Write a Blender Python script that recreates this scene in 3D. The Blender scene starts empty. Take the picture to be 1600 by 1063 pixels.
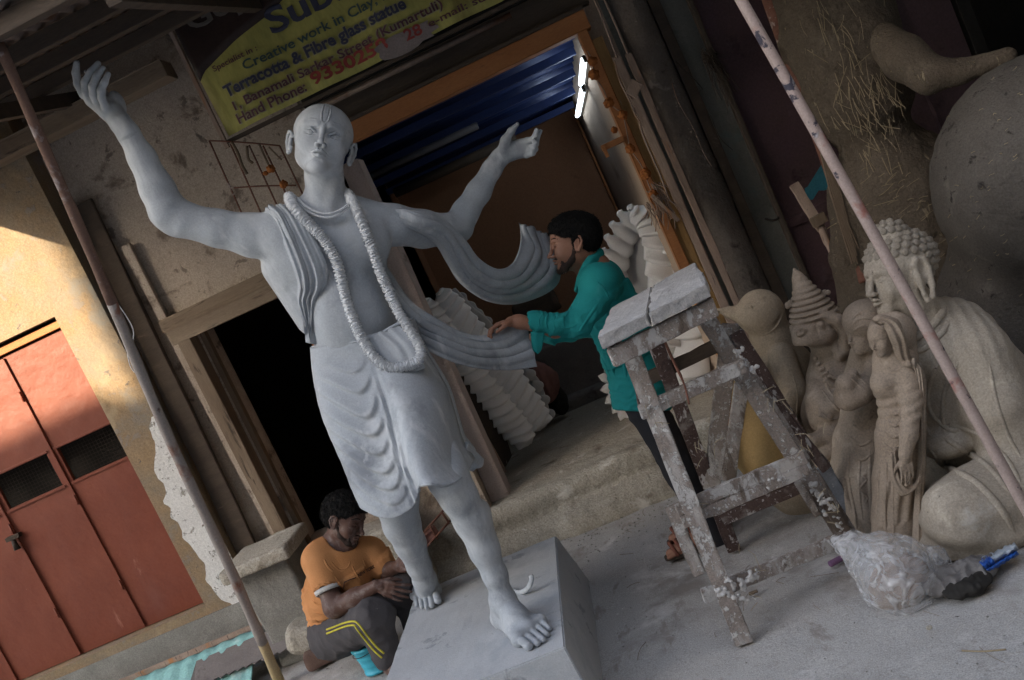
import bpy, bmesh, math, random
import numpy as np
from mathutils import Vector, Matrix
random.seed(7); rng = np.random.default_rng(11)
SC = bpy.context.scene; COL = SC.collection
# ------------------------------------------------------------ camera
FPX, CAMH = 1555.0, 1.70
_p, _y, _r = map(math.radians, (6.78, 7.33, 24.83))
_f = np.array([-math.sin(_y)*math.cos(_p), math.cos(_y)*math.cos(_p), -math.sin(_p)])
_rt = np.cross(_f, [0, 0, 1.0]); _rt /= np.linalg.norm(_rt); _u = np.cross(_rt, _f)
_c, _s = math.cos(_r), math.sin(_r)
CM = np.array([_c*_rt-_s*_u, _s*_rt+_c*_u, _f]); CC = np.array([0, 0, CAMH])
cam = bpy.data.cameras.new('camera'); camo = bpy.data.objects.new('camera', cam); COL.objects.link(camo)
cam.sensor_width = 36; cam.lens = 36*FPX/1600; cam.clip_start = .05; cam.clip_end = 500
mw = Matrix.Identity(4)
for i in range(3):
    mw[i][0] = CM[0][i]; mw[i][1] = CM[1][i]; mw[i][2] = -CM[2][i]; mw[i][3] = CC[i]
camo.matrix_world = mw; SC.camera = camo
# ------------------------------------------------------------ light
SUN_D = Vector((.72, 1.0, -.47)).normalized()          # direction of travel
W = bpy.data.worlds.new('World'); SC.world = W; W.use_nodes = True
nt = W.node_tree; nt.nodes.clear()
sky = nt.nodes.new('ShaderNodeTexSky'); sky.sky_type = 'NISHITA'; sky.sun_disc = False
sky.sun_elevation = math.asin(-SUN_D.z); sky.sun_rotation = math.atan2(-SUN_D.x, -SUN_D.y)
sky.air_density = 1.0; sky.dust_density = 2.5
bg = nt.nodes.new('ShaderNodeBackground'); bg.inputs[1].default_value = .085
wo = nt.nodes.new('ShaderNodeOutputWorld'); hz = nt.nodes.new('ShaderNodeMix'); hz.data_type = 'RGBA'; bw = nt.nodes.new('ShaderNodeRGBToBW'); nt.links.new(sky.outputs[0], bw.inputs[0]); nt.links.new(sky.outputs[0], hz.inputs[6]); nt.links.new(bw.outputs[0], hz.inputs[7]); hz.inputs[0].default_value = .22   # hazy, whitened city sky
nt.links.new(hz.outputs[2], bg.inputs[0]); nt.links.new(bg.outputs[0], wo.inputs[0])
sl = bpy.data.lights.new('sun', 'SUN'); sl.energy = 2.0; sl.angle = math.radians(.6); sl.color = (1, .82, .58)
so = bpy.data.objects.new('sun', sl); COL.objects.link(so); so.rotation_euler = SUN_D.to_track_quat('-Z', 'Y').to_euler()
so.location = (-8, -8, 10)
SC.view_settings.view_transform = 'Standard'; SC.view_settings.look = 'None'
SC.view_settings.exposure = 3.0; SC.view_settings.gamma = 1; SC.view_settings.use_curve_mapping = False
SC.cycles.max_bounces = 8; SC.cycles.diffuse_bounces = 4
# ------------------------------------------------------------ pixel <-> place
def ray(x, y): return CM.T @ np.array([(x-800)/FPX, -(y-531.5)/FPX, 1.0])
def at(x, y, Y):
    d = ray(x, y); return CC+d*(Y/d[1])
def atz(x, y, z):
    d = ray(x, y); return CC+d*((z-CAMH)/d[2])
def onp(x, y, P0, N):
    d = ray(x, y); return CC+d*(np.dot(np.array(P0)-CC, N)/np.dot(d, N))
def m_of(px, Y): return px*Y*1.0/FPX
def V(*a): return np.array(a, float)
def nrm(v): v = np.asarray(v, float); return v/np.linalg.norm(v)
# ------------------------------------------------------------ materials
def lin(c): return tuple(((v/12.92) if v <= .04045 else ((v+.055)/1.055)**2.4) for v in c)
def mat(name, cols, sc=3.0, rough=.8, bump=.3, bsc=60., spots=(), stretch=(1, 1, 1), metal=0., detail=8., bdist=.004, contrast=.22, grain=.06, spec=.3, rot=None, bump2=None, crack=None):
    """cols: 2-3 linear base colours mixed by noise; spots: (colour, scale, threshold, softness[, stretch])"""
    m = bpy.data.materials.new(name); m.use_nodes = True; t = m.node_tree; n = t.nodes; L = t.links
    b = n['Principled BSDF']; b.inputs['Roughness'].default_value = rough; b.inputs['Metallic'].default_value = metal
    b.inputs['Specular IOR Level'].default_value = spec
    tc = n.new('ShaderNodeTexCoord'); mp = n.new('ShaderNodeMapping'); mp.inputs['Scale'].default_value = stretch
    if rot: mp.inputs['Rotation'].default_value = rot
    L.new(tc.outputs['Object'], mp.inputs[0]); co = mp.outputs[0]
    def noise(s, d=8, r=.6, vec=None, w=0.):
        x = n.new('ShaderNodeTexNoise'); x.inputs['Scale'].default_value = s; x.inputs['Detail'].default_value = d
        x.inputs['Roughness'].default_value = r; x.inputs['Distortion'].default_value = w; L.new(vec or co, x.inputs[0]); return x.outputs[0]
    def ramp(src, a, bb):
        x = n.new('ShaderNodeMapRange'); x.inputs[1].default_value = a; x.inputs[2].default_value = bb; L.new(src, x.inputs[0]); return x.outputs[0]
    def mix(f, a, bb):
        x = n.new('ShaderNodeMix'); x.data_type = 'RGBA'
        if isinstance(f, float): x.inputs[0].default_value = f
        else: L.new(f, x.inputs[0])
        for i, c in ((6, a), (7, bb)):
            if isinstance(c, tuple): x.inputs[i].default_value = (*c[:3], 1)
            else: L.new(c, x.inputs[i])
        return x.outputs[2]
    cur = cols[0]
    for i, c in enumerate(cols[1:]):
        cur = mix(ramp(noise(sc*(1+1.7*i), detail, .62), .5-contrast, .5+contrast), cur, c)
    g = noise(bsc*2.3, 3, .7)
    x = n.new('ShaderNodeMix'); x.data_type = 'RGBA'; x.blend_type = 'MULTIPLY'; x.inputs[0].default_value = 1
    gr = n.new('ShaderNodeMapRange'); gr.inputs[1].default_value = .3; gr.inputs[2].default_value = .7
    gr.inputs[3].default_value = 1-grain*3; gr.inputs[4].default_value = 1+grain*2; L.new(g, gr.inputs[0])
    cb = n.new('ShaderNodeCombineColor')
    for i in range(3): L.new(gr.outputs[0], cb.inputs[i])
    if isinstance(cur, tuple): x.inputs[6].default_value = (*cur[:3], 1)
    else: L.new(cur, x.inputs[6])
    L.new(cb.outputs[0], x.inputs[7]); cur = x.outputs[2]
    hgt = noise(bsc, 8, .65)
    for s in spots:
        vec = co
        if len(s) > 4:
            mp2 = n.new('ShaderNodeMapping'); mp2.inputs['Scale'].default_value = s[4]; L.new(tc.outputs['Object'], mp2.inputs[0]); vec = mp2.outputs[0]
        f = ramp(noise(s[1], 9, .65, vec, .3), s[2], s[2]+s[3]); cur = mix(f, cur, s[0])
        if s[3] < .08:
            a = n.new('ShaderNodeMath'); a.operation = 'MULTIPLY_ADD'; L.new(f, a.inputs[0]); a.inputs[1].default_value = .5; L.new(hgt, a.inputs[2]); hgt = a.outputs[0]
    if crack:
        vo = n.new('ShaderNodeTexVoronoi'); vo.feature = 'DISTANCE_TO_EDGE'; vo.inputs['Scale'].default_value = crack
        nz = n.new('ShaderNodeTexNoise'); nz.inputs['Scale'].default_value = crack*1.5; L.new(co, nz.inputs[0])
        va = n.new('ShaderNodeVectorMath'); va.operation = 'MULTIPLY_ADD'; L.new(nz.outputs[1], va.inputs[0]); va.inputs[1].default_value = (.5/crack,)*3; L.new(co, va.inputs[2]); L.new(va.outputs[0], vo.inputs[0])
        r1 = ramp(vo.outputs[0], 0., .03); a = n.new('ShaderNodeMath'); a.operation = 'MULTIPLY_ADD'; L.new(r1, a.inputs[0]); a.inputs[1].default_value = .5; L.new(hgt, a.inputs[2]); hgt = a.outputs[0]
    L.new(cur, b.inputs['Base Color'])
    bp = n.new('ShaderNodeBump'); bp.inputs['Strength'].default_value = bump; bp.inputs['Distance'].default_value = bdist; L.new(hgt, bp.inputs['Height'])
    last = bp.outputs[0]
    if bump2:
        b2 = n.new('ShaderNodeBump'); b2.inputs['Strength'].default_value = bump2[1]; b2.inputs['Distance'].default_value = bump2[2]
        L.new(noise(bump2[0], 5, .55), b2.inputs['Height']); L.new(last, b2.inputs['Normal']); last = b2.outputs[0]
    L.new(last, b.inputs['Normal'])
    rr = n.new('ShaderNodeMapRange'); rr.inputs[3].default_value = max(0, rough-.12); rr.inputs[4].default_value = min(1, rough+.12); L.new(hgt, rr.inputs[0]); L.new(rr.outputs[0], b.inputs['Roughness'])
    return m
# ------------------------------------------------------------ objects
def tag(o, label=None, cat=None, group=None, kind=None):
    if label: o['label'] = label
    if cat: o['category'] = cat
    if group: o['group'] = group
    if kind: o['kind'] = kind
    return o
def thing(name, label, cat, loc=(0, 0, 0), group=None):
    o = bpy.data.objects.new(name, None); o.empty_display_size = .1; COL.objects.link(o); o.location = tuple(loc)
    return tag(o, label, cat, group)
def wloc(p):
    v = np.zeros(3)
    while p is not None: v = v+np.array(p.location); p = p.parent
    return v
def link(name, me, m, parent=None, smooth=False, loc=None):
    """mesh is in world coordinates; its origin becomes the parent's base (or loc)"""
    base = wloc(parent) if parent is not None else (np.array(loc, float) if loc is not None else np.zeros(3))
    me.transform(Matrix.Translation(tuple(-base)))
    o = bpy.data.objects.new(name, me); COL.objects.link(o); o.parent = parent
    if parent is None: o.location = tuple(base)
    if m is not None: me.materials.append(m)
    if smooth: me.polygons.foreach_set('use_smooth', np.ones(len(me.polygons), bool))
    return o
def pym(verts, faces, name='mesh'):
    me = bpy.data.meshes.new(name); me.from_pydata([tuple(map(float, v)) for v in verts], [], [tuple(f) for f in faces]); me.update(); return me
def bmm(bm, recalc=True):
    if recalc: bmesh.ops.recalc_face_normals(bm, faces=bm.faces)
    me = bpy.data.meshes.new('mesh'); bm.to_mesh(me); bm.free(); me.update(); return me
def bm_hexa(bm, c8, bev=0.0):
    """c8: bottom 4 (ccw) then top 4"""
    vs = [bm.verts.new(tuple(map(float, c))) for c in c8]
    fs = [bm.faces.new([vs[i] for i in f]) for f in ((0, 3, 2, 1), (4, 5, 6, 7), (0, 1, 5, 4), (1, 2, 6, 5), (2, 3, 7, 6), (3, 0, 4, 7))]
    if bev > 0:
        es = list({e for f in fs for e in f.edges})
        bmesh.ops.bevel(bm, geom=es, offset=bev, segments=2, affect='EDGES', profile=.6)
def bm_box(bm, lo, hi, bev=0.0):
    (a, b, c), (d, e, f) = lo, hi
    bm_hexa(bm, [(a, b, c), (d, b, c), (d, e, c), (a, e, c), (a, b, f), (d, b, f), (d, e, f), (a, e, f)], bev)
def box(name, lo, hi, m, parent=None, bev=.004, rough=0., loc=None):
    bm = bmesh.new(); bm_box(bm, lo, hi, bev)
    if rough: ruffle(bm, rough)
    return link(name, bmm(bm), m, parent, loc=loc)
def hexa(name, c8, m, parent=None, bev=.004, rough=0., loc=None):
    bm = bmesh.new(); bm_hexa(bm, c8, bev)
    if rough: ruffle(bm, rough)
    return link(name, bmm(bm), m, parent, loc=loc)
def beam_c8(a, b, w, t, side=None):
    """beam from a to b, width w along 'side', thickness t across"""
    a = np.array(a, float); b = np.array(b, float); d = nrm(b-a)
    s = np.array(side if side is not None else (1, 0, 0), float); s = nrm(s-d*np.dot(s, d)); q = np.cross(d, s)
    o = [(-.5, -.5), (.5, -.5), (.5, .5), (-.5, .5)]
    return [a+s*w*i+q*t*j for i, j in o]+[b+s*w*i+q*t*j for i, j in o]
def beam(name, a, b, w, t, m, parent=None, side=None, bev=.003, rough=0., cuts=0, loc=None):
    bm = bmesh.new(); bm_hexa(bm, beam_c8(a, b, w, t, side), bev if not cuts else 0)
    if cuts:
        L = [e for e in bm.edges]; big = sorted(L, key=lambda e: -e.calc_length())[:4]
        bmesh.ops.subdivide_edges(bm, edges=big, cuts=cuts, use_grid_fill=True)
    if rough: ruffle(bm, rough)
    if cuts: bmesh.ops.bevel(bm, geom=[e for e in bm.edges if e.is_manifold and e.calc_face_angle(0) > .6], offset=bev, segments=2, affect='EDGES')
    return link(name, bmm(bm), m, parent, loc=loc)
def rough_hexa(name, c8, cuts, amps, m, parent=None, bev=.006, loc=None):
    """block subdivided and roughened with coherent noise"""
    bm = bmesh.new(); bm_hexa(bm, c8, 0); bmesh.ops.subdivide_edges(bm, edges=bm.edges[:], cuts=cuts, use_grid_fill=True); bm.normal_update()
    ns = [v.normal.copy() for v in bm.verts]; co = np.array([v.co[:] for v in bm.verts]); d = sum(vnoise(co[:, 0], co[:, 1], co[:, 2], s)*a for s, a in amps)
    for v, n_, k in zip(bm.verts, ns, d): v.co += n_*float(k)
    bmesh.ops.bevel(bm, geom=[e for e in bm.edges if e.is_manifold and e.calc_face_angle(0) > .9], offset=bev, segments=2, affect='EDGES')
    return link(name, bmm(bm), m, parent, loc=loc)
def ruffle(bm, amp):
    for v in bm.verts: v.co += Vector((random.uniform(-amp, amp), random.uniform(-amp, amp), random.uniform(-amp, amp)))
def crs(pts, n):
    """catmull-rom resample of rows"""
    P = np.array(pts, float)
    if len(P) < 3: 
        t = np.linspace(0, 1, n)[:, None]; return P[0]*(1-t)+P[-1]*t
    Q = np.vstack([2*P[0]-P[1], P, 2*P[-1]-P[-2]]); out = []
    for u in np.linspace(0, len(P)-1-1e-9, n):
        i = int(u); t = u-i; a, b, c, d = Q[i:i+4]
        out.append(.5*((2*b)+(-a+c)*t+(2*a-5*b+4*c-d)*t*t+(-a+3*b-3*c+d)*t**3))
    return np.array(out)
def tube_geo(path, rad, n=8, flat=1.0, cap=True):
    P = np.array(path, float); k = len(P); R = np.full(k, rad) if np.isscalar(rad) else np.array(rad, float)
    T = np.gradient(P, axis=0); T /= np.linalg.norm(T, axis=1)[:, None]+1e-12
    up = np.array([0, 0, 1.]) if abs(T[0][2]) < .9 else np.array([1., 0, 0]); N = nrm(np.cross(T[0], up)); vs = []; fs = []
    for i in range(k):
        N = nrm(N-T[i]*np.dot(N, T[i])); B = np.cross(T[i], N)
        for j in range(n):
            a = 2*math.pi*j/n; vs.append(P[i]+(N*math.cos(a)+B*math.sin(a)*flat)*R[i])
    for i in range(k-1):
        for j in range(n):
            a = i*n+j; b = i*n+(j+1) % n; fs.append((a, b, b+n, a+n))
    if cap: fs += [tuple(range(n-1, -1, -1)), tuple(range((k-1)*n, k*n))]
    return vs, fs
def join(gs):
    V_, F_ = [], []
    for v, f in gs:
        o = len(V_); V_ += list(v); F_ += [tuple(i+o for i in q) for q in f]
    return V_, F_
def tube(name, path, rad, m, parent=None, n=8, flat=1., smooth=True, loc=None):
    v, f = tube_geo(path, rad, n, flat); return link(name, pym(v, f), m, parent, smooth, loc=loc)
def grid_geo(P):
    """P: (a,b,3) array of points"""
    a, b, _ = P.shape; v = P.reshape(-1, 3); f = [(i*b+j, i*b+j+1, (i+1)*b+j+1, (i+1)*b+j) for i in range(a-1) for j in range(b-1)]
    return v, f
def solid_grid(P, th):
    """thick sheet from a grid (th along -normal)"""
    a, b, _ = P.shape
    du = np.gradient(P, axis=0); dv = np.gradient(P, axis=1); N = np.cross(du, dv); N /= np.linalg.norm(N, axis=2)[..., None]+1e-12
    Q = P-N*th; v1, f1 = grid_geo(P); v2, f2 = grid_geo(Q); o = len(v1)
    f = list(f1)+[tuple(i+o for i in q[::-1]) for q in f2]
    bd = [i*b for i in range(a)]+[(a-1)*b+j for j in range(1, b)]+[i*b+b-1 for i in range(a-2, -1, -1)]+[j for j in range(b-2, 0, -1)]
    for i in range(len(bd)): p, q = bd[i], bd[(i+1) % len(bd)]; f.append((p, p+o, q+o, q)[::-1] if True else 0)
    return np.vstack([v1, v2]), f
def fixn(me):
    bm = bmesh.new(); bm.from_mesh(me); bmesh.ops.recalc_face_normals(bm, faces=bm.faces); bm.to_mesh(me); bm.free(); return me
def lathe(name, prof, c, m, parent=None, n=32, axis=None, loc=None, wob=None):
    """prof: (r,h) pairs"""
    ax = nrm(axis if axis is not None else (0, 0, 1)); s = nrm(np.cross(ax, (0.3, 1, 0.1))); q = np.cross(ax, s); vs = []; fs = []
    for i, (r, h) in enumerate(prof):
        for j in range(n):
            a = 2*math.pi*j/n; rr = r*(wob(a, h) if wob else 1); vs.append(np.array(c)+ax*h+(s*math.cos(a)+q*math.sin(a))*rr)
    k = len(prof)
    for i in range(k-1):
        for j in range(n): a = i*n+j; b = i*n+(j+1) % n; fs.append((a, b, b+n, a+n))
    fs += [tuple(range(n-1, -1, -1)), tuple(range((k-1)*n, k*n))]
    return link(name, fixn(pym(vs, fs)), m, parent, True, loc=loc)
# ------------------------------------------------------------ value noise for shapes
_NG = rng.random((32, 32, 32)).astype(np.float32)
def vnoise(X, Y, Z, s):
    x, y, z = X*s+100, Y*s+100, Z*s+100; xi, yi, zi = np.floor(x).astype(int), np.floor(y).astype(int), np.floor(z).astype(int)
    fx, fy, fz = x-xi, y-yi, z-zi; fx = fx*fx*(3-2*fx); fy = fy*fy*(3-2*fy); fz = fz*fz*(3-2*fz); r = 0
    for a in (0, 1):
        for b in (0, 1):
            for c in (0, 1):
                w = (fx if a else 1-fx)*(fy if b else 1-fy)*(fz if c else 1-fz); r = r+w*_NG[(xi+a) & 31, (yi+b) & 31, (zi+c) & 31]
    return r-.5
# ------------------------------------------------------------ signed distance modelling
class Field:
    def __init__(s): s.p = []; s.raw = False
    def _add(s, lo, hi, k, op, fn): s.p.append((np.array(lo, float), np.array(hi, float), k, op, fn)); return s
    def cone(s, a, b, ra, rb=None, k=.01, op='u'):
        a = np.array(a, float); b = np.array(b, float); rb = ra if rb is None else rb; ba = b-a; L2 = max(float(ba@ba), 1e-12); rm = max(ra, rb)
        def fn(X, Y, Z):
            x, y, z = X-a[0], Y-a[1], Z-a[2]; t = np.clip((x*ba[0]+y*ba[1]+z*ba[2])/L2, 0, 1)
            return np.sqrt((x-t*ba[0])**2+(y-t*ba[1])**2+(z-t*ba[2])**2)-(ra+(rb-ra)*t)
        return s._add(np.minimum(a, b)-rm, np.maximum(a, b)+rm, k, op, fn)
    def chain(s, pts, rad, k=.01, op='u'):
        if np.isscalar(rad): rad = [rad]*len(pts)
        for i in range(len(pts)-1): s.cone(pts[i], pts[i+1], rad[i], rad[i+1], k, op)
        return s
    def ell(s, c, r, R=None, k=.01, op='u'):
        c = np.array(c, float); r = np.array(r if not np.isscalar(r) else (r, r, r), float); R = np.eye(3) if R is None else np.array(R, float)  # columns = axes
        e = np.abs(R)@r
        def fn(X, Y, Z):
            x, y, z = X-c[0], Y-c[1], Z-c[2]; u = [(x*R[0, i]+y*R[1, i]+z*R[2, i])/r[i] for i in range(3)]
            k0 = np.sqrt(u[0]**2+u[1]**2+u[2]**2)+1e-9; k1 = np.sqrt((u[0]/r[0])**2+(u[1]/r[1])**2+(u[2]/r[2])**2)+1e-9
            return k0*(k0-1)/k1
        return s._add(c-e, c+e, k, op, fn)
    def box(s, c, h, R=None, rd=.005, k=.01, op='u'):
        c = np.array(c, float); h = np.array(h, float); R = np.eye(3) if R is None else np.array(R, float); e = np.abs(R)@h
        def fn(X, Y, Z):
            x, y, z = X-c[0], Y-c[1], Z-c[2]; q = [np.abs(x*R[0, i]+y*R[1, i]+z*R[2, i])-h[i]+rd for i in range(3)]
            return np.sqrt(sum(np.maximum(a, 0)**2 for a in q))+np.minimum(np.maximum(np.maximum(q[0], q[1]), q[2]), 0)-rd
        return s._add(c-e, c+e, k, op, fn)
    def disp(s, lo, hi, fn): return s._add(lo, hi, 0, 'd', fn)
    def mesh(s, h, T=28, clip=None, inside=False):
        un = [q for q in s.p if q[3] == 'u']; lo = np.min([q[0]-q[2] for q in un], 0)-3*h; hi = np.max([q[1]+q[2] for q in un], 0)+3*h
        nt = np.ceil((hi-lo)/(h*T)).astype(int); VK, VP, QK = [], [], []; K = (nt*T+4).astype(np.int64)
        key = lambda i, j, k: (i*K[1]+j)*K[2]+k
        ar = np.arange(-1, T+1)
        plo = np.array([q[0] for q in s.p]); phi = np.array([q[1] for q in s.p]); pk = np.array([max(q[2], 3*h) for q in s.p])[:, None]; isu = np.array([q[3] == 'u' for q in s.p])
        for ti in range(nt[0]):
            for tj in range(nt[1]):
                for tk in range(nt[2]):
                    o = np.array([ti, tj, tk])*T; a = lo+(o-1)*h; b = a+(T+1)*h
                    hit = np.all((plo-pk <= b) & (phi+pk >= a), axis=1)
                    if inside and not any(np.all(a <= c1_) and np.all(b >= c0_) for c0_, c1_ in clip): continue
                    if not (hit & isu).any(): continue
                    X = (a[0]+h*np.arange(T+2, dtype=np.float32)).reshape(-1, 1, 1).astype(np.float32); Yy = (a[1]+h*np.arange(T+2)).reshape(1, -1, 1).astype(np.float32); Z = (a[2]+h*np.arange(T+2)).reshape(1, 1, -1).astype(np.float32)
                    D = np.full((T+2,)*3, 1., np.float32)
                    for idx in np.nonzero(hit)[0]:
                        q = s.p[idx]; m = max(q[2], 3*h); i0 = np.clip(np.floor((q[0]-m-a)/h).astype(int), 0, T+2); i1 = np.clip(np.ceil((q[1]+m-a)/h).astype(int)+1, 0, T+2)
                        if (i1 <= i0).any(): continue
                        sl_ = tuple(slice(i0[c], i1[c]) for c in range(3)); x, y, z = X[sl_[0]], Yy[:, sl_[1]], Z[:, :, sl_[2]]
                        d0 = D[sl_]
                        if q[3] == 'd': D[sl_] = d0+q[4](x, y, z, d0); continue
                        d = q[4](x, y, z).astype(np.float32)
                        if q[3] == 'u':
                            if q[2] > 0: hh = np.clip(.5+.5*(d0-d)/q[2], 0, 1); D[sl_] = d0*(1-hh)+d*hh-q[2]*hh*(1-hh)
                            else: D[sl_] = np.minimum(d0, d)
                        elif q[3] == 's':
                            if q[2] > 0: hh = np.clip(.5-.5*(d0+d)/q[2], 0, 1); D[sl_] = d0*(1-hh)-d*hh+q[2]*hh*(1-hh)
                            else: D[sl_] = np.maximum(d0, -d)
                        elif q[3] == 'i': D[sl_] = np.maximum(d0, d)
                    S = D < 0
                    if not S.any() or S.all(): continue
                    cnt = sum(S[i:T+1+i, j:T+1+j, k:T+1+k].astype(np.int8) for i in (0, 1) for j in (0, 1) for k in (0, 1))
                    ci, cj, ck = np.nonzero((cnt > 0) & (cnt < 8))
                    if len(ci) == 0: continue
                    acc = np.zeros((len(ci), 3)); num = np.zeros(len(ci))
                    for ax in range(3):
                        for u in (0, 1):
                            for v in (0, 1):
                                off = [0, 0, 0]; oth = [c for c in range(3) if c != ax]; off[oth[0]] = u; off[oth[1]] = v; e = list(off); e[ax] = 1
                                d0 = D[ci+off[0], cj+off[1], ck+off[2]]; d1 = D[ci+e[0], cj+e[1], ck+e[2]]; mm = (d0 < 0) != (d1 < 0)
                                t = np.where(mm, d0/np.where(mm, d0-d1, 1), 0); p = np.zeros((len(ci), 3)); p[:] = off; p[:, ax] = t; acc += p*mm[:, None]; num += mm
                    pos = (acc/num[:, None]+np.stack([ci, cj, ck], 1))*h+a
                    VK.append(key(ci+o[0], cj+o[1], ck+o[2])); VP.append(pos)
                    for ax in range(3):
                        sl0 = [slice(1, T+1)]*3; sl1 = list(sl0); sl1[ax] = slice(2, T+2)
                        A = S[tuple(sl0)]; B = S[tuple(sl1)]; ei = np.nonzero(A != B); g = [ei[c]+1+o[c] for c in range(3)]; fl = A[ei]
                        u, v = [(1, 2), (2, 0), (0, 1)][ax]; q4 = []
                        for du, dv in ((1, 1), (0, 1), (0, 0), (1, 0)):
                            gg = list(g); gg[u] = g[u]-du; gg[v] = g[v]-dv; q4.append(key(*gg))
                        q4 = np.stack(q4, 1); q4[~fl] = q4[~fl][:, ::-1]; QK.append(q4)
        VK = np.concatenate(VK); VP = np.concatenate(VP); QK = np.concatenate(QK)
        uk, ui = np.unique(VK, return_index=True); P = VP[ui]; Q = np.searchsorted(uk, QK); Q = np.clip(Q, 0, len(uk)-1); ok = (uk[Q] == QK).all(1); Q = Q[ok]
        if clip:
            ctr = P[Q].mean(1); isin = np.zeros(len(Q), bool)
            for c0_, c1_ in clip: e = 0 if inside else 1.2*h; isin |= np.all((ctr > c0_+e) & (ctr < c1_-e), axis=1)
            Q = Q[isin] if inside else Q[~isin]; us, inv = np.unique(Q, return_inverse=True); P = P[us]; Q = inv.reshape(Q.shape)
        if s.raw: return P, Q
        me = bpy.data.meshes.new('mesh'); me.vertices.add(len(P)); me.vertices.foreach_set('co', P.astype(np.float32).ravel())
        me.loops.add(Q.size); me.loops.foreach_set('vertex_index', Q.ravel().astype(np.int32)); me.polygons.add(len(Q))
        me.polygons.foreach_set('loop_start', (np.arange(len(Q))*4).astype(np.int32)); me.polygons.foreach_set('loop_total', np.full(len(Q), 4, np.int32)); me.update(calc_edges=True)
        return me
def fobj(name, F, h, m, parent=None, loc=None, fine=None, hf=None):
    """fine: boxes (lo, hi) meshed with the smaller cell hf, joined to the rest in one mesh"""
    if not fine: return link(name, F.mesh(h), m, parent, True, loc)
    F.raw = True; P1, Q1 = F.mesh(h, clip=fine); P2, Q2 = F.mesh(hf, clip=fine, inside=True); P = np.vstack([P1, P2]); Q = np.vstack([Q1, Q2+len(P1)])
    me = bpy.data.meshes.new('mesh'); me.vertices.add(len(P)); me.vertices.foreach_set('co', P.astype(np.float32).ravel())
    me.loops.add(Q.size); me.loops.foreach_set('vertex_index', Q.ravel().astype(np.int32)); me.polygons.add(len(Q))
    me.polygons.foreach_set('loop_start', (np.arange(len(Q))*4).astype(np.int32)); me.polygons.foreach_set('loop_total', np.full(len(Q), 4, np.int32)); me.update(calc_edges=True)
    return link(name, me, m, parent, True, loc)
def around(c0, r): c0 = np.array(c0, float); r = np.array(r if not np.isscalar(r) else (r, r, r), float); return (c0-r, c0+r)

from mathutils.bvhtree import BVHTree
def caster(o):
    """returns f(px, py) -> point where the line of sight meets the object's surface"""
    base = wloc(o); vs = [tuple(np.array(v.co)+base) for v in o.data.vertices]; bv = BVHTree.FromPolygons(vs, [tuple(p.vertices) for p in o.data.polygons])
    def f(x, y, off=0.):
        d = nrm(ray(x, y)); h = bv.ray_cast(Vector(CC), Vector(d)); return (np.array(h[0])+np.array(h[1])*off*(-1 if np.dot(h[1], d) > 0 else 1)) if h[0] is not None else None
    return f
# ============================================================ setting
c = lambda r, g, b: lin((r/255, g/255, b/255))
M_ground = mat('dusty_concrete', [(.38, .36, .335), (.52, .495, .465), (.44, .42, .39)], 1.6, .92, .55, 90, spots=[((.26, .235, .21), 1.7, .52, .12), ((.29, .26, .23), 9, .58, .08, (1, .4, 1)), ((.24, .215, .19), 5, .60, .2), ((.60, .58, .55), 3.2, .57, .12), ((.66, .64, .61), 16, .66, .04), ((.06, .05, .045), 42, .69, .03)], bdist=.006, grain=.13, bump2=(9, .5, .02))
M_step = mat('step_cement', [(.36, .325, .265), (.50, .46, .39), (.42, .38, .31)], 3.5, .93, .8, 45, spots=[((.19, .155, .115), 4, .57, .12), ((.60, .57, .51), 6, .60, .08), ((.13, .11, .085), 26, .67, .03)], bdist=.012, grain=.12, bump2=(14, .6, .025))
M_yellow = mat('ochre_plaster', [(.26, .16, .078), (.32, .22, .12), (.23, .19, .14)], 1.8, .9, .5, 55, spots=[((.38, .29, .18), 2.3, .57, .12), ((.22, .20, .17), 3.4, .57, .10), ((.24, .20, .16), 9, .60, .05), ((.13, .11, .10), 16, .64, .05), ((.20, .17, .14), 1.3, .55, .2)], bdist=.006, grain=.09, bump2=(6, .4, .02))
M_brown = mat('brown_plaster', [(.36, .29, .225), (.52, .44, .35), (.42, .345, .28)], 2.2, .92, .55, 60, spots=[((.17, .13, .10), 4.5, .56, .08), ((.20, .16, .13), 11, .60, .05), ((.62, .55, .46), 2.6, .56, .14), ((.08, .06, .05), 20, .69, .03)], bdist=.007, grain=.1, bump2=(7, .45, .02))
M_conc = mat('raw_concrete', [(.25, .24, .215), (.36, .35, .31), (.20, .19, .17)], 3, .9, .6, 60, spots=[((.12, .11, .10), 4, .6, .16), ((.5, .49, .45), 5, .64, .08)], bdist=.007, grain=.1, bump2=(9, .5, .02))
M_white_peel = mat('peeling_whitewash', [(.62, .60, .57), (.74, .73, .70)], 6, .85, .8, 50, spots=[((.30, .28, .24), 14, .58, .05), ((.16, .13, .10), 24, .66, .03)], bdist=.008)
M_red = mat('red_door_paint', [(.18, .044, .020), (.21, .052, .025), (.155, .038, .020)], 1.3, .55, .10, 30, bump2=(3.2, .55, .03), spots=[((.17, .055, .038), 3, .60, .2, (1, 1, .5)), ((.34, .15, .10), 40, .72, .03), ((.12, .05, .04), 11, .70, .04), ((.32, .13, .09), 6, .68, .05, (1, 1, .25))], grain=.03, spec=.35)
M_wood_old = mat('old_wood', [(.15, .105, .07), (.24, .18, .125)], 3, .85, .6, 30, spots=[((.07, .05, .035), 9, .58, .1), ((.34, .27, .2), 12, .66, .05)], stretch=(4, 4, .5), bdist=.004)
M_wood_h = mat('old_wood_lying', [(.17, .12, .08), (.26, .20, .14)], 3, .85, .6, 30, spots=[((.07, .05, .035), 9, .58, .1), ((.34, .27, .2), 12, .66, .05)], stretch=(.5, 4, 4), bdist=.004)
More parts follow.
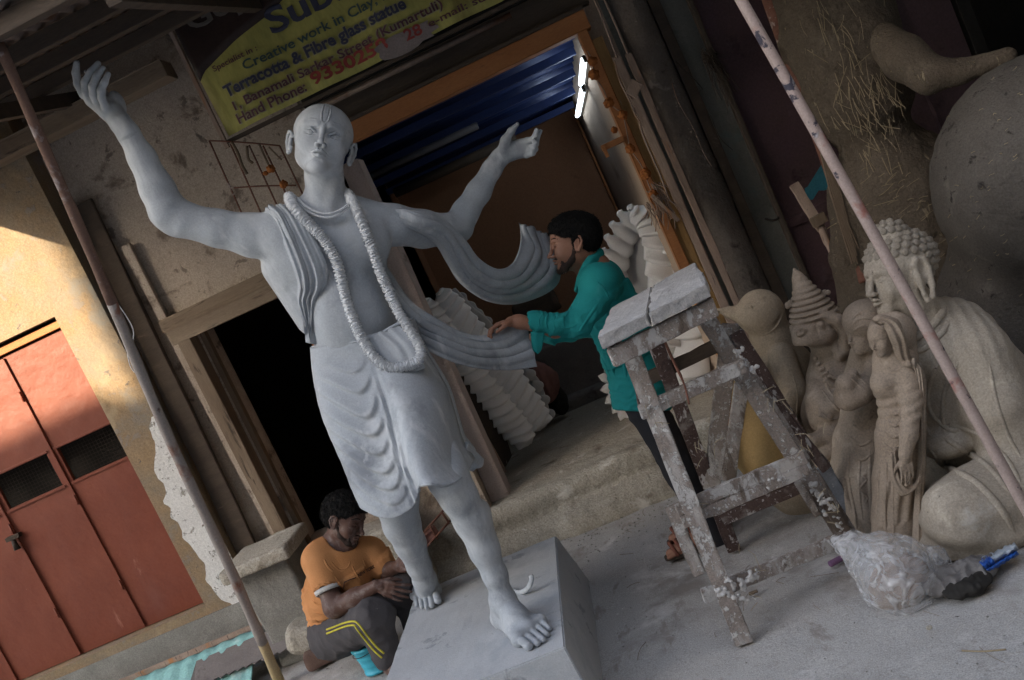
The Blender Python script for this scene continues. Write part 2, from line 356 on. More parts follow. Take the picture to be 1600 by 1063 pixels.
M_orange_w = mat('orange_wood', [(.33, .13, .045), (.42, .18, .07)], 3, .7, .35, 30, spots=[((.15, .07, .03), 8, .62, .1)], stretch=(.6, 4, 4))
M_darkwood = mat('dark_wood', [(.06, .045, .035), (.10, .075, .055)], 4, .85, .5, 30, stretch=(.5, 3, 3), spots=[((.15, .11, .08), 10, .64, .06)])
M_dark = mat('near_black', [(.020, .018, .015), (.034, .03, .026)], 3, .95, .3, 30)  # plain near-black base for interiors, shutter box, windows, bag and rag
M_shopwall = mat('shop_back_wall', [(.28, .14, .075), (.33, .17, .095)], 1.5, .85, .25, 50, spots=[((.14, .07, .04), 3, .62, .15)], grain=.05)
M_shopside = mat('shop_side_wall', [(.40, .30, .22), (.50, .39, .30)], 2, .85, .3, 50, spots=[((.25, .17, .12), 3, .58, .15)])
M_blue = mat('blue_tin', [(.012, .024, .085), (.018, .036, .12)], 2, .5, .2, 30, spots=[((.02, .03, .08), 4, .6, .12)], metal=.2)
M_galv = mat('tin_sheet', [(.16, .12, .10), (.22, .17, .14)], 3, .6, .3, 20, spots=[((.12, .06, .035), 5, .56, .1)], metal=.3)
M_purple = mat('maroon_door_paint', [(.085, .045, .055), (.12, .07, .085), (.10, .06, .06)], 2.2, .62, .3, 40, spots=[((.20, .17, .18), 3, .60, .2), ((.32, .28, .27), 34, .72, .02, (1, 1, .35)), ((.05, .025, .03), 6, .6, .1)], grain=.07)
M_iron = mat('dark_iron', [(.03, .026, .022), (.07, .05, .035)], 20, .6, .3, 80, metal=.5)
M_rust = mat('rusty_pipe', [(.17, .065, .04), (.27, .13, .09), (.12, .05, .035)], 9, .75, .5, 60, spots=[((.40, .33, .30), 10, .58, .05)])
def walls(name, x0, x1, z0, z1, yf, yb, holes, m, label, cat='wall', kind=None, parent=None, nx=1):
    xs = sorted({x0, x1, *[h[0] for h in holes], *[h[1] for h in holes]}); zs = sorted({z0, z1, *[h[2] for h in holes], *[h[3] for h in holes]})
    bm = bmesh.new(); inh = lambda x, z: any(h[0] < x < h[1] and h[2] < z < h[3] for h in holes); vd = {}
    def v(x, y, z):
        k = (round(x, 5), round(y, 5), round(z, 5))
        if k not in vd: vd[k] = bm.verts.new(k)
        return vd[k]
    S = {(i, j): not inh((xs[i]+xs[i+1])/2, (zs[j]+zs[j+1])/2) for i in range(len(xs)-1) for j in range(len(zs)-1)}
    for (i, j), s in S.items():
        if not s: continue
        a, b, p, q = xs[i], xs[i+1], zs[j], zs[j+1]
        bm.faces.new([v(a, yf, p), v(b, yf, p), v(b, yf, q), v(a, yf, q)]); bm.faces.new([v(b, yb, p), v(a, yb, p), v(a, yb, q), v(b, yb, q)])
        for (di, dj, e) in ((-1, 0, ((a, p), (a, q))), (1, 0, ((b, q), (b, p))), (0, -1, ((b, p), (a, p))), (0, 1, ((a, q), (b, q)))):
            if not S.get((i+di, j+dj), False):
                (ax, az), (bx, bz) = e; bm.faces.new([v(ax, yf, az), v(ax, yb, az), v(bx, yb, bz), v(bx, yf, bz)])
    o = link(name, bmm(bm), m, parent)
    return tag(o, label, cat, kind=kind)
# ground sheet: fine in front, coarse to the horizon
gx = np.unique(np.concatenate([np.linspace(-60, -5, 12), np.linspace(-5, 4, 150), np.linspace(4, 60, 12)])); gy = np.unique(np.concatenate([np.linspace(-60, -1, 10), np.linspace(-1, 7, 135), np.linspace(7, 80, 12)]))
GX, GY = np.meshgrid(gx, gy, indexing='ij'); GZ = vnoise(GX, GY, GX*0, 1.1)*.022+vnoise(GX, GY, GX*0, 4.)*.008+vnoise(GX, GY, GX*0, 15.)*.004
GZ = GZ*np.clip((5-np.abs(GX))/1, 0, 1)-.012
v_, f_ = grid_geo(np.stack([GX, GY, GZ], 2)); g = link('ground', fixn(pym(v_, f_)), M_ground, smooth=True); tag(g, 'dusty grey concrete yard in front of the workshops', kind='structure')
# workshop step and floor
def nz_disp(F, lo, hi, amps, k=None):
    def fn(x, y, z, d):
        x, y, z = np.broadcast_arrays(x, y, z); r = 0
        for s, a in amps: r = r+vnoise(x, y, z, s)*a
        return d+r
    F.disp(lo, hi, fn)
F = Field(); F.box((-.45, 6.4, .115), (1.65, 1.19, .137), rd=.02, k=.02); F.box((.1, 5.23, .03), (.9, .13, .07), rd=.03, k=.08); F.cone((-2, 5.22, .0), (.9, 5.16, .02), .07, .09, k=.08)
F.cone((-2.0, 5.26, .2), (.9, 5.25, .2), .06, k=.03)
nz_disp(F, (-3, 4.9, -.1), (2, 5.6, .4), [(5, .03), (16, .018), (45, .010)])
st = fobj('step', F, .015, M_step); tag(st, 'worn cement step and floor of the sculpture workshop', kind='structure')
# left wall with red door
wl = walls('wall', -8, -2.6, -.05, 3.285, 5.15, 5.5, [(-4.62, -2.87, .41, 2.21)], M_yellow, 'sunlit ochre plaster wall around the red metal doors')
def peel(name, x0f, x1f, z0, z1, yf, m, parent, n=70, th=.006):
    bm = bmesh.new(); prev = None
    for i in range(n+1):
        z = z0+(z1-z0)*i/n; a, b = x0f(z), x1f(z); r = [bm.verts.new(p) for p in ((a, yf, z), (b, yf, z), (b, yf+th, z), (a, yf+th, z))]
        if prev:
            for q in ((0, 1), (1, 2), (3, 0)): bm.faces.new([prev[q[0]], prev[q[1]], r[q[1]], r[q[0]]])
        else: bm.faces.new(r)
        prev = r
    bm.faces.new(prev); return link(name, bmm(bm), m, parent)
nv = lambda z, s, k=0.: float(vnoise(np.array(k), np.array(0.), np.array(z), s))
peel('whitewash', lambda z: -2.665-.09*max(0, min(1, (1.45-z)*2))-.12*nv(z, 6)-.05*nv(z, 22, 3), lambda z: -2.598, .25, 1.5, 5.1445, M_white_peel, wl)
peel('cement_patch', lambda z: -8, lambda z: -2.6, -.02, .36, 5.139, M_conc, wl, 4, .011)
# red door: four leaves with grilles
rd = thing('metal_door', 'red painted folding metal door with mesh vents, set in the ochre wall', 'door', (-3.7, 5.25, .41))
dx = [-2.872, -3.305, -3.74, -4.175, -4.61]
for i in range(4):
    a, b = dx[i+1]+.004, dx[i]-.004; g0, g1 = (a+.035, b-.035) if i else (a+.03, b-.04)
    walls('door_leaf', a, b, .415, 2.14, 5.235+.004*(i % 2), 5.262, [(g0, g1, 1.355, 1.555)] if i < 3 else [], M_red, None, None, parent=rd)
    if i < 3:
        gs = []
        for k in range(17): x = g0+(g1-g0)*(k+.5)/17; gs.append(tube_geo([(x, 5.255, 1.35), (x, 5.255, 1.56)], .0012, 4))
        for k in range(10): z = 1.355+.2*(k+.5)/10; gs.append(tube_geo([(g0-.005, 5.258, z), (g1+.005, 5.258, z)], .0012, 4))
        tag(link('vent_mesh', pym(*join(gs)), M_iron, rd), kind='stuff')
        for z in (1.345, 1.565): box('vent_rim', (g0-.015, 5.226, z-.006), (g1+.015, 5.234, z+.006), M_red, rd, .001)
    box('edge_fold', (a-.006, 5.222, .42), (a+.008, 5.2345, 2.13), M_red, rd, .002)
    for z in (.7, 1.25, 1.9): tube('hinge', [(a-.001, 5.219, z-.03), (a-.001, 5.219, z+.03)], .006, M_red, rd)
box('latch', (-3.79, 5.20, 1.19), (-3.70, 5.233, 1.215), M_iron, rd, .003)
tube('padlock', [(-3.745, 5.20, 1.19), (-3.745, 5.195, 1.13)], [.012, .02], M_iron, rd)
box('lintel_board', (-4.62, 5.2, 2.15), (-2.875, 5.262, 2.192), M_orange_w, rd, .004)
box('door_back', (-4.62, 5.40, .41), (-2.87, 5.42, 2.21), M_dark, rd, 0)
# recess boards and middle wall
mwall = walls('wall', -2.6, -1.19, -.05, 3.31, 5.3, 5.5, [(-2.24, -1.63, .48, 1.86)], M_brown, 'dull brown plaster wall around the dark open doorway')
bd = beam('plank', (-2.53, 5.22, .55), (-2.49, 5.26, 2.7), .12, .03, M_darkwood, None, cuts=6, rough=.004); tag(bd, 'dark upright plank in the gap between ochre and brown walls', 'plank')
bd = beam('plank', (-2.36, 5.27, .58), (-2.38, 5.27, 2.4), .05, .03, M_brown, None, cuts=5, rough=.003); tag(bd, 'thin grey upright batten just left of the dark doorway', 'plank')
dr = thing('doorway_frame', 'weathered wooden frame of the dark open doorway', 'door frame', (-1.95, 5.27, .48))
hexa('head_board', [(-2.40, 5.23, 1.885), (-1.56, 5.23, 1.885), (-1.56, 5.298, 1.885), (-2.40, 5.298, 1.885), (-2.40, 5.23, 1.955), (-1.56, 5.23, 1.955), (-1.56, 5.298, 1.955), (-2.40, 5.298, 1.955)], M_wood_h, dr, .004, .003)
box('head_beam', (-2.37, 5.20, 1.80), (-1.58, 5.34, 1.883), M_wood_h, dr, .005, .002)
box('head_moulding', (-2.385, 5.215, 1.87), (-1.57, 5.23, 1.90), M_wood_h, dr, .003)
beam('jamb', (-2.305, 5.26, .46), (-2.30, 5.26, 1.80), .075, .12, M_wood_old, dr, cuts=4, rough=.003)
beam('jamb', (-1.64, 5.26, .46), (-1.64, 5.26, 1.80), .05, .12, M_orange_w, dr, cuts=4, rough=.002)
beam('door_stop', (-2.235, 5.32, .46), (-2.232, 5.32, 1.80), .03, .05, M_wood_old, dr)
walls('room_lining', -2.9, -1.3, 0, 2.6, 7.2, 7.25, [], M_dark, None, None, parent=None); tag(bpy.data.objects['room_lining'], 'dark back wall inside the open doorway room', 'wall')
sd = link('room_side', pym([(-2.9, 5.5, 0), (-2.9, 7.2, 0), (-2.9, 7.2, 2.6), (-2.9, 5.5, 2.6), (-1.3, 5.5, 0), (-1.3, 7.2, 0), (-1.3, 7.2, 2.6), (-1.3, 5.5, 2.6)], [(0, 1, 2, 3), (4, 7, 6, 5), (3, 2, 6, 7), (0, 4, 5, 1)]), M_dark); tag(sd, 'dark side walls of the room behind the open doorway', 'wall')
# concrete sill block, stub walls and stones left of the seated man
def rock(name, cc, h, m, label, cat, R=None, amps=((6, .03), (18, .012), (50, .006)), rd=.02, vox=.011, parent=None, group=None):
    F = Field(); F.box(cc, h, R, rd=min(rd, .7*min(h))); cc = np.array(cc); e = max(h)*1.5+.05; nz_disp(F, cc-e, cc+e, amps)
    o = fobj(name, F, vox, m, parent, loc=(cc[0], cc[1], cc[2]-h[2])); return tag(o, label, cat, group)
sb = rock('sill_block', (-2.36, 5.08, .27), (.15, .17, .28), M_conc, 'cement pier under the dark doorway sill', 'block', rd=.015)
F = Field(); F.box((-2.35, 5.02, .585), (.20, .20, .038), rd=.02); nz_disp(F, (-3, 4.5, .4), (-2, 5.5, .8), ((7, .02), (25, .010)))
tag(fobj('sill_slab', F, .008, M_step, loc=(-2.35, 5.02, .545)), 'thick cement slab lying on the pier below the doorway', 'slab')
rock('cement_block', (-1.78, 5.12, .22), (.20, .14, .24), M_step, 'pale cement block behind the seated man in orange', 'block', rd=.02)
rock('stone', (-2.08, 4.98, .27), (.13, .12, .10), M_step, 'grey boulder behind the back of the man in orange', 'stone', R=Matrix.Rotation(.4, 3, 'X'), amps=((5, .05), (14, .03), (40, .008)), rd=.06)
rock('stone', (-2.22, 4.86, .115), (.15, .10, .075), M_step, 'rough grey boulder low beside the cement pier', 'stone', R=Matrix.Rotation(.3, 3, 'Y'), amps=((5, .05), (14, .035), (40, .008)), rd=.05)
rock('brick', (-2.19, 4.72, .045), (.09, .055, .045), mat('old_brick', [(.16, .10, .075), (.22, .14, .11)], 12, .95, .8, 60), 'broken brown brick on the ground in front of the boulder', 'brick', R=Matrix.Rotation(.3, 3, 'Z'), amps=((9, .02), (30, .01)))
# shop shell
walls('back_wall', -1.5, .6, .2, 2.7, 7.5, 7.6, [], M_shopwall, 'orange brown back wall inside the workshop', 'wall')
sw = link('side_wall', pym([(.31, 5.32, .2), (.17, 7.5, .2), (.17, 7.5, 2.6), (.31, 5.32, 2.6), (.45, 5.32, .2), (.45, 7.5, .2), (.45, 7.5, 2.6), (.45, 5.32, 2.6)], [(0, 1, 2, 3), (4, 7, 6, 5), (0, 3, 7, 4), (1, 5, 6, 2), (3, 2, 6, 7)]), M_shopside); tag(sw, 'beige right side wall inside the workshop under the tube light', 'wall')
box('corner_post', (.150, 7.36, .25), (.166, 7.498, 2.3), M_orange_w, None, .003); tag(bpy.data.objects['corner_post'], 'orange timber post in the back right corner of the workshop', 'post')
sw = link('side_wall', pym([(-1.3, 5.5, .2), (-1.3, 7.5, .2), (-1.3, 7.5, 2.6), (-1.3, 5.5, 2.6)], [(0, 3, 2, 1)]), M_shopwall); tag(sw, 'brown left side wall inside the workshop behind the statue', 'wall')
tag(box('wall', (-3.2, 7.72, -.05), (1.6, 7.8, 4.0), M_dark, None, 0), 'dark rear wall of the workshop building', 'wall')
# blue ribbed ceiling
ct = thing('tin_ceiling', 'blue corrugated tin ceiling with rafters inside the workshop', 'ceiling', (-.4, 5.4, 2.4))
NX, NY = 3, 130; P = np.zeros((NX, NY, 3))
for i, x in enumerate(np.linspace(-1.35, .33, NX)):
    for j, y in enumerate(np.linspace(5.42, 7.5, NY)): P[i, j] = (x, y, 2.46-.115*(y-5.42)+.020*math.sin((y-5.42)*2*math.pi/.16))
v_, f_ = solid_grid(P, .003); link('tin_sheet', fixn(pym(v_, f_)), M_blue, ct, True)
for y, w in ((5.75, .05), (6.25, .05), (6.75, .05), (7.2, .05)):
    z = 2.46-.115*(y-5.42)-.055; box('rafter', (-1.34, y-w/2, z-.035), (.16+(7.5-y)*.06, y+w/2, z+.012), M_blue, ct, .003)
tube('bamboo_pole', [(-1.2, 6.9, 2.14), (-.28, 6.9, 2.13)], .035, M_darkwood, ct, 10)
tp = tube('plastic_pipe', [(-1.25, 6.0, 2.24), (-.42, 6.0, 2.235)], .022, mat('grey_plastic', [(.07, .07, .08), (.10, .10, .11)], 9, .5, .1), None, 10); tag(tp, 'grey plastic pipe under the blue workshop ceiling', 'pipe')
# shop front timber
fr = thing('shop_frame', 'orange timber frame around the workshop opening', 'door frame', (.3, 5.2, .25))
box('lintel', (-1.12, 5.18, 2.36), (.36, 5.30, 2.455), M_orange_w, fr, .004, .002)
box('lintel_strip', (-1.12, 5.165, 2.455), (.36, 5.25, 2.475), M_darkwood, fr, .003)
box('jamb', (.285, 5.19, .25), (.335, 5.31, 2.36), M_orange_w, fr, .004, .003)
box('upper_board', (-1.12, 5.22, 2.475), (.40, 5.30, 2.62), M_darkwood, fr, .004, .003)
box('outer_board', (.337, 5.21, .35), (.395, 5.27, 2.30), mat('ochre_wood', [(.36, .20, .07), (.45, .28, .12)], 3, .75, .5, 30, spots=[((.18, .10, .05), 8, .6, .1), ((.5, .42, .3), 14, .64, .05)], stretch=(4, 4, .5)), fr, .004, .003)
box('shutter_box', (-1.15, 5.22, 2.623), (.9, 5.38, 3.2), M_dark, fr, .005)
tube('shutter_rail', [(-1.05, 5.10, 2.575), (.02, 5.10, 2.57)], .016, M_galv, fr, 8)
for x in (-.95, -.5, -.06): beam('rail_bracket', (x, 5.10, 2.575), (x, 5.225, 2.6), .02, .01, M_iron, fr)
# left jamb pillar of the shop: pale slab with dark hay board
jp = thing('jamb_pillar', 'pale pinkish cement post at the left side of the workshop opening', 'pillar', (-1.12, 5.5, .25))
beam('shaft', (-1.135, 5.48, .25), (-1.10, 5.48, 2.30), .105, .16, mat('pink_cement', [(.38, .31, .28), (.48, .40, .36)], 4, .9, .5, 60, spots=[((.2, .16, .14), 6, .6, .1)]), jp, cuts=6, rough=.003)
# rails, ropes and pillars right of the opening
M_pale_w = mat('pale_weathered_wood', [(.30, .21, .16), (.40, .30, .24)], 4, .85, .6, 30, spots=[((.42, .20, .09), 3, .55, .1), ((.12, .09, .07), 12, .62, .06)], stretch=(4, 4, .5))
b1 = beam('batten', at(1185, 600, 5.12), at(962, 88, 5.16), .042, .03, M_pale_w, cuts=8, rough=.003); tag(b1, 'left pale upright batten beside the workshop opening', 'batten', None)
b2 = beam('batten', at(1215, 620, 5.10), at(981, 84, 5.14), .036, .03, M_pale_w, cuts=8, rough=.003); tag(b2, 'right pale upright batten beside the rough concrete pillar', 'batten', None)
bt = beam('batten', at(985, 150, 5.09), at(996, 128, 5.09), .06, .015, M_pale_w); tag(bt, 'short wooden cleat nailed across the two pale battens', 'cleat')
for k, (p, q) in enumerate((((964, 90), (925, -10)), ((981, 85), (940, -10)))): tag(tube('rope', crs([at(*p, 5.13), at((p[0]+q[0])/2+1, (p[1]+q[1])/2, 5.12), at(*q, 5.13)], 8), .006, M_pale_w, None, 6), ('left', 'right')[k]+' taut rope running up from the pale battens', 'rope')
rp = [at(*q, 5.09) for q in ((960, 95), (968, 125), (980, 150), (985, 160), (993, 180), (1003, 197), (998, 190), (1010, 225), (1030, 270), (1045, 310))]
tag(tube('rope', crs(rp, 40), .005, M_pale_w, None, 6), 'loose knotted rope tied along the left batten', 'rope')
F = Field(); F.cone((.595, 5.30, -.05), (.575, 5.30, 3.3), .095, .088); nz_disp(F, (.3, 5, -.1), (.9, 5.6, 3.4), ((6, .02), (22, .010), (60, .005)))
tag(fobj('pillar', F, .012, mat('rough_brown_concrete', [(.14, .115, .095), (.22, .185, .16)], 5, .95, .9, 40, spots=[((.34, .29, .26), 8, .6, .08), ((.07, .055, .045), 6, .58, .1)], bdist=.01), loc=(.59, 5.3, 0)), 'rough brown concrete pillar beside the battens', 'pillar')
walls('wall', .40, .86, -.05, 3.3, 5.33, 5.6, [], mat('grey_green_plaster', [(.19, .185, .16), (.27, .265, .23)], 2.6, .9, .5, 60, spots=[((.10, .095, .08), 5, .58, .15), ((.20, .25, .23), 3, .58, .1), ((.40, .38, .34), 18, .7, .03)]), 'grey green plaster strip between concrete pillar and maroon door')
tag(beam('post', (.71, 5.29, 0), (.70, 5.29, 3.2), .055, .06, M_darkwood, None, cuts=6, rough=.003), 'dark strip standing in for the shadowed groove in the grey green plaster', 'post')  # dark strip supplies the shade of the groove beside the pillar
pd = thing('maroon_door', 'maroon painted sheet door with scratches behind the clay statues', 'door', (1.2, 5.24, 0))
box('door_sheet', (.865, 5.21, .02), (1.42, 5.235, 3.2), M_purple, pd, .002); box('door_sheet', (1.43, 5.212, .02), (2.0, 5.235, 3.2), M_purple, pd, .002)
box('edge_trim', (.842, 5.17, .02), (.864, 5.24, 3.2), M_darkwood, pd, .003)
box('mid_rail', (.867, 5.195, 1.02), (1.40, 5.209, 1.07), M_purple, pd, .002)
M_bluepaint = mat('blue_paint', [(.04, .19, .26), (.06, .26, .34)], 9, .6, .2)
gs = []
for a, b, r in (((1268, 300), (1290, 262), 11), ((1290, 262), (1306, 255), 7), ((1285, 285), (1325, 272), 13), ((1315, 255), (1318, 242), 7), ((1325, 290), (1335, 276), 7), ((1262, 306), (1275, 292), 6)):
    P0, P1 = at(*a, 5.209), at(*b, 5.209); vs = []
    for k in range(14):
        t = k/14*2*math.pi; w = m_of(r, 5.2)*(1+.35*nv(t, 3, a[0])); e = P1 if -math.pi/2 < t-math.pi/2 < math.pi/2 else P0
        q = (P0 if math.cos(t) < 0 else P1)+V(math.cos(t)*w, 0, math.sin(t)*w); vs.append((q[0], 5.2085, q[2]))
    gs.append((vs, [tuple(range(14))]))
v_, f_ = join(gs); v_ = [(p[0], p[1]-.0004*(i//14), p[2]) for i, p in enumerate(v_)]
link('paint_splash', fixn(pym(v_, f_)), M_bluepaint, pd)
for p in ((1108, 88), (1205, 343)):
    q = at(*p, 5.17); tube('hasp', crs([q+V(-.02, .03, .01), q+V(.0, -.02, -.005), q+V(.03, -.01, -.01), q+V(.045, .03, .0)], 10), .006, M_iron, pd, 6)
bs = thing('cobweb_bundle', 'dark tuft of old straw and cobweb hanging at the maroon door edge', 'straw tuft', at(1108, 80, 5.15))
gs = []
for k in range(60):
    q = at(1108+random.uniform(-14, 6), 82+random.uniform(-8, 8), 5.15); l = random.uniform(.05, .3)
    gs.append(tube_geo(crs([q, q+V(random.uniform(-.02, .03), random.uniform(-.03, .01), -l*.5), q+V(random.uniform(-.02, .05), random.uniform(-.03, .02), -l)], 5), .0016, 3))
tag(link('straw', pym(*join(gs)), M_darkwood, bs), kind='stuff')
for k, pts in enumerate((((1050, 130), (1060, 160), (1083, 200), (1100, 240), (1112, 260)), ((1055, 95), (1090, 130), (1098, 140)), ((1110, 180), (1125, 215), (1145, 235)))):
    tag(tube('wire', crs([at(*p, 5.16) for p in pts], 14), .0018, (M_pale_w, M_iron, M_iron)[k], None, 4), ('pale', 'upper dark', 'lower dark')[k]+' thin wire hanging over the grey green plaster', 'wire')
# dark shed at far right
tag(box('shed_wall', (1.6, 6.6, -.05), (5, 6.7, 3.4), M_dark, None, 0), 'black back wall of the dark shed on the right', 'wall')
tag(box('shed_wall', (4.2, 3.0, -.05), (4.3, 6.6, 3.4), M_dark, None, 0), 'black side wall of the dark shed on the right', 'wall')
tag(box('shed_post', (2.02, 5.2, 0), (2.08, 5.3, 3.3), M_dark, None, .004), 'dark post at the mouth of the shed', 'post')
# roof
rf = thing('awning', 'dark corrugated tin awning on timber beams above the facade', 'awning', (-1, 4.2, 3.0))
zr = lambda y: 2.915+.165*(y-3.2)
xs_ = np.arange(-3.42, 5.0, .018); ys_ = np.linspace(3.16, 8.2, 7); P = np.zeros((len(xs_), len(ys_), 3))
for i, x in enumerate(xs_):
    for j, y in enumerate(ys_): P[i, j] = (x, y, zr(y)+.055+.011*math.sin(x*2*math.pi/.076))
v_, f_ = solid_grid(P, .002); link('roof_sheet', fixn(pym(v_, f_)), M_galv, rf, True)
for y, w in ((3.22, .05), (3.75, .04), (4.25, .05), (4.8, .05)): box('purlin', (-3.4, y-w/2, zr(y)-.03), (5.0, y+w/2, zr(y)+.035), M_darkwood, rf, .004)
for x in (-3.3, -2.2, -1.1, 1.2, 2.6): beam('rafter', (x, 3.16, zr(3.16)-.075), (x, 5.5, zr(5.5)-.075), .05, .07, M_darkwood, rf)
box('wall_plate', (-3.4, 5.0, zr(5.0)-.19), (-1.66, 5.14, zr(5.0)-.10), M_wood_h, rf, .004, .003)
# banner
M_byel = mat('banner_yellow', [(.42, .385, .10), (.50, .46, .14)], 2.5, .55, .35, 14, spots=[((.24, .20, .06), 3, .55, .15), ((.5, .46, .22), 26, .68, .04)], stretch=(1, 1, .3), bump2=(6, .5, .02))
M_bdark = mat('banner_dark', [(.035, .022, .018), (.05, .03, .024)], 3, .5, .2, 14, bump2=(6, .4, .02))
bn = thing('banner', 'yellow and black printed shop banner with English lettering', 'banner', (-.7, 5.0, 2.65))
YB = 5.0; A = at(356, 213, YB); B = at(787, 0, YB); zt = 3.45
XL = at(262, 30, YB)[0]; zb = lambda x: A[2]+(B[2]-A[2])*(x-A[0])/(B[0]-A[0])
def bpt(x, z): return (x, YB+.012*math.sin(x*7+z*5)+.008*math.sin(x*17-z*4), z)
def bsheet(name, cols, m, off, th=.002):
    P = np.array([[bpt(x, z) for z in zs] for x, zs in cols]); P[..., 1] -= off; v, f = solid_grid(P, th); return link(name, fixn(pym(v, f)), m, bn, True)
cols = []
for x in np.linspace(A[0], .35, 50): cols.append((x, np.linspace(zb(x), zt, 12)))
bsheet('banner_cloth', cols, M_byel, 0)
cols = []
ec = [at(*p, YB) for p in ((313, 132), (320, 113), (338.7, 93), (367, 65), (420, 20), (452, -12), (500, -50))]; ecx = [p[0] for p in ec]; ecz = [p[2] for p in ec]
for x in np.linspace(A[0]-.001, ecx[-1], 34):
    zl = float(np.interp(x, ecx, ecz)); cols.append((x, np.linspace(min(max(zl, zb(x)-.01), zt-.01), zt, 10)))
bsheet('banner_dark_print', cols, M_bdark, .004)
box('banner_rod', (A[0]-.02, 5.01, zb(A[0])-.03), (.4, 5.04, zb(A[0])-.012), M_darkwood, bn, .003)
beam('banner_post', (A[0]-.03, 5.01, zb(A[0])-.05), (A[0]-.03, 5.01, zt), .022, .022, M_pale_w, bn)
# torn pale area of the banner
tp_ = at(640, 66, YB); vs = []
for k in range(24):
    a = k/24*2*math.pi; r = 1+.35*nv(a, 4, 2.); vs.append((tp_[0]+math.cos(a)*.17*r-.01, bpt(tp_[0], tp_[2])[1]-.012, zb(tp_[0]+math.cos(a)*.17*r)+.03+math.sin(a)*.05*r))
link('torn_patch', fixn(pym(vs, [tuple(range(24))])), mat('torn_backing', [(.25, .21, .2), (.32, .27, .26)], 9, .8, .3), bn)
M_txt = {k: mat('print_'+k, [v, v], 5, .6, .05, grain=.02) for k, v in dict(navy=(.06, .062, .095), maroon=(.13, .055, .065), teal=(.06, .10, .095), red=(.33, .06, .05), grey=(.16, .14, .12), black=(.03, .022, .03), halo=(.40, .37, .22)).items()}
def text(s, px, wpx, hpx, m, parent, off=.009, bold=0., Y=YB, serif=False, halo=False):
    """lettering with baseline left at px, width and cap height in photo pixels"""
    def one(mm, off, bold):
        cu = bpy.data.curves.new('text', 'FONT'); cu.body = s; cu.size = .1; cu.offset = bold*.1; cu.extrude = .0004; cu.resolution_u = 3
        t = bpy.data.objects.new('lettering', cu); COL.objects.link(t); bpy.context.view_layer.update(); dg = bpy.context.evaluated_depsgraph_get()
        me = bpy.data.meshes.new_from_object(t.evaluated_get(dg)); bpy.data.objects.remove(t)
        co = np.zeros(len(me.vertices)*3); me.vertices.foreach_get('co', co); co = co.reshape(-1, 3); w0 = co[:, 0].max()-co[:, 0].min(); p = at(*px, Y)
        cap = .0729; sx = m_of(wpx, Y)*.985/w0; sz = m_of(hpx, Y)/cap; slope = (B[2]-A[2])/(B[0]-A[0]); out = np.zeros_like(co)
        out[:, 0] = p[0]+(co[:, 0]-co[:, 0].min())*sx; out[:, 2] = p[2]+co[:, 1]*sz+(co[:, 0]-co[:, 0].min())*sx*slope
        yy = Y+.012*np.sin(out[:, 0]*7+out[:, 2]*5)+.008*np.sin(out[:, 0]*17-out[:, 2]*4) if Y == YB else Y
        out[:, 1] = yy-off+co[:, 2]; me.vertices.foreach_set('co', out.ravel()); me.update(); link('lettering', me, mm, parent)
    one(m, off, bold)
    if halo: one(M_txt['halo'], off-.0035, bold+.05)
T = M_txt
text('Gopal', (299, 50), 146, 33, T['grey'], bn, bold=.02, off=.012)
text('Subrata', (425, 54), 240, 39, T['navy'], bn, bold=.022)
text('Specialist in :', (336, 113), 78, 9, T['maroon'], bn, bold=.012)
text('Creative work in Clay, Bronze', (385, 111), 316, 15, T['teal'], bn, bold=.016)
text('Terracotta & Fibre glass statue', (356, 153), 318, 18, T['navy'], bn, bold=.03, halo=True)
text('1, Banamali Sarkar Street (Kumartuli)', (369, 173), 366, 14, T['maroon'], bn, bold=.014, halo=True)
text('Hand Phone:', (375, 194), 122, 16, T['maroon'], bn, bold=.012, halo=True)
text('9330258', (491, 134), 133, 19, T['red'], bn, bold=.03, off=.0125)
text('28', (637, 65), 28, 17, T['red'], bn, bold=.02, off=.0145)
text('e-mail: su', (672, 44), 95, 11, T['maroon'], bn, bold=.014, off=.0125)
# tube lights on the right side wall
def sidex(y): return .31-.14*(y-5.32)/2.18
M_lamp = bpy.data.materials.new('lit_tube'); M_lamp.use_nodes = True; b_ = M_lamp.node_tree.nodes['Principled BSDF']; b_.inputs['Emission Color'].default_value = (.75, .88, 1, 1); b_.inputs['Emission Strength'].default_value = 1.5; b_.inputs['Base Color'].default_value = (.8, .8, .8, 1)
for k, (p, q, lab) in enumerate((((914, 92), (910, 130), 'upper glowing tube light on the workshop side wall'), ((912, 139), (904, 180), 'lower glowing tube light near the workshop back corner'))):
    N = nrm((1, .064, 0)); P0 = onp(*p, (.285, 5.32, 0), N); P1 = onp(*q, (.285, 5.32, 0), N)
    t = thing('tube_light', lab, 'lamp', P0+V(.02, 0, 0), 'tube lights in the workshop'); tube('glass_tube', [P0+V(-.01, 0, 0), P1+V(-.01, 0, 0)], .014, M_lamp, t, 10)
    beam('batten', P0+V(.014, 0, 0), P1+V(.014, 0, 0), .03, .018, mat('lamp_batten', [(.5, .5, .48), (.6, .6, .58)], 5, .5, .1), t, side=(0, 0, 1))
    for e in (P0, P1): tube('cap', [e+V(-.012, .0, 0), e+V(.006, 0, 0)], .02, M_iron, t, 8)
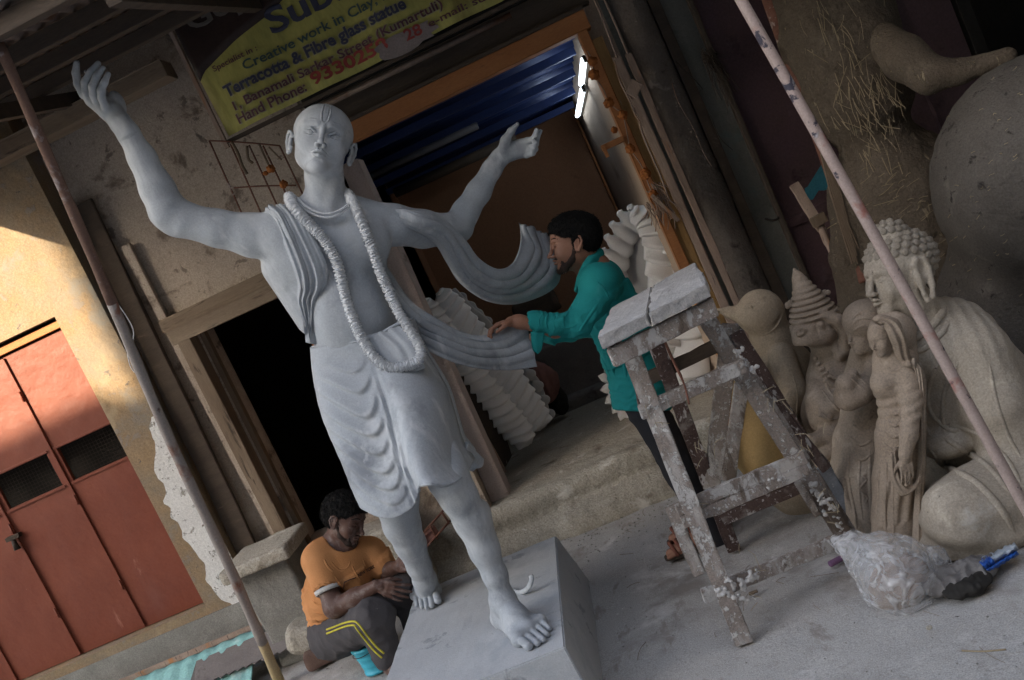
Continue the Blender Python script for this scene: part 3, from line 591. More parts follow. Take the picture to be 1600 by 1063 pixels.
# garland of dried marigolds
gl = thing('garland', 'dried orange marigold garland hanging on the ochre frame board', 'garland', at(950, 150, 5.15))
M_mari = mat('dried_marigold', [(.42, .15, .035), (.26, .08, .025)], 60, .9, .8, 80)
gp = [(918, 80), (926, 96), (928, 117), (944, 142), (951, 161), (962, 170), (973, 180), (980, 210), (985, 233), (1000, 255), (1008, 273), (1014, 290), (1020, 303), (1030, 325)]
tube('string', crs([at(*p, 5.16) for p in gp], 40), .003, M_pale_w, gl, 5)
def flower(px, r, parent, Y=5.14):
    F = Field(); cpos = at(*px, Y); rr = m_of(r, Y); F.ell(cpos, (rr, rr, rr*.9))
    for k in range(26):
        d = nrm(rng.normal(size=3)); F.ell(cpos+d*rr*.9, rr*.28, k=.002)
    fobj('flower', F, .0032, M_mari, parent)
for px, r in (((926, 96), 7), ((928, 117), 8), ((951, 161), 7.5), ((973, 180), 7.5), ((985, 233), 7.5), ((1009, 272), 8.5), ((1020, 304), 7), ((960, 203), 5)): flower(px, r, gl)
gs = []
for k in range(46):
    p = at(1020+random.uniform(-12, 26), 300+random.uniform(-15, 30), 5.14); d = V(random.uniform(-.05, .06), random.uniform(-.04, .01), random.uniform(-.16, -.03)); gs.append(tube_geo(crs([p, p+d*.5+V(.01, 0, 0), p+d], 4), .003, 4))
ss = thing('straw_bundle', 'bundle of dry straw and sticks tied below the marigold garland', 'straw', at(1035, 320, 5.14)); tag(link('straw', pym(*join(gs)), M_pale_w, ss), kind='stuff')
beam('stick', at(1018, 305, 5.12), at(1060, 345, 5.12), .02, .015, M_pale_w, ss)
sh = thing('shelf_bracket', 'small orange wooden shelf block sticking out beside the garland', 'shelf', at(957, 228, 5.3)); q = at(957, 226, 5.25)
box('shelf_board', (q[0]-.06, 5.15, q[2]-.012), (q[0]+.06, 5.32, q[2]+.018), M_orange_w, sh, .003); box('shelf_lip', (q[0]-.06, 5.14, q[2]-.05), (q[0]-.042, 5.149, q[2]+.018), M_orange_w, sh, .002)
# wire rack beside the statue's head
wr = thing('wire_rack', 'bent iron wire rack hanging under the banner corner', 'rack', at(390, 225, 5.0))
for a, b in (((327, 220), (395, 372)), ((360, 225), (425, 372)), ((389, 227), (444, 345)), ((411, 228), (462, 335)), ((437, 228), (474, 306)), ((327, 220), (437, 228)), ((361, 294), (462, 290))):
    P0, P1 = at(*a, 5.0), at(*b, 5.0); tube('rod', crs([P0, (P0+P1)/2+V(0, 0, .004), P1], 6), .0045, M_rust, wr, 6)
for k, (px, r) in enumerate((((423, 264), 6.5), ((443, 288), 6.5), ((415, 271), 4))): 
    fl = thing('dried_flower', ('upper withered orange marigold caught on the wire rack', 'lower withered orange marigold caught on the wire rack', 'smallest withered marigold caught on the wire rack')[k], 'flower', at(*px, 5.0), 'marigolds on the wire rack'); flower(px, r, fl, 4.98)
for k, pts in enumerate((((362, 222), (372, 240), (378, 258), (386, 272)), ((386, 228), (388, 248), (395, 255)), ((405, 225), (416, 250), (420, 258)), ((420, 230), (440, 250)))):
    tag(tube('twig', crs([at(*p, 4.97) for p in pts], 8), .009-.0015*k, M_wood_old, None, 5), ('thick bent', 'thin looped', 'pale straight', 'short slanting')[k]+' dry twig hanging from the wire rack', 'twig')

# houses across the street (behind the camera); they shade the yard
def house(x0, x1, y0, y1, h, m, label, n):
    t = thing('house', label, 'house', ((x0+x1)/2, y1, 0)); hol = []
    for i in range(n):
        xa = x0+(x1-x0)*(i+.3)/n
        for z in (1.0, 4.1): hol.append((xa, xa+.9, z, z+1.3))
    o = walls('wall', x0, x1, -.05, h, y1, y1-.25, hol, m, None, None, parent=t)
    box('wall', (x0, y0, -.05), (x0+.25, y1-.26, h), m, t, 0); box('wall', (x1-.25, y0, -.05), (x1, y1-.26, h), m, t, 0); box('wall', (x0+.26, y0, -.05), (x1-.26, y0+.25, h), m, t, 0)
    box('roof', (x0-.2, y0-.2, h+.002), (x1+.0, y1+.25, h+.15), M_conc, t, 0)
    for a in hol: box('window', (a[0], y1-.2, a[2]), (a[1], y1-.17, a[3]), M_dark, t, 0)
M_h = mat('street_plaster', [(.20, .17, .14), (.26, .23, .19)], .6, .9, .2, 20)
house(-24, -10.75, -13, -6, 6.75, M_h, 'low cream house across the street', 4)
house(-10.7, 6, -13, -6, 10.0, M_h, 'taller cream house across the street', 5)

house(6.1, 14, -13, 4.0, 13, M_h, 'unseen house added on the right to darken that side', 4)  # unseen block added to cut the sky light from the right
# ============================================================ figure helpers
def camframe(roll=0., pitch=0., yaw=0.):
    """head axes (columns: its left-right x, forward y, up z) for a head that faces the camera, then turned"""
    r, u, f = CM[0], CM[1], CM[2]; B = np.stack([r, -f, u], 1)      # local x -> picture right, y -> towards camera, z -> picture up
    def rot(a, ax):
        a = math.radians(a); c_, s_ = math.cos(a), math.sin(a)
        return np.array({'x': [[1, 0, 0], [0, c_, -s_], [0, s_, c_]], 'y': [[c_, 0, s_], [0, 1, 0], [-s_, 0, c_]], 'z': [[c_, -s_, 0], [s_, c_, 0], [0, 0, 1]]}[ax])
    return B @ rot(roll, 'y') @ rot(yaw, 'z') @ rot(pitch, 'x')
def head(F, c0, s, R, eyes='open', nose=1., lips=1., ears=1., brow=1., wide=1., earlen=1., depth=1., lid=1.):
    R = np.array(R); P = lambda x, y, z: np.array(c0)+R@(np.array([x*wide, y*depth, z])*s)
    E_ = lambda x, y, z, a, b, c_, k=.02, op='u', RR=None: F.ell(P(x, y, z), np.array([a*wide, b*depth, c_])*s, R if RR is None else R@RR, k*s, op)
    C_ = lambda p, q, ra, rb=None, k=.02, op='u': F.cone(P(*p), P(*q), ra*s, (ra if rb is None else rb)*s, k*s, op)
    def CH(pts, rad, k=.01, op='u'):
        rad = [rad]*len(pts) if np.isscalar(rad) else rad
        for i in range(len(pts)-1): C_(pts[i], pts[i+1], rad[i], rad[i+1], k, op)
    i0 = len(F.p)
    E_(0, -.07, .15, .35, .43, .345, .05); E_(0, .05, -.07, .285, .285, .335, .08); E_(0, .08, .08, .29, .26, .26, .08)
    C_((-.165, -.02, -.20), (-.05, .24, -.39), .085, .07, .10); C_((.165, -.02, -.20), (.05, .24, -.39), .085, .07, .10)
    E_(0, .27, -.395, .085, .085, .07, .07); E_(0, .25, -.23, .12, .10, .12, .08)
    for q in (-1, 1): E_(q*.160, .225, -.13, .11, .10, .13, .10)
    base = F.p[i0:]
    def dist(p):
        d = 1.
        for q in base:
            e = float(q[4](*[np.array(v_) for v_ in p])); k = q[2]; h_ = min(1, max(0, .5+.5*(d-e)/k)); d = d*(1-h_)+e*h_-k*h_*(1-h_)
        return d
    cache = {}
    def sy(x, z):
        key = (round(abs(x), 3), round(z, 3))
        if key not in cache:
            a, b = 0., .7
            for _ in range(14):
                m_ = (a+b)/2
                if dist(P(abs(x), m_, z)) < 0: a = m_
                else: b = m_
            cache[key] = a
        return cache[key]
    S = lambda x, dy, z: (x, sy(x, z)+dy, z)
    for q in (-1, 1):
        C_(S(q*.07, -.026, .095), S(q*.20, -.034, .085), .028, .026, .06)
        e = S(q*.142, .040, .004); E_(*e, .092, .072, .050, .045, 's')
        e = S(q*.138, -.100, -.010); E_(*e, .084, .084, .078, .003)
        up = [S(q*.058, -.040, -.028), S(q*.090, -.014, .002), S(q*.140, .004, .029), S(q*.196, -.006, .018), S(q*.250, -.034, -.018)]
        lo_ = [S(q*.054, -.030, -.034), S(q*.096, -.014, -.050), S(q*.142, -.006, -.058), S(q*.196, -.012, -.046), S(q*.248, -.034, -.021)]
        if eyes == 'closed': up = [(a, b-.004, z-.046*(1-abs(i-2)/2.3)) for i, (a, b, z) in enumerate(up)]; E_(*S(q*.138, -.058, .006), .072, .055, .034, .01)
        if eyes == 'half': up = [(a, b, z-.022*(1-abs(i-2)/2.3)) for i, (a, b, z) in enumerate(up)]; E_(*S(q*.138, -.052, .020), .070, .05, .022, .01)
        CH(up, [.009, .013, .014, .013, .008], .004); CH(lo_, [.006, .009, .010, .009, .006], .004)
        if eyes != 'closed':
            e = S(q*.138, -.022, -.012); E_(*e, .026, .012, .030, .002); E_(*S(q*.138, -.008, -.012), .012, .012, .013, .002, 's')
        CH([S(q*.085, -.022, .038), S(q*.115, -.014, .056), S(q*.150, -.012, .060), S(q*.20, -.020, .044), S(q*.24, -.03, .01)], .006, .010)
        if brow: CH([S(q*.048, -.010, .102), S(q*.10, -.002, .136), S(q*.165, -.002, .142), S(q*.255, -.014, .088)], [.008*brow, .012*brow, .012*brow, .006*brow], .006)
        # nose wings, nostrils
        E_(*S(q*.040, .040, -.166), .027*nose, .044, .026, .022); E_(*S(q*.024, .078, -.197), .014, .024, .014, .004, 's')
        E_(*S(q*.075, .012, -.17), .008, .012, .03, .01, 's')
        if ears:
            L = earlen; E_(q*.350, -.04, -.05, .022, .080, .125*L, .012)
            rim = [(q*.335, .035, .00), (q*.365, .03, .06), (q*.385, -.03, .088), (q*.398, -.085, .06), (q*.398, -.105, -.02), (q*.378, -.075, -.10*L), (q*.355, -.03, -.165*L), (q*.338, .005, -.16*L), (q*.33, .02, -.11*L)]
            CH(rim, [.014, .017, .019, .019, .018, .018, .025, .022, .014], .008); E_(q*.392, -.035, -.025, .026, .042, .062, .008, 's'); E_(q*.352, .02, -.035, .016, .016, .026, .008)
            CH([(q*.368, -.05, .045), (q*.378, -.062, -.01), (q*.368, -.04, -.075)], .010, .008)
    nz_ = [S(0, -.010, .075), S(0, .012, .0), S(0, .060, -.09), S(0, .105, -.148)]
    CH(nz_, [.030*nose, .024*nose, .027*nose, .033*nose], .022); E_(*S(0, .108, -.160), .034*nose, .032, .027, .010)
    # mouth
    z0 = -.262
    CH([S(-.100, -.008, z0+.004), S(-.055, .020, z0+.017), S(-.02, .034, z0+.027), S(0, .030, z0+.020), S(.02, .034, z0+.027), S(.055, .020, z0+.017), S(.100, -.008, z0+.004)], [.005, .015*lips, .020*lips, .018*lips, .020*lips, .015*lips, .005], .004)
    CH([S(-.085, -.010, z0-.012), S(-.045, .012, z0-.030), S(0, .022, z0-.036), S(.045, .012, z0-.030), S(.085, -.010, z0-.012)], [.005, .019*lips, .025*lips, .019*lips, .005], .005)
    CH([S(-.112, .002, z0+.008), S(-.055, .036, z0-.006), S(0, .052, z0-.001), S(.055, .036, z0-.006), S(.112, .002, z0+.008)], .0075, .003, 's')
    C_(S(0, .012, -.205), S(0, .028, -.228), .008, .010, .006, 's'); E_(*S(0, .018, -.335), .050, .020, .014, .03, 's')
    return (lambda x, y, z: P(x, y, z)), (lambda x, dy, z: P(*S(x, dy, z)))
def pxc(pts, Y=None):
    """[(px,py,r_px,Y)] -> points, radii in metres"""
    P, R = [], []
    for q in pts:
        y = q[3] if len(q) > 3 else Y; P.append(at(q[0], q[1], y)); R.append(m_of(q[2], y))
    return P, R
def chainpx(F, pts, Y=None, k=.02, op='u'):
    P, R = pxc(pts, Y); F.chain(P, R, k, op); return P
def surf_lines(obj, parent, m, lines, r=.006, depth=.4, name='fold', n=24):
    """raised ridges of cloth or clay that follow an object's surface"""
    cs_ = caster(obj); out = []
    for l in lines:
        rr_ = r
        if not isinstance(l[0], tuple): rr_, l = l[0], l[1:]
        P_ = [cs_(p[0], p[1], -rr_*depth) for p in crs([(a, b, 0) for a, b in l], n)[:, :2]]; P_ = [p for p in P_ if p is not None]
        if len(P_) < 6: continue
        P_ = np.array(P_); keep = [0]
        for i in range(1, len(P_)):
            if abs(P_[i][1]-P_[keep[-1]][1]) < .06: keep.append(i)
        P_ = P_[keep]
        if len(P_) < 6: continue
        P_[1:-1] = (P_[:-2]+P_[1:-1]*2+P_[2:])/4; k = len(P_); out.append(tube(name, P_, [rr_*min(1, i/5+.08, (k-1-i)/5+.08) for i in range(k)], m, parent, 8))
    return out
# ============================================================ the big grey statue
M_stat = mat('grey_primer', [(.33, .355, .375), (.43, .46, .485), (.37, .39, .415)], 3.2, .72, .22, 70, spots=[((.56, .58, .59), 3.5, .51, .14, (1, 1, .35)), ((.23, .245, .265), 4, .54, .12, (1, 1, .6)), ((.31, .33, .345), 12, .58, .14, (.5, 1, 1.5)), ((.56, .57, .58), 11, .58, .12, (1, 1, .3)), ((.60, .61, .62), 60, .68, .04)], bdist=.003, grain=.045, bump2=(22, .22, .006), spec=.35)
sx = thing('statue', 'big grey primed statue of a barefoot man with raised arms, shawl and long garland', 'statue', (-1.1, 3.75, .28))
F = Field(); KT = .05
# torso
chest = at(516, 395, 3.72)
ax_z = nrm(at(505, 330, 3.68)-at(575, 545, 3.74)); ax_x = nrm(at(620, 352, 3.80)-at(425, 352, 3.66)); ax_x = nrm(ax_x-ax_z*(ax_x@ax_z)); ax_y = np.cross(ax_z, ax_x); RT = np.stack([ax_x, ax_y, ax_z], 1)   # x picture right, y away from camera, z up the body
mT = lambda px: m_of(px, 3.72)
F.ell(at(516, 392, 3.74), (mT(93), .125, mT(72)), RT, KT); F.ell(at(538, 455, 3.74), (mT(76), .115, mT(80)), RT, KT)
F.ell(at(560, 520, 3.74), (mT(72), .112, mT(70)), RT, KT); F.ell(at(578, 580, 3.74), (mT(82), .125, mT(60)), RT, KT)
F.ell(at(478, 378, 3.665), (mT(50), .06, mT(40)), RT, .07); F.ell(at(565, 382, 3.68), (mT(46), .06, mT(40)), RT, .07)   # chest plates
F.ell(at(555, 500, 3.66), (mT(46), .05, mT(55)), RT, .08)     # belly
F.ell(at(437, 372, 3.68), (mT(38), .085, mT(40)), RT, .03); F.ell(at(618, 352, 3.80), (mT(30), .08, mT(31)), RT, .03)
F.cone(at(455, 345, 3.72), at(500, 322, 3.72), .065, .06, k=.05); F.cone(at(590, 342, 3.76), at(525, 322, 3.73), .062, .06, k=.05)
F.cone(at(440, 418, 3.72), at(485, 500, 3.74), .075, .055, k=.05)
# neck
F.cone(at(511, 342, 3.72), at(506, 262, 3.73), mT(32), mT(30), k=.035); F.cone(at(488, 275, 3.70), at(508, 335, 3.645), .018, .013, k=.03); F.cone(at(528, 278, 3.70), at(514, 336, 3.645), .016, .012, k=.03)
F.cone(at(507, 338, 3.64), at(455, 345, 3.66), .017, .014, k=.025); F.cone(at(520, 338, 3.645), at(590, 348, 3.70), .016, .013, k=.025)
# head
RH = camframe(roll=9.5, pitch=13, yaw=-11); hc = at(502.5, 225, 3.70); hs = m_of(131, 3.7)
PH, PS = head(F, hc, hs, RH, nose=1.0, lips=1.05, wide=1.02, earlen=1.05)
# forehead mark
for q in (-1, 1): F.chain([PS(q*.040, .003, .40), PS(q*.046, .003, .32), PS(q*.048, .004, .22), PS(q*.036, .004, .135), PS(q*.015, .004, .105), PS(0, .004, .10)], .0075*hs, .003*hs)
for q in (-1, 1): F.chain([PS(q*.030, .0, .40), PS(q*.034, .0, .32), PS(q*.034, .0, .22), PS(q*.022, .0, .14), PS(0, .0, .125)], .006*hs, .003*hs, 's')
# right arm (picture left)
chainpx(F, [(437, 368, 38, 3.68), (395, 368, 34, 3.67), (340, 357, 29, 3.64), (292, 345, 28, 3.62)], k=.022)
chainpx(F, [(286, 342, 27, 3.62), (263, 330, 29, 3.61), (246, 296, 26.5, 3.60), (222, 247, 21, 3.59), (200, 208, 16.5, 3.58), (189, 190, 15, 3.58)], k=.022)
F.ell(at(271, 350, 3.63), (.04, .05, .045), k=.03)
# its hand
hpx = lambda x, y: (100+x/7.59, 80+y/7.59)
def fing(pts, r, Ys, k=.004):
    P = [at(*hpx(*p), y) for p, y in zip(pts, Ys)]; F.chain(P, [m_of(q/7.59, 3.58) for q in r], k)
F.chain([at(*hpx(650, 850), 3.58), at(*hpx(560, 720), 3.59), at(*hpx(430, 640), 3.60), at(*hpx(330, 560), 3.60)], [m_of(15, 3.58), m_of(14, 3.6), m_of(11, 3.6), m_of(8.5, 3.6)], .02)
F.chain([at(*hpx(620, 760), 3.60), at(*hpx(450, 640), 3.61), at(*hpx(300, 520), 3.61)], [m_of(14, 3.6), m_of(10, 3.6), m_of(7, 3.6)], .02)
F.chain([at(*hpx(480, 730), 3.57), at(*hpx(330, 590), 3.58), at(*hpx(215, 480), 3.59)], [m_of(9, 3.6), m_of(8, 3.6), m_of(6.5, 3.6)], .015)
F.ell(at(*hpx(630, 620), 3.625), (m_of(12, 3.6), .03, m_of(21, 3.6)), camframe(roll=-24), k=.015)
fing([(230, 520), (165, 390), (140, 260), (150, 145)], [50, 50, 46, 36], [3.59, 3.58, 3.575, 3.575])
fing([(300, 600), (255, 480), (250, 370), (320, 245), (405, 150)], [46, 46, 48, 42, 34], [3.58, 3.565, 3.555, 3.55, 3.56])
fing([(400, 640), (350, 520), (340, 420), (390, 300), (462, 205)], [46, 48, 50, 44, 33], [3.57, 3.55, 3.54, 3.535, 3.545])
fing([(500, 690), (450, 560), (440, 470), (480, 370), (523, 275)], [48, 48, 46, 42, 32], [3.56, 3.54, 3.53, 3.53, 3.54])
fing([(520, 560), (420, 420), (300, 290), (258, 245)], [50, 44, 34, 22], [3.63, 3.64, 3.64, 3.64])
# left arm (picture right)
chainpx(F, [(618, 352, 32, 3.80), (660, 358, 29, 3.90), (700, 360, 25, 3.99), (716, 357, 22, 4.02)], k=.022)
chainpx(F, [(716, 354, 23, 4.02), (727, 332, 20.5, 4.04), (748, 300, 18.5, 4.07), (769, 264, 14.5, 4.10), (780, 247, 13, 4.11)], k=.022)
hp2 = lambda x, y: (740+x/8.857, 170+y/8.857)
def fing2(pts, r, Ys, k=.005):
    F.chain([at(*hp2(*p), y) for p, y in zip(pts, Ys)], [m_of(q/8.857, 4.1) for q in r], k)
fing2([(360, 690), (440, 620), (520, 570)], [115, 110, 80], [4.11, 4.11, 4.11], .02)
fing2([(560, 520), (740, 470)], [85, 68], [4.11, 4.10], .02); fing2([(560, 620), (760, 590)], [90, 75], [4.11, 4.10], .02)
fing2([(400, 600), (440, 440), (520, 310), (606, 215)], [85, 62, 46, 27], [4.09, 4.08, 4.075, 4.07], .012)
fing2([(740, 450), (815, 430), (855, 370), (872, 295)], [55, 44, 36, 30], [4.09, 4.06, 4.04, 4.03])
fing2([(750, 510), (860, 490), (885, 390), (930, 308)], [52, 42, 34, 26], [4.10, 4.07, 4.06, 4.05])
fing2([(750, 580), (850, 560), (850, 480), (820, 440)], [52, 42, 34, 26], [4.10, 4.05, 4.02, 4.03])
fing2([(730, 640), (820, 615), (835, 540), (790, 520)], [50, 38, 32, 24], [4.10, 4.05, 4.02, 4.03])
# legs
P_ = chainpx(F, [(652, 650, 44, 3.64), (692, 725, 34, 3.51), (701, 748, 33.5, 3.47), (716, 775, 30.5, 3.47), (737, 812, 29, 3.50), (757, 860, 24, 3.51), (774, 900, 19.5, 3.51), (784, 928, 16.5, 3.505)], k=.025)
F.ell(at(701, 746, 3.425), (.045, .04, .045), k=.03); F.cone(at(745, 800, 3.56), at(760, 850, 3.54), .05, .03, k=.04)
P_ = chainpx(F, [(575, 660, 56, 3.80), (610, 745, 42, 3.88), (618, 778, 37, 3.92), (628, 820, 30, 3.98), (641, 850, 25, 4.03), (655, 885, 19.5, 4.09), (662, 902, 16.5, 4.12)], k=.025)
F.ell(at(612, 765, 3.86), (.05, .04, .055), k=.03); F.cone(at(632, 815, 4.04), at(640, 845, 4.06), .045, .03, k=.04)
# feet
ZB = .283
def foot(heel, ankle, ball_i, ball_o, toes, inner):
    """all given on the plinth top; toes: list of (px, r px)"""
    F.chain([ankle, (ankle+heel)/2+V(0, 0, .0), heel+V(0, 0, .032)], [.046, .044, .036], .03)
    mid = (ball_i+ball_o)/2
    F.chain([ankle+V(0, 0, -.01), (ankle*.55+mid*.45)+V(0, 0, -.004), mid+V(0, 0, .026)], [.046, .042, .026], .03)
    F.chain([heel+V(0, 0, .03), ball_i+V(0, 0, .024)], [.034, .024], .03); F.chain([heel+V(0, 0, .03), ball_o+V(0, 0, .022)], [.034, .021], .03)
    F.chain([ball_i+V(0, 0, .024), ball_o+V(0, 0, .021)], [.025, .021], .02)
    for i, (t, r) in enumerate(toes):
        b = ball_i*(1-i/4)+ball_o*(i/4); b = b+V(0, 0, .022); t = t+V(0, 0, r); m_ = (b+t)/2+V(0, 0, .006)
        F.chain([b, m_, t], [r*1.05, r*.92, r], .004)
        d = nrm(t-b); F.ell(t+V(0, 0, r*.55)+d*r*.25, (r*.62, r*.62, r*.4), k=.002)
g_ = lambda x, y: atz(x, y, ZB)
foot(g_(789, 975), at(785, 938, 3.50), g_(815, 1008), g_(848, 978), [(g_(829, 1016), .0165), (g_(842, 1010), .0125), (g_(851, 1004), .0118), (g_(857, 996), .011), (g_(860, 987), .0105)], 0)
foot(g_(664, 922)+V(0, .06, 0), at(663, 905, 4.13), g_(684, 930), g_(652, 937), [(g_(687, 944), .0165), (g_(677, 950), .0125), (g_(669, 953), .0118), (g_(661, 952), .011), (g_(653, 949), .0105)], 0)
F.disp((-2, 3, .27), (0, 4.6, .4), lambda x, y, z, d: np.maximum(d, .281-z))
sb_ = fobj('body', F, .0060, M_stat, sx, fine=[around(hc, (.16, .19, .20)), around(at(150, 140, 3.58), (.14, .12, .16)), around(at(800, 225, 4.07), (.13, .12, .12)), around(atz(830, 1000, .31), (.13, .16, .05)), around(atz(668, 935, .31), (.09, .13, .05))], hf=.0026)
# ---------- dhoti: an elliptical tube around the legs with hanging folds
prof = [  # left edge px, right edge px, y centre, half depth
    ((488, 541), (646, 500), 3.735, .130), ((491, 568), (664, 545), 3.73, .155), ((497, 600), (680, 572), 3.715, .185), ((508, 640), (700, 608), 3.70, .215),
    ((524, 676), (713, 650), 3.69, .24), ((542, 712), (724, 688), 3.68, .265), ((556, 745), (737, 708), 3.675, .285), ((569, 772), (742, 716), 3.67, .295)]
rows = 90; cols_ = 180; L_ = crs([at(a[0], a[1], q[2]) for q in prof for a in (q[0],)], rows); R_ = crs([at(q[1][0], q[1][1], q[2]) for q in prof], rows); HD = crs([[q[3]] for q in prof], rows)[:, 0]
P = np.zeros((rows, cols_, 3)); dzv = nrm(at(640, 770, 3.7)-at(570, 545, 3.7))
for i in range(rows):
    v = i/(rows-1)
    for j in range(cols_):
        a = 2*math.pi*j/cols_; ca, sa = math.cos(a), math.sin(a)            # a=0 right edge, pi left edge, 3pi/2 front
        cen = (L_[i]+R_[i])/2; hx = (R_[i]-L_[i])/2; p = cen+hx*ca+V(0, 1, 0)*HD[i]*math.copysign(abs(sa)**.62, sa)
        s_ = (ca+1)/2; front = max(0, -sa)
        # swags: catenary folds from the left hip to the pleat at s=.62
        if front > 0:
            xx = s_/.60; tt = min(1, max(0, xx)); sag = .34*tt**1.15*(1-tt**5)-.02*tt
            q_ = v-sag*(.35+.65*min(1, v*2.2))+.03*nv(v, 3, s_)
            ph = q_*10.5; fr_ = ph-math.floor(ph); idn = math.floor(ph); am = .65+.7*(nv(idn*7.3, 1.7)+.5)
            env = (math.sin(math.pi*min(1, tt*.93+.03))**.8)*min(1, max(0, v-.04)*4)*min(1, (1-v)*5)*front**.4*(1/(1+math.exp((xx-1.0)*22)))
            w = (fr_**1.3 if fr_ < .80 else .748*(1-fr_)/.20)-.36; d_ = .024*env*w*am
            e2 = math.exp(-((s_-.60)/.05)**2); d_ += .012*e2*min(1, max(0, v-.08)*3)*math.sin((s_-.60-.03*math.sin(v*5))*95)*(front**.5)*(.3+v)
            e3 = 1/(1+math.exp(-(s_-.66)*30)); d_ += .085*e3*front**.5*min(1, v*1.6)+.075*math.exp(-((s_-.86)/.16)**2)*v**2*front**.3       # thigh pushing forward
            p = p+V(0, -1, 0)*d_*1.25
        else: p = p+V(0, 1, 0)*.012*math.sin(a*9+v*3)*v
        P[i, j] = p
# hem shape: lift over the front knee, drop between
hem = crs([[0], [.01], [.035], [.05], [.045], [0.02], [-.055], [-.07], [-.03], [0]], 100)[:, 0]
for i in range(rows):
    v = i/(rows-1); w = v**5
    for j in range(cols_):
        a = 2*math.pi*j/cols_; s_ = (math.cos(a)+1)/2
        if math.sin(a) < .2: P[i, j] += dzv*hem[int(s_*99)]*w
P = np.concatenate([P, P[:, :1]], 1)
v_, f_ = solid_grid(P, .010); me = fixn(pym(v_, f_)); o = link('dhoti', me, M_stat, sx, True)
# waist cloth panel over the belly and waistband
def ribbon(name, left, right, Ys, m, parent, n=90, w=26, folds=(), th=.012, bulge=.0, curl=0.):
    """cloth between two edge lines given in photo pixels with depths"""
    A_ = crs([at(p[0], p[1], y) for p, y in zip(left, Ys)], n); B_ = crs([at(p[0], p[1], y+(curl if np.isscalar(curl) else curl[i])) for i, (p, y) in enumerate(zip(right, Ys))], n); P = np.zeros((n, w, 3)); T_ = np.gradient((A_+B_)/2, axis=0)
    for i in range(n):
        e = B_[i]-A_[i]; N = nrm(np.cross(T_[i], e)); 
        if N[1] > 0: N = -N
        t = i/(n-1)
        for j in range(w):
            s_ = j/(w-1); d_ = bulge*math.sin(math.pi*s_)
            for q_i, (s0, wd, am, f) in enumerate(folds): d_ += am*(.55+.9*(nv(t*3.2+q_i*5.7, 1.1, s0)+.5))*math.exp(-((s_-s0-f*math.sin(t*3.1)-.10*nv(t*2.6, 1.2, q_i*3.3))/(wd*(.8+.6*(nv(t*4+q_i, 1.3)+.5))))**2)
            P[i, j] = A_[i]+e*s_+N*d_
    v, f = solid_grid(P, th); return link(name, fixn(pym(v, f)), m, parent, True)
fs = [(.12, .05, .014, .03), (.3, .05, .020, .04), (.47, .045, .012, .05), (.62, .05, .018, .05), (.8, .05, .012, .03), (.93, .03, .008, 0)]
ribbon('waist_cloth', [(572, 530), (585, 560), (600, 582), (622, 590)], [(622, 508), (645, 528), (660, 552), (664, 575)], [3.60, 3.575, 3.56, 3.56], M_stat, sx, 50, 30, [(.2, .1, .010, .1), (.5, .08, .012, .1), (.75, .08, .01, .1)], .02, .004)
tube('waist_hem', crs([at(*p, y) for p, y in (((488, 543), 3.70), ((515, 540), 3.625), ((560, 533), 3.60), ((585, 526), 3.595), ((622, 506), 3.60), ((645, 498), 3.64))], 30), .006, M_stat, sx, 8)
# shawl over the right shoulder, hanging on the chest
ribbon('shoulder_drape', [(411, 332), (430, 350), (445, 385), (458, 420), (465, 445), (464, 470), (476, 502), (488, 532)], [(462, 318), (478, 345), (498, 385), (511, 415), (511, 440), (501, 465), (495, 500), (491, 534)], [3.66, 3.605, 3.585, 3.585, 3.60, 3.63, 3.655, 3.675], M_stat, sx, 90, 34, fs, .018, .008)
# flying shawl: upper loop over the left arm, out and curling up at the end
ribbon('flying_shawl', [(622, 340), (650, 334), (690, 344), (722, 372), (745, 402), (775, 420), (800, 412), (813, 380), (812, 350)],
       [(618, 350), (640, 351), (678, 375), (700, 408), (722, 440), (765, 468), (815, 470), (870, 440), (860, 372)],
       [3.83, 3.755, 3.84, 3.91, 3.98, 4.06, 4.17, 4.27, 4.33], M_stat, sx, 120, 36, [(.15, .06, .018, .05), (.35, .06, .024, .06), (.55, .06, .016, .04), (.72, .06, .022, .03), (.9, .05, .012, 0)], .014, .018, curl=[0, 0, 0, .02, .04, .06, .08, .06, .0])
# lower shawl: from behind the torso to the man's hand
ribbon('trailing_shawl', [(605, 420), (640, 470), (680, 500), (715, 520), (750, 527), (785, 516), (812, 492)],
       [(612, 470), (650, 530), (690, 558), (720, 570), (755, 576), (795, 577), (838, 572)],
       [3.88, 3.86, 3.86, 3.90, 3.96, 4.02, 4.06], M_stat, sx, 110, 34, [(.12, .06, .012, .05), (.3, .07, .020, .06), (.5, .06, .014, .06), (.7, .06, .010, .03)], .014, .012, curl=[0, -.02, -.03, -.03, -.02, 0, 0])
# back hem flap
ribbon('hem_flap', [(728, 690), (742, 706), (753, 716)], [(716, 712), (732, 733), (742, 728)], [3.66, 3.72, 3.76], M_stat, sx, 20, 12, [(.5, .2, .01, 0)], .012, .004)
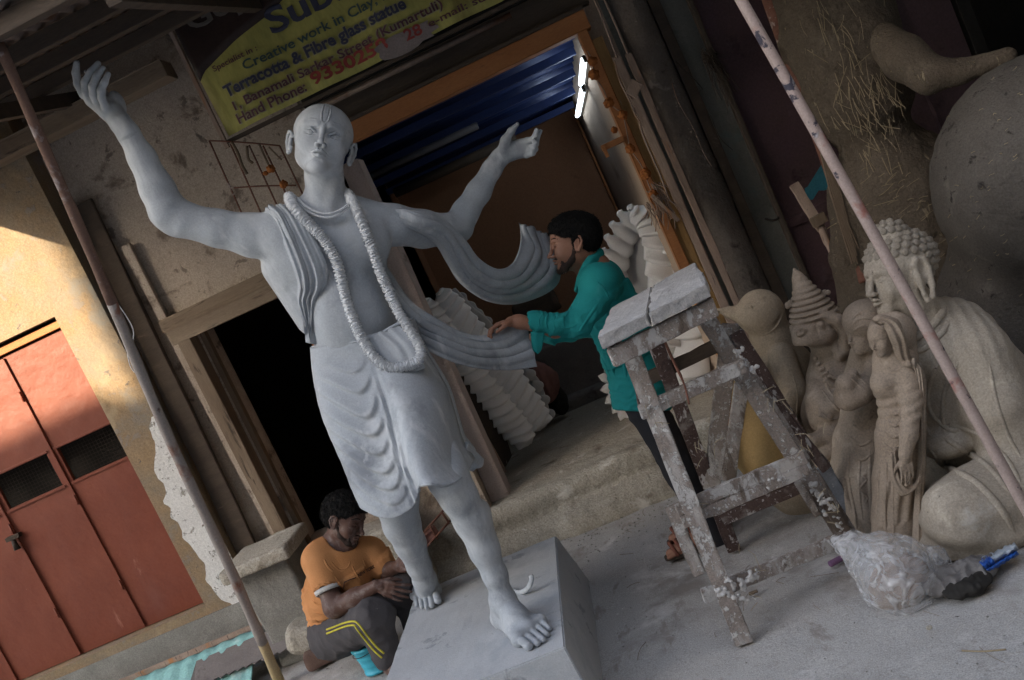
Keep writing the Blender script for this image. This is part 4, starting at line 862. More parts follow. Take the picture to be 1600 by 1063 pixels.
# long garland: every ruffle disc of the rope is one closed strand
M_garl = mat('white_garland', [(.56, .58, .60), (.66, .675, .69)], 9, .7, .3, 90, grain=.05)
gpx = [(462, 318, 3.76), (452, 308, 3.70), (458, 322, 3.625), (475, 342, 3.585), (502, 370, 3.575), (522, 400, 3.58), (532, 430, 3.585), (540, 465, 3.59), (552, 500, 3.585), (566, 530, 3.57), (583, 556, 3.555), (605, 573, 3.54), (632, 573, 3.54), (655, 563, 3.545), (657, 545, 3.555), (643, 520, 3.58), (625, 492, 3.60), (607, 455, 3.62), (592, 420, 3.62), (580, 385, 3.61), (567, 352, 3.61), (556, 325, 3.64), (545, 306, 3.70), (535, 300, 3.78)]
def garland(pts, n, r, parent, m, name='garland_rope', ring=14, spike=.28, seed=3, tilt=0.35):
    Pg = crs([at(p[0], p[1], p[2]) for p in pts], n); T_ = np.gradient(Pg, axis=0); T_ /= np.linalg.norm(T_, axis=1)[:, None]; rr = np.random.default_rng(seed)
    gs = [tube_geo(Pg[::3], r*.78, 10)]
    for i in range(0, n):
        t = T_[i]; a = nrm(np.cross(t, (0.1, .2, 1))); b = np.cross(t, a); th = (Pg[min(i+1, n-1)]-Pg[max(i-1, 0)]); hw = np.linalg.norm(th)*.18; vs = []
        tl = nrm(rr.normal(size=3))*tilt; ph = rr.random()*6
        for k in range(ring):
            an = 2*math.pi*k/ring; R_k = r*(1+spike*(rr.random()-.5)+.08*math.sin(an*3+ph)); d = a*math.cos(an)+b*math.sin(an); sh = t*((d@tl)*r*.5+r*.10*math.sin(an*2+ph))
            vs += [Pg[i]+d*r*.72-t*hw*1.6+sh, Pg[i]+d*R_k-t*hw*.3+sh, Pg[i]+d*R_k*.99+t*hw*.5+sh, Pg[i]+d*r*.72+t*hw*1.6+sh]
        fs_ = []
        for k in range(ring):
            q = k*4; p_ = ((k+1) % ring)*4
            for e in range(3): fs_.append((q+e, p_+e, p_+e+1, q+e+1))
        gs.append((vs, fs_))
    o = link(name, pym(*join(gs)), m, parent, True); return o
tag(garland(gpx, 360, m_of(8.6, 3.6), sx, M_garl), kind='stuff')
# bead necklaces: two thin strands
for k, (dy, r) in enumerate(((0, 2.1), (6, 2.1))):
    pts = [(466, 310+dy*.5, 3.68), (476, 321+dy, 3.625), (492, 330+dy, 3.600), (510, 334+dy, 3.595), (528, 330+dy, 3.605), (543, 320+dy, 3.635), (550, 310+dy*.5, 3.69)]
    Pn = crs([at(*p) for p in pts], 46); gs = []
    for q in Pn:
        rr_ = m_of(r, 3.65); vs, fz = [], []
        for u in range(1, 4):
            for w_ in range(6): a, b = math.pi*u/4, 2*math.pi*w_/6; vs.append(q+V(math.sin(a)*math.cos(b), math.sin(a)*math.sin(b), math.cos(a))*rr_)
        vs += [q+V(0, 0, rr_), q-V(0, 0, rr_)]
        for u in range(2):
            for w_ in range(6): fz.append((u*6+w_, (u*6+(w_+1) % 6), (u+1)*6+(w_+1) % 6, (u+1)*6+w_))
        for w_ in range(6): fz += [(18, (w_+1) % 6, w_), (19, 12+w_, 12+(w_+1) % 6)]
        gs.append((vs, fz))
    tag(link('bead_strand', fixn(pym(*join(gs))), M_garl, sx, True), kind='stuff')
# plinth
M_plinth = mat('plinth_primer', [(.42, .43, .44), (.48, .49, .495)], 2, .75, .25, 80, spots=[((.33, .35, .37), 3, .55, .16), ((.30, .31, .32), 9, .60, .05), ((.25, .26, .28), 30, .69, .04)], grain=.05, bump2=(12, .15, .006))
M_plinth2 = M_plinth

pl = rough_hexa('plinth', [(-1.47, 3.14, -.02), (-.655, 3.14, -.02), (-.715, 4.42, -.02), (-1.50, 4.42, -.02), (-1.435, 3.19, .28), (-.69, 3.19, .28), (-.752, 4.34, .28), (-1.47, 4.34, .28)], 18, ((3, .008), (12, .005), (45, .0025)), M_plinth, None, .005, loc=(-1.07, 3.8, 0)); tag(pl, 'grey primed block plinth under the barefoot statue', 'plinth')
wf = tube('metal_strap', crs([atz(797, 920, .285), atz(812, 926, .29), atz(824, 920, .31), atz(831, 906, .335), atz(829, 899, .35)], 14), .004, M_stat, None, 8, flat=2.6); tag(wf, 'small curled grey strip sticking up from the plinth behind the front foot', 'strip')
# ============================================================ people
def skin(name, a, b, dust=None):
    return mat(name, [a, b], 14, .55, .15, 120, spots=([(dust, 30, .5, .25)] if dust else []), grain=.04, spec=.4, bdist=.0015)
def local_field(F, c0, s, R):
    P = lambda x, y, z: np.array(c0)+R@(np.array([x, y, z])*s)
    return P, (lambda x, y, z, a, b, c_, k=.02, op='u': F.ell(P(x, y, z), np.array([a, b, c_])*s, R, k*s, op))
def hair(c0, s, R, m, parent, line=.30, name='hair', curl=(60, .006), vox=.0038, low=-.20, front=.02):
    F = Field(); P, E_ = local_field(F, c0, s, R)
    E_(0, -.075, .165, .385, .460, .375, .03); E_(0, -.20, .0, .33, .30, .26, .08)
    E_(0, .05, .34, .25, .26, .15, .1)
    nzc = np.array(c0)
    def fn(x, y, z, d):
        x, y, z = np.broadcast_arrays(x, y, z); return d+(np.abs(vnoise(x, y, z, curl[0])))*curl[1]*2+vnoise(x, y, z, curl[0]*2.3)*curl[1]-curl[1]*.6+vnoise(x, y, z, curl[0]*.35)*curl[1]*1.5
    F.disp(nzc-s, nzc+s, fn)
    E_(0, .48+front, -.06, .60, .40, line+.09, .02, 's')
    F.box(P(0, 0, low-.5), np.array([.6, .7, .5])*s, R, rd=.002, k=.01, op='s')
    F.box(P(0, .30, -.25), np.array([.6, .24, .34])*s, R, rd=.01, k=.01, op='s')
    for q in (-1, 1): E_(q*.42, -.04, -.06, .12, .085, .13, .01, 's')
    return fobj(name, F, vox, m, parent)
def strands(ho, c0, s, R, m, parent, n=900, seed=4, L=(.010, .022)):
    """short hairs lying over the hair mass"""
    base = wloc(ho); co = np.zeros(len(ho.data.vertices)*3); ho.data.vertices.foreach_get('co', co); co = co.reshape(-1, 3)+base; nn = np.zeros(len(co)*3); ho.data.vertices.foreach_get('normal', nn); nn = nn.reshape(-1, 3)
    rr = np.random.default_rng(seed); ids = rr.permutation(len(co)); gs = []; c0 = np.array(c0); dn = nrm(R@V(0, .25, -1)); wh = c0+R@(V(0, -.25, .45)*s)
    for i in ids:
        if len(gs) >= n: break
        if np.dot(nn[i], CC-co[i]) < -.25*np.linalg.norm(CC-co[i]): continue
        N = nn[i]; d = co[i]-wh; d = d-N*np.dot(d, N)+rr.normal(size=3)*.03; d = nrm(d-N*np.dot(d, N)); l = rr.uniform(*L); p = co[i]
        gs.append(tube_geo([p-N*.001, p+d*l*.5+N*rr.uniform(.001, .004), p+d*l+N*rr.uniform(-.001, .004)], [.0011, .0009, .0003], 3, cap=False))
    return tag(link('hair_strands', pym(*join(gs)), m, parent, True), kind='stuff')
def beard(c0, s, R, m, parent, vox=.0028):
    F = Field(); P, E_ = local_field(F, c0, s, R)
    for q in (-1, 1):
        F.chain([P(q*.285, .02, -.04), P(q*.262, .045, -.16), P(q*.20, .10, -.29), P(q*.10, .24, -.40), P(0, .31, -.425)], [.014*s, .028*s, .058*s, .064*s, .055*s], .04*s)
        F.chain([P(q*.14, .27, -.235), P(q*.06, .335, -.225), P(0, .352, -.218)], [.014*s, .020*s, .016*s], .01*s)
        F.chain([P(q*.14, .27, -.235), P(q*.135, .26, -.33)], [.016*s, .03*s], .02*s)
    F.disp(np.array(c0)-s, np.array(c0)+s, lambda x, y, z, d: d+vnoise(*np.broadcast_arrays(x, y, z), 180)*.004+vnoise(*np.broadcast_arrays(x, y, z), 70)*.004)
    E_(0, .43, -.30, .085, .09, .035, .01, 's'); E_(0, .46, -.265, .10, .09, .035, .01, 's')
    return fobj('beard', F, vox, m, parent)
def hand3(F, wrist, palm_dir, across, normal, s, curl=(.5, .5, .5, .5), thumb=1, spread=.10, thumb_out=.6):
    """palm_dir wrist->fingers, across = towards the thumb side, normal = back of the hand; s = hand length"""
    d = nrm(palm_dir); a = nrm(np.array(across)-d*np.dot(across, d)); n = np.cross(d, a); n = n*np.sign(np.dot(n, normal) or 1); w = np.array(wrist, float)
    F.chain([w, w+d*.10*s], [.145*s, .15*s], .03*s)
    kn = []
    for i in range(4):
        o = (.19-.125*i)*s; k_ = w+d*(.50-.03*abs(i-1.2))*s+a*o; kn.append(k_); F.chain([w+d*.08*s+a*o*.6, w+d*.3*s+a*o*.9, k_], [.085*s, .080*s, .062*s], .04*s)
    L = [(.22, .14, .11), (.25, .16, .11), (.23, .145, .11), (.17, .11, .10)]
    for i in range(4):
        p = kn[i]; dd = nrm(d+a*spread*(1.3-i)); ang = 0; pts = [p]
        for j in range(3):
            ang += curl[i]*(.7, 1.0, .8)[j]; q = pts[-1]+(dd*math.cos(ang)-n*math.sin(ang))*L[i][j]*s; pts.append(q)
        F.chain(pts, [.056*s, .050*s, .044*s, .036*s], .006*s)
    t0 = w+d*.12*s+a*.13*s; t1 = w+d*.30*s+a*(.24+.10*thumb_out)*s-n*.08*s; t2 = t1+nrm(d*.8+a*.5*thumb_out-n*.4)*.17*s; t3 = t2+nrm(d+a*.1-n*.5)*.13*s
    F.chain([t0, t1, t2, t3], [.085*s, .066*s, .052*s, .040*s], .015*s)
def crease(F, lo, hi, amps, st=(1, 1, 1)):
    def fn(x, y, z, d):
        x, y, z = np.broadcast_arrays(x, y, z); r = 0
        for s_, a_ in amps: n_ = vnoise(x*st[0], y*st[1], z*st[2], s_); r = r+(np.abs(n_)*2-.5)*a_-np.exp(-(n_*13)**2)*a_*.45
        return d+r
    F.disp(lo, hi, fn)
def ripple(F, a, b, r, amp, lam, lo_t=0., hi_t=1.):
    """rings of gathered cloth round the limb a->b"""
    a = np.array(a); b = np.array(b); L = np.linalg.norm(b-a); u = (b-a)/L
    def fn(x, y, z, d):
        x, y, z = np.broadcast_arrays(x, y, z); t = (x-a[0])*u[0]+(y-a[1])*u[1]+(z-a[2])*u[2]; rr = np.sqrt(np.maximum((x-a[0])**2+(y-a[1])**2+(z-a[2])**2-t*t, 0))
        env = np.clip((t/L-lo_t)*8, 0, 1)*np.clip((hi_t-t/L)*8, 0, 1)*np.clip((r-rr)/.01, 0, 1)
        return d+env*amp*np.sin(t*2*np.pi/lam+vnoise(x, y, z, 22)*9)
    F.disp(np.minimum(a, b)-r, np.maximum(a, b)+r, fn)
M_skin1 = skin('light_brown_skin', (.27, .125, .075), (.33, .165, .105)); M_skin2 = skin('dark_brown_skin', (.085, .040, .028), (.12, .06, .042), (.20, .16, .145))
M_hair = mat('black_hair', [(.005, .005, .005), (.010, .009, .008)], 40, .85, .9, 220, bdist=.003, spec=.15); M_beard = mat('black_beard', [(.028, .018, .013), (.05, .03, .022)], 60, .75, .9, 240, bdist=.002)
M_teal = mat('teal_cotton', [(.010, .22, .215), (.015, .27, .26)], 6, .85, .3, 200, spots=[((.06, .33, .32), 9, .60, .2), ((.004, .13, .13), 5, .62, .2)], grain=.04, bump2=(30, .35, .006))
M_navy = mat('dark_trousers', [(.018, .018, .022), (.035, .034, .038)], 8, .9, .3, 150, bump2=(25, .3, .006))
# ---- man in teal
p1 = thing('person', 'bearded man in a teal shirt reaching out to the trailing grey shawl', 'person', (-.25, 4.3, 0))
YT = 4.22; RH1 = camframe(roll=-12, yaw=86); h1c = at(895, 380, YT); h1s = m_of(90, YT)
F = Field(); PH1, PS1 = head(F, h1c, h1s, RH1, eyes='half', nose=1.05, lips=1.0, wide=.92, brow=.8)
F.cone(at(902, 392, YT+.01), at(926, 418, YT+.03), .062, .072, k=.04)
T1 = lambda x, y, Y=YT: at(x, y, Y)
F.chain([T1(937, 440, 4.27), T1(962, 495, 4.30), T1(988, 570, 4.31), T1(1000, 620, 4.31)], [.08, .09, .09, .09], .05)
F.chain([T1(932, 436, 4.13), T1(908, 503, 4.06)], [.046, .040], .02); F.chain([T1(908, 508, 4.06), T1(868, 514, 4.03), T1(812, 503, 4.00), T1(806, 502, 4.0)], [.040, .036, .0265, .025], .02)
F.chain([T1(938, 432, 4.42), T1(915, 503, 4.42), T1(850, 520, 4.28)], [.045, .035, .027], .02)
for (k_, a_), yo in (((1066, 738), (1122, 848)), 0), (((1072, 735), (1128, 836)), .16):
    F.chain([T1(1002, 625, 4.28+yo), T1(*k_, 4.26+yo), T1(*a_, 4.27+yo)], [.065, .048, .036], .01)
    ft = T1(*a_, 4.27+yo); F.chain([ft, V(ft[0]-.02, ft[1], .055), V(ft[0]-.16, ft[1]-.02, .035), V(ft[0]-.21, ft[1]-.02, .03)], [.038, .035, .03, .022], .02)
    for i in range(4): F.chain([V(ft[0]-.18, ft[1]-.045+.022*i, .032), V(ft[0]-.225+.008*i, ft[1]-.05+.022*i, .026)], [.013, .010], .004)
hand3(F, T1(803, 502, 4.0), T1(775, 508, 3.985)-T1(803, 502, 4.0), CM[0]*-.1-CM[2]*1.0, CM[1], .145, curl=(.62, .66, .66, .62), thumb_out=.3, spread=.04)
hw = T1(846, 520, 4.27); hand3(F, hw, V(-1, -.1, .05), V(0, -1, 0), V(0, 0, 1), .15, curl=(.6,)*4)
tag(fobj('body', F, .0075, M_skin1, p1, fine=[around(h1c, (.16, .17, .165)), around(at(787, 505, 3.99), (.12, .12, .12))], hf=.0027))
ho = hair(h1c, h1s, RH1, M_hair, p1, line=.22, low=-.26); strands(ho, h1c, h1s, RH1, M_hair, ho)
bo = beard(h1c, h1s, RH1, M_beard, p1); strands(bo, h1c, h1s, RH1, M_beard, bo, 260, 5, (.004, .008))
for q in (-1, 1): tube('eyebrow', [PS1(q*x, .004, z) for x, z in ((.05, .095), (.10, .125), (.17, .13), (.24, .095))], .0032, M_hair, p1, 6)
F = Field(); 
F.chain([T1(938, 442, 4.27), T1(962, 495, 4.30), T1(983, 555, 4.31), T1(997, 600, 4.31), T1(1003, 625, 4.31)], [.105, .115, .115, .122, .135], .03)
F.ell(T1(945, 438, 4.17), (.065, .065, .065), k=.05); F.ell(T1(930, 436, 4.12), (.066, .066, .066), k=.04); F.ell(T1(920, 442, 4.15), (.045, .045, .045), k=.04)
F.chain([T1(940, 440, 4.13), T1(922, 478, 4.09), T1(900, 506, 4.05)], [.068, .062, .053], .03); F.chain([T1(902, 508, 4.05), T1(868, 508, 4.03), T1(842, 504, 4.02), T1(832, 502, 4.015)], [.050, .046, .043, .043], .02)
F.chain([T1(945, 440, 4.42), T1(922, 500, 4.42), T1(860, 520, 4.30)], [.072, .060, .048], .03)
crease(F, at(880, 420, 3.6)-.5, at(960, 640, 4.8)+.6, [(8, .022), (19, .014), (45, .004)], (1, .7, 1.2))
ripple(F, T1(905, 500, 4.05), T1(828, 500, 4.015), .085, .0045, .020, .05, .95); ripple(F, T1(980, 570, 4.3), T1(1006, 640, 4.3), .22, .005, .035)
F.cone(T1(836, 506, 4.02), T1(800, 500, 4.0), .036, .036, k=.004, op='s')
F.cone(T1(917, 410, YT+.02), T1(890, 372, YT), .060, .064, k=.006, op='s')
F.box(T1(1018, 668, 4.31), (.26, .26, .08), np.stack([CM[0], CM[2], CM[1]], 1)@np.eye(3), op='s', k=.006)
o = fobj('shirt', F, .006, M_teal, p1); surf_lines(o, p1, M_teal, [(.009, (940, 468), (918, 498), (902, 524)), (.008, (950, 478), (934, 508), (918, 532)), (.008, (905, 450), (893, 478), (880, 500)), (.007, (887, 476), (880, 498), (884, 522)), (.006, (873, 484), (865, 502), (868, 520)), (.006, (860, 486), (853, 502), (857, 518)), (.005, (848, 489), (842, 502), (846, 516)),
    (.009, (942, 520), (950, 560), (966, 602)), (.010, (958, 500), (972, 550), (980, 605)), (.007, (925, 436), (944, 452), (956, 478)), (.008, (930, 540), (945, 570), (958, 600)), (.007, (945, 600), (962, 612), (980, 612)), (.008, (970, 470), (978, 500), (985, 540)), (.006, (905, 505), (890, 512), (872, 510)), (.005, (912, 425), (905, 445), (900, 462))], depth=.55, name='crease')
# collar, cuff flap, buttons line
nc = [T1(*q) for q in ((905, 400, 4.155), (898, 432, 4.15), (893, 452, 4.17))]
ribbon('collar', [(934, 386), (915, 405), (903, 428), (897, 452)], [(944, 398), (928, 416), (914, 436), (903, 458)], [4.235, 4.155, 4.135, 4.16], M_teal, p1, 30, 10, [(.5, .3, .008, 0)], .005, .004)
ribbon('cuff_flap', [(829, 519), (830, 534), (833, 548), (840, 553)], [(851, 520), (849, 534), (846, 547), (841, 553)], [3.985, 3.985, 3.985, 3.985], M_teal, p1, 24, 10, [(.4, .2, .006, 0)], .004, .006)
wb = T1(835, 506, 4.02); ax = nrm(T1(812, 503, 4.0)-T1(868, 514, 4.03)); s1 = nrm(np.cross(ax, (0, 0, 1))); s2 = np.cross(ax, s1)
tube('bangle', [wb+(s1*math.cos(a)+s2*math.sin(a))*.037+ax*.006*math.cos(a) for a in np.linspace(0, 2*math.pi, 25)], .0025, mat('brass', [(.5, .38, .2), (.55, .42, .25)], 9, .35, .05, metal=.8), p1, 6)
F = Field()
for (k_, a_), yo in (((1066, 738), (1119, 843)), 0), (((1072, 735), (1126, 832)), .16): F.chain([T1(1000, 622, 4.28+yo), T1(*k_, 4.26+yo), T1(*a_, 4.27+yo)], [.085, .068, .052], .03)
crease(F, V(-1, 3.8, -.1), V(.5, 4.8, 1.), [(10, .014), (26, .006)]); fobj('trousers', F, .009, M_navy, p1)
M_sand = mat('sandal_leather', [(.16, .055, .035), (.22, .08, .05)], 20, .6, .3, 90)
for (a_, yo) in (((1122, 848), 0), ((1128, 836), .16)):
    ft = T1(*a_, 4.27+yo); x0_, y0_ = ft[0], ft[1]-.012; vs = []
    for k in range(28):
        t = k/28*2*math.pi; r_ = .048+.006*math.cos(t*2+.4); vs.append((x0_-.10+math.cos(t)*.145, y0_+math.sin(t)*r_, .004))
    sdl = link('sandal_sole', fixn(pym(vs+[(a, b, .022) for a, b, c_ in vs], [tuple(range(27, -1, -1)), tuple(range(28, 56))]+[(k, (k+1) % 28, (k+1) % 28+28, k+28) for k in range(28)])), M_darkwood, p1)
    for xo in (-.12, -.15, -.18): tube('sandal_strap', crs([V(x0_+xo, y0_-.046, .02), V(x0_+xo-.012, y0_-.03, .062), V(x0_+xo-.02, y0_, .075), V(x0_+xo-.01, y0_+.03, .062), V(x0_+xo, y0_+.046, .02)], 12), .006, M_sand, sdl, 6, flat=1.6)
# ---- seated man in orange
M_orange = mat('orange_tshirt', [(.50, .215, .075), (.58, .27, .11)], 5, .88, .3, 180, spots=[((.60, .36, .20), 6, .58, .25), ((.34, .13, .05), 7, .64, .2), ((.45, .38, .30), 30, .70, .06)], grain=.05, bump2=(26, .35, .006))
M_grey_p = mat('grey_track_pants', [(.055, .05, .052), (.085, .078, .08)], 8, .9, .3, 150, spots=[((.2, .19, .18), 24, .68, .05)], bump2=(24, .3, .006))
p2 = thing('person', 'seated man in an orange T-shirt and striped grey track pants behind the plinth', 'person', (-1.95, 4.5, 0))
Y2 = 4.42; RH2 = camframe(roll=9, yaw=-66, pitch=-6); h2c = at(540, 811, Y2); h2s = m_of(84, Y2); T2 = lambda x, y, Y=Y2: at(x, y, Y)
F = Field(); PH2, PS2 = head(F, h2c, h2s, RH2, eyes='half', nose=1.25, lips=1.2, wide=1.0)
F.cone(T2(532, 830, 4.44), T2(520, 868, 4.46), .060, .070, k=.04)
F.chain([T2(532, 878, 4.46), T2(528, 920, 4.48), T2(522, 975, 4.52)], [.125, .12, .10], .05)
F.chain([T2(508, 868, 4.42), T2(570, 862, 4.50)], [.07, .065], .05)
F.chain([T2(498, 876, 4.36), T2(522, 948, 4.26)], [.056, .046], .04); F.chain([T2(522, 950, 4.26), T2(556, 934, 4.23), T2(588, 915, 4.20)], [.046, .041, .027], .03)
F.chain([T2(580, 868, 4.50), T2(604, 890, 4.44)], [.05, .042], .03); F.chain([T2(604, 892, 4.44), T2(625, 884, 4.36)], [.038, .027], .03)
hand3(F, T2(590, 914, 4.20), T2(640, 932, 4.17)-T2(590, 914, 4.20), -CM[1]*-1+CM[0]*.3, -CM[2], .158, curl=(.30, .28, .28, .34), spread=.13, thumb_out=.2)
hand3(F, T2(622, 885, 4.36), T2(640, 878, 4.28)-T2(622, 885, 4.36), CM[1], -CM[2], .16, curl=(.5,)*4)
F.chain([T2(524, 985, 4.48), T2(584, 962, 4.20)], [.10, .072], .03); F.chain([T2(584, 962, 4.20), T2(606, 1030, 4.20)], [.062, .038], .03)
F.chain([T2(545, 970, 4.60), T2(634, 908, 4.46)], [.09, .068], .03); F.chain([T2(634, 908, 4.46), T2(652, 985, 4.50)], [.06, .036], .03)
for x, y, Y in ((608, 1036, 4.20), (654, 990, 4.5)): a_ = at(x, y, Y); F.chain([a_, V(a_[0], a_[1], .05), V(a_[0]+.07, a_[1]-.09, .03), V(a_[0]+.09, a_[1]-.13, .025)], [.04, .035, .03, .022], .02)
fobj('body', F, .006, M_skin2, p2, fine=[around(h2c, (.15, .16, .155)), around(at(618, 925, 4.18), (.13, .12, .10)), around(at(630, 882, 4.32), (.08, .10, .08))], hf=.0028)
ho = hair(h2c, h2s, RH2, M_hair, p2, line=.24, curl=(55, .009), low=-.24); strands(ho, h2c, h2s, RH2, M_hair, ho, seed=9)
beard(h2c, h2s*.995, RH2, M_beard, p2)
for q in (-1, 1): tube('eyebrow', [PS2(q*x, .004, z) for x, z in ((.05, .095), (.10, .125), (.17, .13), (.24, .095))], .0032, M_hair, p2, 6)
F = Field()
F.chain([T2(528, 880, 4.45), T2(524, 925, 4.47), T2(521, 975, 4.50)], [.140, .137, .122], .05); F.chain([T2(504, 872, 4.40), T2(575, 864, 4.49)], [.088, .080], .05)
F.ell(T2(545, 905, 4.40), (.10, .08, .10), k=.05)
F.chain([T2(497, 876, 4.36), T2(511, 912, 4.31)], [.078, .072], .03); F.chain([T2(582, 866, 4.49), T2(596, 884, 4.45)], [.068, .056], .03)
crease(F, at(480, 820, 4.)-.5, at(600, 1000, 4.8)+.5, [(8, .020), (20, .012), (45, .004)], (1.1, 1, .8)); ripple(F, T2(500, 905, 4.42), T2(508, 995, 4.46), .26, .008, .034)
F.box(T2(518, 934, 4.28), (.2, .2, .024), np.stack([nrm(np.cross(T2(522, 948, 4.26)-T2(498, 876, 4.36), (0, 1, 0))), nrm(np.cross(np.cross(T2(522, 948, 4.26)-T2(498, 876, 4.36), (0, 1, 0)), T2(522, 948, 4.26)-T2(498, 876, 4.36))), nrm(T2(522, 948, 4.26)-T2(498, 876, 4.36))], 1)*1., op='s', k=.004) if False else None
F.cone(T2(512, 917, 4.30), T2(522, 950, 4.26), .062, .075, k=.004, op='s'); F.cone(T2(526, 872, 4.435), T2(536, 842, 4.42), .064, .075, k=.008, op='s'); F.cone(T2(531, 890, 4.36), T2(527, 872, 4.40), .022, .05, k=.01, op='s')
ts2 = fobj('t_shirt', F, .006, M_orange, p2); surf_lines(ts2, p2, M_orange, [(.007, (484, 935), (494, 944), (508, 948)), (.007, (484, 950), (497, 960), (514, 962)), (.007, (488, 964), (500, 974), (516, 975)), (.007, (520, 895), (532, 915), (540, 935)), (.006, (548, 880), (556, 896), (566, 910)), (.007, (505, 870), (512, 885), (524, 896)), (.006, (540, 930), (556, 930), (572, 922)), (.005, (512, 868), (522, 884), (534, 892), (545, 884), (550, 868)), (.006, (492, 985), (502, 990), (514, 988)), (.006, (566, 870), (572, 885), (584, 896))], depth=.55, name='crease'); cs2 = caster(ts2)
a_, b_2 = T2(510.5, 913, 4.307), T2(513.5, 921, 4.297); u_ = nrm(b_2-a_); s1 = nrm(np.cross(u_, (0, 1, 0))); s2 = np.cross(u_, s1)
tube('sleeve_lining', [b_2+(s1*math.cos(t)+s2*math.sin(t))*.062 for t in np.linspace(0, 2*math.pi, 30)], .007, mat('white_cotton', [(.5, .48, .45), (.6, .58, .55)], 9, .9, .3), p2, 6, flat=1.8)
F = Field()
F.chain([T2(520, 990, 4.48), T2(584, 962, 4.20)], [.125, .088], .03); F.chain([T2(586, 963, 4.20), T2(604, 1026, 4.20)], [.080, .058], .03)
F.chain([T2(540, 975, 4.60), T2(634, 908, 4.46)], [.11, .086], .03); F.chain([T2(634, 908, 4.46), T2(650, 980, 4.50)], [.078, .055], .03)
crease(F, V(-2.6, 3.8, -.1), V(-1.2, 5, .8), [(9, .016), (22, .010)]); tp2 = fobj('track_pants', F, .007, M_grey_p, p2); cp2 = caster(tp2)
M_ystripe = mat('yellow_stripe', [(.55, .47, .04), (.62, .54, .06)], 20, .7, .1)
for k in (0, 1):
    base_ = [(511, 984), (524, 979), (540, 973), (553, 971), (561, 976), (574, 993), (588, 1010), (600, 1021)]; pts = []
    for i, (x, y) in enumerate(base_):
        w = k*(6 if i < 4 else 3); v = k*(6 if i < 4 else 7); pts.append((x-(w if i >= 4 else 0)+(0 if i < 4 else 0), y+v))
    P_ = [cp2(*p, .0015) for p in crs([(a, b, 0) for a, b in pts], 44)[:, :2]]; P_ = [p for p in P_ if p is not None and p[1] < 4.6]
    if len(P_) > 3: tube('side_stripe', P_, .0045, M_ystripe, p2, 6)
# shirt print
def print_on(s, p0, p1_, h_, Y, m, parent, name='print'):
    cu = bpy.data.curves.new('text', 'FONT'); cu.body = s; cu.size = .1; cu.offset = .003; cu.extrude = .0002
    t = bpy.data.objects.new(name, cu); COL.objects.link(t); bpy.context.view_layer.update(); me = bpy.data.meshes.new_from_object(t.evaluated_get(bpy.context.evaluated_depsgraph_get())); bpy.data.objects.remove(t)
    co = np.zeros(len(me.vertices)*3); me.vertices.foreach_get('co', co); co = co.reshape(-1, 3); w0 = co[:, 0].max(); a = at(*p0, Y[0]); b = at(*p1_, Y[1]); up = nrm(CM[1]+CM[0]*-.3); N = nrm(np.cross(b-a, up))
    o_ = a[None]+(b-a)[None]*(co[:, :1]/w0)+up[None]*(co[:, 1:2]/.0729*m_of(h_, Y[0])); me.vertices.foreach_set('co', o_.astype(np.float32).ravel()); me.update(); link(name, me, m, parent)
pa, pb = cs2(560, 902), cs2(586, 887); print_on('NEW YORK', (560, 902), (586, 887), 5.5, (pa[1]-.012, pb[1]-.012), M_txt['black'], p2, 'shirt_print')
tube('shirt_print_line', [cs2(x, y, .001) for x, y in ((537, 920), (537, 915), (538, 910), (547, 906), (556, 903))], .0022, M_txt['black'], p2, 5)
# bucket
bk = thing('bucket', 'turquoise ribbed plastic bucket upside down in front of the seated man', 'bucket', atz(594, 1046, 0.0)); q = atz(592, 1046, 0.0)
M_turq = mat('turquoise_plastic', [(.05, .38, .50), (.08, .46, .58)], 6, .45, .1, spots=[((.45, .55, .58), 14, .62, .08)], grain=.02)
lathe('bucket_wall', [(.070, .0), (.074, .0), (.074, .012), (.070, .014), (.072, .04), (.075, .045), (.073, .05), (.077, .08), (.080, .085), (.078, .09), (.084, .125), (.088, .128), (.088, .142), (.083, .142)], q+V(0, .02, 0), M_turq, bk)
tube('bucket_handle', [q+V(math.cos(a)*.089, .02+math.sin(a)*.089, .135-.03*math.sin(a*.5)) for a in np.linspace(math.pi, 2*math.pi, 16)], .002, M_iron, bk, 5)
# ============================================================ trestle
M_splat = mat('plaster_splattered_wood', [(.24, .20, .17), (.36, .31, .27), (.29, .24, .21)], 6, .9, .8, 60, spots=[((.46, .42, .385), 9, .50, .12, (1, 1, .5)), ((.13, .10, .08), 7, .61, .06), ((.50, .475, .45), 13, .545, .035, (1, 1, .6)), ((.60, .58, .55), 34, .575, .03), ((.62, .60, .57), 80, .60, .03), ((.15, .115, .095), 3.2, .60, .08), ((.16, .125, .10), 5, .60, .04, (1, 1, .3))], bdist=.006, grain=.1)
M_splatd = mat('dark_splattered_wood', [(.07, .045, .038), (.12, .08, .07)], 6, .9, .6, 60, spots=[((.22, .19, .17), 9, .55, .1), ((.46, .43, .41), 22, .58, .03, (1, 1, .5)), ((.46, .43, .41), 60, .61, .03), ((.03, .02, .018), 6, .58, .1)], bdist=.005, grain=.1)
M_slab = mat('plaster_crusted_top', [(.44, .42, .40), (.55, .53, .51)], 5, .9, .6, 60, spots=[((.28, .25, .23), 4, .60, .15), ((.14, .11, .10), 22, .68, .03), ((.64, .62, .60), 9, .58, .1)], bdist=.008, grain=.08)
M_straw0 = mat('hemp_fibre', [(.35, .28, .18), (.45, .38, .26)], 20, .8, .2, 90)
tr = thing('trestle', 'plaster splattered wooden step trestle with a thick crusted top', 'trestle', (.05, 3.6, 0))
cs = [atz(934, 529, 1.205), atz(1103, 446, 1.205), atz(1087, 411, 1.205), atz(955, 482, 1.205)]; dn = V(0, 0, -.042)
